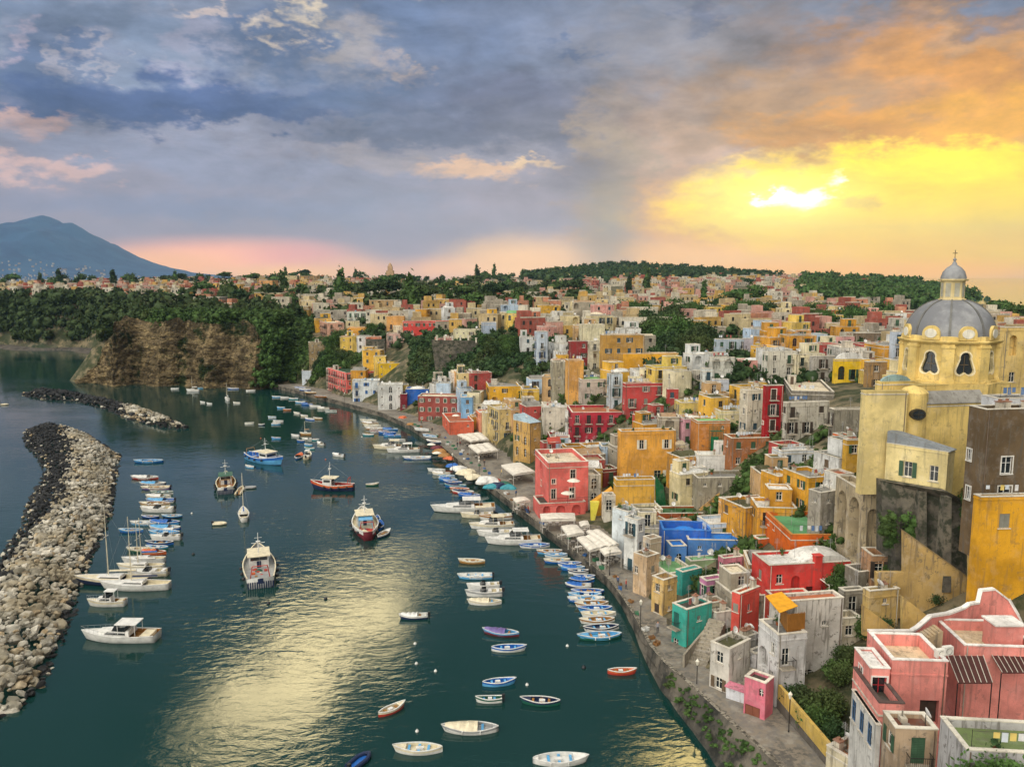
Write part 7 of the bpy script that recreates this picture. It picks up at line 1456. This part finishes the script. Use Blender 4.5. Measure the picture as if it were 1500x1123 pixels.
ch_ = MB(); ch_.box(-.2, .2, -.2, .2, .42, .46, 0); ch_.box(-.2, .2, .17, .2, .46, .9, 0)
for a in (-.18, .15):
    for b in (-.18, .15): ch_.box(a, a+.03, b, b+.03, 0, .42, 0)
CHM = ch_.mesh('chair', paint('c8c2b8'))
CNP = [('white square canopies beside the salmon house on the plaza', [(670, 636), (704, 633), (716, 643), (690, 646)], 4.0, 3), ('double white canopy in the middle of the plaza', [(686, 652), (716, 648), (730, 659), (700, 663)], 4.0, 3), ('large pale green white canopy over rows of chairs on the plaza', [(734, 681), (762, 677), (784, 690), (752, 695)], 4.3, 1),
 ('small white canopy at the quay edge before the pink quay house', [(751, 729), (769, 727), (777, 732), (757, 736)], 4.0, 1), ('long cream awning along the front of the pink quay house', [(791, 752), (842, 751), (843, 760), (793, 761)], 4.2, 1), ('peaked cream canopy right of the pink quay house', [(822, 770), (845, 768), (856, 780), (832, 784)], 4.2, 1), ('wide cream restaurant canopy by the quay', [(845, 787), (870, 782), (893, 798), (864, 806)], 4.3, 2), ('second wide cream canopy against the yellow stair', [(859, 777), (878, 775), (907, 796), (892, 800)], 4.5, 2), ('last small canopy at the near end of the restaurant awnings', [(878, 803), (904, 800), (911, 808), (886, 812)], 4.2, 1), ('small grey canopy beside the yellow stair', [(848, 764), (861, 762), (864, 769), (851, 771)], 4.0, 1)]
nT = []
for lb_, quad, z, pk in CNP:
    P4 = canopy(lb_, quad, z, peaks=pk); rr_ = random.Random(int(quad[0][0]))
    for k in range(5):
        u, v = (k+.5)/5, rr_.choice((-.12, .25, .6)); p = P4[0]*(1-u)*(1-v)+P4[1]*u*(1-v)+P4[2]*u*v+P4[3]*(1-u)*v
        t_ = link('table', TBLM, None, (p.x, p.y, 1.5)); tag(t_, 'round white restaurant table under the canvas canopies on the quay', 'table', 'restaurant tables on the quay')
        for s_ in (-1, 1): c_ = link('chair', CHM, None, (p.x+s_*.62, p.y+rr_.uniform(-.1, .1), 1.5), (0, 0, -s_*math.pi/2)); tag(c_, 'pale restaurant chair at a round table on the quay', 'chair', 'restaurant chairs on the quay')
canopy('small red awning on the crimson annex', [(801, 641), (820, 640), (822, 647), (803, 648)], 12.5, m_red)
# lamps
lp = MB(); lp.tube((0, 0, 0), (0, 0, .5), .12, 8, r2=.08); lp.tube((0, 0, .5), (0, 0, 3.9), .055, 8); LPM = lp.mesh('post', m_iron)
l2 = MB(); l2.lathe([(.1, 3.9), (.22, 4.35), (.24, 4.4), (.05, 4.65), (0, 4.75)], 6); L2M = l2.mesh('lantern', basic('lamp_glass', 'd8d4c4', .3, .6))
LAMPS = [((938, 925), 'black street lamp on the quay edge above the green boat'), ((1020, 1020), 'black street lamp with white lantern before the mossy roofed house'), ((893, 842), 'black street lamp at the near end of the restaurant awnings'), ((1155, 1075), 'thin street lamp beside the yellow garden wall'), ((663, 690), 'slim street lamp beside the heaps of nets'), ((702, 700), 'slim street lamp on the plaza edge'), ((505, 592), 'distant street lamp on the far quay')]
for (px, py), lb_ in LAMPS:
    h_ = hit(px, py, 0) ; zq = max(1.5, h_[2]); zq = min(qz, key=lambda q: abs(q-zq)) if py > 900 else 1.5; x, y = on_z(px, py, zq)
    r_ = empty('street_lamp', (x, y, zq)); tag(r_, lb_, 'street lamp'); link('post', LPM, r_); link('lantern', L2M, r_)
# heaps of nets and covered boats on the quay
NP = [(664, 683, 'blue', 1.3), (672, 688, 'white', 1.6), (684, 694, 'cream', 1.9), (692, 700, 'cream', 1.6), (712, 706, 'white', 2.2), (723, 705, 'red', 1.2), (729, 713, 'navy', 1.6), (738, 711, 'green', 1.5), (745, 715, 'teal', 1.4), (720, 714, 'teal', 1.4), (645, 662, 'wood', 1.5), (652, 668, 'wood', 1.3), (658, 672, 'orange', 1.1), (640, 657, 'maroon', 1.3), (590, 612, 'orange', 1.1), (602, 622, 'wood', 1.0)]
nrec = []
for px, py, c, s_ in NP:
    x, y, z = on_quay(px, py); mb = MB(); g = np.random.default_rng(int(px)); n = 16; vs = []; fs = []
    for k in range(6):
        for i in range(n): a = 2*math.pi*i/n; r_ = s_*math.cos(k/5*math.pi/2*.96)*(1+.25*math.sin(3*a+px)+.12*g.random()); vs.append((r_*math.cos(a)*1.2, r_*math.sin(a), s_*.62*math.sin(k/5*math.pi/2)*(1+.15*g.random())))
    for k in range(5):
        for i in range(n): fs.append((k*n+i, k*n+(i+1) % n, (k+1)*n+(i+1) % n, (k+1)*n+i))
    fs.append(tuple(range(5*n, 6*n))); mb.add(vs, fs); o = mb.build('net_heap', bp_(c), loc=(x, y, z)); tag(o, None, 'net heap', 'heaps of covered nets and gear on the quay'); nrec.append((o, px, py, {'wood': 'brown'}.get(c, c)+' heap of fishing nets on the quay'))
name_all(nrec, '')
for i, (px, py, hd, hc, ic) in enumerate(((455, 577, 170, 'wood', 'cream'), (447, 573, 172, 'blue', 'white'), (440, 570, 172, 'white', 'blue'), (470, 583, 165, 'wood', 'maroon'), (630, 642, 150, 'white', 'sky'), (636, 650, 150, 'navy', 'white'), (618, 632, 160, 'white', 'white'))):
    x, y, z = on_quay(px, py); boat('gozzo', px, py, 0, hd, hc, ic, xyz=(x, y), z=1.9, L=5)
for (r_, px, py, lk), w_ in zip(brec[-7:], ('nearest the blue house at the cliff foot', 'hauled up beyond the brown one', 'farthest along the quay end', 'by the coral pink house', 'under the small parasol', 'beside the white one near the plaza', 'facing the brown red house')): r_['label'] = lk+' hauled up '+w_; r_['group'] = 'boats hauled up on the quay'
# people
def person(px, py, shirt, trousers, label, turn=0.0, z=1.5, stride=.18):
    x, y = on_z(px, py, z); J = [(0, 0, .95), (0, 0, 1.2), (0, 0, 1.42), (0, 0, 1.5), (0, .01, 1.62), (0, 0, 1.74), (.09, 0, .9), (.1, stride*.5, .5), (.1, stride*.8, .08), (.1, stride*.8-.13, .04), (-.09, 0, .9), (-.1, -stride*.5, .5), (-.1, -stride, .08), (-.1, -stride-.13, .04), (.18, 0, 1.4), (.24, .02, 1.12), (.25, -.12, .9), (-.18, 0, 1.4), (-.24, .02, 1.12), (-.25, -.1, .9)]
    E = [(0, 1), (1, 2), (2, 3), (3, 4), (4, 5), (0, 6), (6, 7), (7, 8), (8, 9), (0, 10), (10, 11), (11, 12), (12, 13), (2, 14), (14, 15), (15, 16), (2, 17), (17, 18), (18, 19)]
    Rr = [.13, .14, .13, .06, .1, .08, .09, .065, .045, .04, .09, .065, .045, .04, .06, .045, .035, .06, .045, .035]
    me = bpy.data.meshes.new('person'); me.from_pydata(J, E, []); o = link('person', me, None, (x, y, z), (0, 0, turn)); md = o.modifiers.new('skin', 'SKIN'); me_l = me.skin_vertices[0].data if me.skin_vertices else None
    if me_l is None: return
def person2(px, py, shirt, trousers, label, turn=0.0, z=1.5):
    bm = bmesh.new(); lay = bm.verts.layers.skin.verify(); J = [(0, 0, .95), (0, 0, 1.2), (0, 0, 1.42), (0, 0, 1.52), (0, .01, 1.64), (0, 0, 1.75), (.09, 0, .88), (.1, .08, .5), (.1, .14, .08), (.1, .0, .05), (-.09, 0, .88), (-.1, -.08, .5), (-.1, -.16, .08), (-.1, -.3, .05), (.17, 0, 1.4), (.24, .03, 1.12), (.25, -.1, .88), (-.17, 0, 1.4), (-.24, .03, 1.12), (-.25, -.08, .88)]
    E = [(0, 1), (1, 2), (2, 3), (3, 4), (4, 5), (0, 6), (6, 7), (7, 8), (8, 9), (0, 10), (10, 11), (11, 12), (12, 13), (2, 14), (14, 15), (15, 16), (2, 17), (17, 18), (18, 19)]
    Rr = [.14, .14, .13, .06, .1, .08, .09, .065, .045, .04, .09, .065, .045, .04, .06, .045, .035, .06, .045, .035]
    V = [bm.verts.new(j) for j in J]
    for v, r_ in zip(V, Rr): v[lay].radius = (r_, r_*.85)
    V[0][lay].use_root = True
    for a, b in E: bm.edges.new((V[a], V[b]))
    me = bpy.data.meshes.new('person'); bm.to_mesh(me); bm.free(); x, y = on_z(px, py, z); o = link('person', me, None, (x, y, z), (0, 0, turn))
    o.modifiers.new('skin', 'SKIN'); s_ = o.modifiers.new('sub', 'SUBSURF'); s_.levels = 1; s_.render_levels = 1
    m = bpy.data.materials.new('clothes'); m.use_nodes = True; t = NT(m.node_tree); p = t.n['Principled BSDF']; p.inputs['Roughness'].default_value = .85; tcn = t.new('ShaderNodeTexCoord'); sp = t.new('ShaderNodeSeparateXYZ'); t.link(tcn.outputs['Object'], sp.inputs[0])
    c_ = t.mix(t.math('GREATER_THAN', sp.outputs[2], .93), rgba(lin(trousers)), rgba(lin(shirt))); c_ = t.mix(t.math('GREATER_THAN', sp.outputs[2], 1.47), c_, rgba(lin('b98a6c'))); c_ = t.mix(t.math('GREATER_THAN', sp.outputs[2], 1.69), c_, rgba(lin('2c2018'))); t.link(c_, p.inputs['Base Color'])
    me.materials.append(m); tag(o, label, 'person'); return o
PP = [(670, 655, '33363c', '2a3040', 'person in dark clothes walking left on the plaza by the white canopies', .4), (674, 654, '6a3030', '30343c', 'person in a red top walking beside the one in dark clothes', .2), (769, 750, '2c3440', '20242c', 'person in navy standing at the quay edge before the pink quay house', 1.2), (774, 752, '8a3434', '2a2c34', 'person in red beside the one in navy at the quay edge', 2.0), (702, 676, 'd0ccc0', '3a4450', 'person in a pale shirt crossing the middle of the plaza', 1.0), (905, 858, '3c4c6a', '2a2a2a', 'person in a blue top walking on the paving past the last canopy', 2.6), (633, 633, '443c38', '2c2c30', 'person in brown near the brown red quay house', .8)]
for px, py, a, b, lb_, tn in PP: person2(px, py, a, b, lb_, tn)
# scaffold beside the orange plastered house, green netting in the ochre yard
sy = FOOT and HREF['orange plastered house with a bright green roof beside the green scaffold'][1]
p0 = at_y(1040, 627, sy.translation.y-1.4); p1 = at_y(1058, 627, sy.translation.y-1.4); sc_ = empty('scaffold', (p0.x, p0.y, p0.z-11)); WMAT[sc_.name] = Tm(p0.x, p0.y, p0.z-11); tag(sc_, 'dark green scaffold with netting against the orange plastered house', 'scaffold')
mb = MB()
for i in range(5):
    x = p0.x+(p1.x-p0.x)*i/4
    for dy in (0, 1.2): mb.tube((x, p0.y+dy-1, p0.z-11), (x, p0.y+dy-1, p0.z+.6), .05, 5)
for k in range(6): zz = p0.z-10+k*1.9; mb.tube((p0.x, p0.y-1, zz), (p1.x, p0.y-1, zz), .04, 5); mb.box(p0.x, p1.x, p0.y-.95, p0.y+.15, zz-.05, zz)
put('frame', mb.mesh('frame', basic('scaffold_green', '1f5a40', .6)), sc_, Matrix.Identity(4))
mb = MB(); vs = [(p0.x+(p1.x-p0.x)*i/8*.6, p0.y-1.08+.08*math.sin(i*2.2+k), p0.z-10+k*1.2) for k in range(8) for i in range(9)]; mb.add(vs, [(k*9+i, k*9+i+1, k*9+i+10, k*9+i+9) for k in range(7) for i in range(8)]); put('netting', mb.mesh('netting', basic('net_green', '1e6a44', .9)), sc_, Matrix.Identity(4))
polywall('tall dark green netting screen right of the ochre house terrace', [(960, 695), (972, 712), (978, 755), (961, 752)], 152, .3, '1a5a34', name='net_screen', cat='screen', worn=.2)
# yellow stair wall between the pink quay house and the ochre house
polywall('yellow parapet of the broad stair climbing from the awnings', [(866, 738), (897, 716), (900, 722), (868, 775)], 158, 2.2, 'd69c34', name='stair_wall', cat='stair', worn=.15)
polywall('lemon yellow wall at the foot of the broad stair', [(865, 735), (878, 735), (868, 776), (866, 776)], 156, 1.0, 'd8cc50', name='stair_wall', cat='wall', worn=.1)

# potted plants and parasols on the nearer terraces
def pot_mesh(i):
    g = np.random.default_rng(i); mb = MB(); mb.lathe([(.18, 0), (.25, .4), (.27, .42), (.2, .43)], 8, 0)
    for k in range(46): c = Vector(tuple(g.normal(size=3)*.2))+Vector((0, 0, .8)); a = Vector(tuple(g.normal(size=3)*.09)); b = Vector(tuple(g.normal(size=3)*.09)); mb.add([c-a, c-b, c+a, c+b], [(0, 1, 2, 3)], 1)
    return mb.mesh('potted_plant', [basic('terracotta', 'a8623e'), LEAF[i % 2]])
POTS = [pot_mesh(i) for i in range(3)]
prec = []; rr = random.Random(4)
for nm, (W2, la, lb, h, zv) in list(root_info.items()):
    Yh = W2.translation.y
    if Yh > 175 or la < 3 or lb < 3: continue
    for k in range(rr.choice((0, 1, 2, 3))):
        x, y = rr.uniform(.6, la-.6), rr.choice((.55, lb-.6, rr.uniform(.6, lb-.6))); P3 = W2 @ Vector((x, y, h-.55)); o = link('potted_plant', rr.choice(POTS), None, P3, (0, 0, rr.uniform(0, 6))); tag(o, None, 'plant', 'potted plants on the roof terraces'); px, py = project(*P3); prec.append((o, px, py, 'small potted plant on a flat roof'))
name_all(prec, '')
pm = MB(); pm.tube((0, 0, 0), (0, 0, 2.3), .03, 5, 1); pm.lathe([(1.3, 2.0), (.7, 2.28), (.05, 2.45)], 8, 0); PARM = pm.mesh('parasol', [paint('dcd6c8'), m_iron])
for (px, py, z, lb_) in ((840, 713, 9.5, 'cream parasol on the recessed terrace of the pink quay house'), (831, 731, 6.5, 'small white parasol on the balcony of the pink quay house'), (668, 612, 6, 'white parasol on the salmon orange terrace'), (640, 668, 1.5, 'white parasol on the plaza near the brown heaps'), (632, 655, 1.5, 'pale parasol at the quay edge beside the plaza')):
    x, y = on_z(px, py+6, z); o = link('parasol', PARM, None, (x, y, z)); tag(o, lb_, 'parasol')

# washing lines on balconies and roofs
lrec = []; rl = random.Random(9); cands = [(k, v) for k, v in root_info.items() if v[0].translation.y < 240 and v[1] > 4]
for nm, (W2, la, lb, h, zv) in rl.sample(cands, min(26, len(cands))):
    mb = MB(); w = min(la-1, 4); mb.tube((0, 0, 1.2), (w, 0, 1.2), .012, 3, 3); n = int(w/.55)
    for i in range(n):
        if rl.random() < .8: x = .3+i*.55; hh = rl.uniform(.4, .9); mb.box(x, x+.42, -.012, .012, 1.2-hh, 1.19, rl.randrange(3))
    for x in (0, w): mb.tube((x, 0, -.5), (x, 0, 1.3), .02, 4, 3)
    P3 = W2 @ Vector((.5, .45, h)); o = mb.build('washing_line', [paint('d8d8d8'), paint(rl.choice(('5a7aa8', 'a85a5a', 'd8c070'))), paint('c8d0d8'), m_iron], loc=P3, rot=(0, 0, W2.to_euler().z)); tag(o, None, 'laundry', 'washing lines on the roofs'); px, py = project(*P3); lrec.append((o, px, py, 'washing line with cloths'))
name_all(lrec, '')

# crates and more people along the quay
def crate_mesh(c):
    mb = MB(); mb.box(-.3, .3, -.2, .2, 0, .03)
    for k in range(3):
        z = .04+k*.09; mb.box(-.3, .3, -.2, -.18, z, z+.06); mb.box(-.3, .3, .18, .2, z, z+.06); mb.box(-.3, -.28, -.18, .18, z, z+.06); mb.box(.28, .3, -.18, .18, z, z+.06)
    for x in (-.3, .27):
        for y in (-.2, .17): mb.box(x, x+.03, y, y+.03, .03, .33)
    return mb.mesh('crate', paint(c))
CM = [('white', crate_mesh('d4d4d0')), ('blue', crate_mesh('2f68a8')), ('brown', crate_mesh('8a6238')), ('green', crate_mesh('3c7a58'))]
krec = []; rk = random.Random(12)
for i in range(54):
    f = rk.uniform(.1, .62); P3 = quay_pt(f, rk.uniform(.1, .3)); cn, me = rk.choice(CM); s_ = rk.choice((1.0, 1.3, 1.6)); o = link('crate', me, None, (P3[0], P3[1], P3[2]+.01), (0, 0, rk.uniform(0, 3)), (s_, s_, s_)); px, py = project(*P3); tag(o, None, 'crate', 'fish crates along the quay edge'); krec.append((o, px, py, cn+' fish crate on the quay edge'))
name_all(krec, '')
for k, (f, g_, a, b, lb_) in enumerate([(.12, .5, '8a8a90', '2a2c34', 'person in grey walking on the quay below the teal house'), (.17, .35, 'a83c34', '2c3040', 'person in red by the quay edge beside the row of blue boats'), (.23, .3, 'd0d0cc', '5a5040', 'person in white near the last restaurant canopy'), (.34, .4, '2f4f7a', '26262a', 'person in blue between the pink quay house and the nets'), (.4, .5, 'c8b070', '3a3a40', 'person in yellow crossing the plaza'), (.43, .35, '3a3a3e', '5a4a3a', 'person in black beside the heaps of nets'), (.5, .5, 'd8d4cc', '2c2c30', 'person in a white shirt before the salmon house'), (.62, .5, '5a7a5a', '2c2c30', 'person in green near the white house with blue doors')]):
    P3 = quay_pt(f, g_); px, py = project(*P3); o = person2(px, py, a, b, lb_, k*1.3); o.location = P3
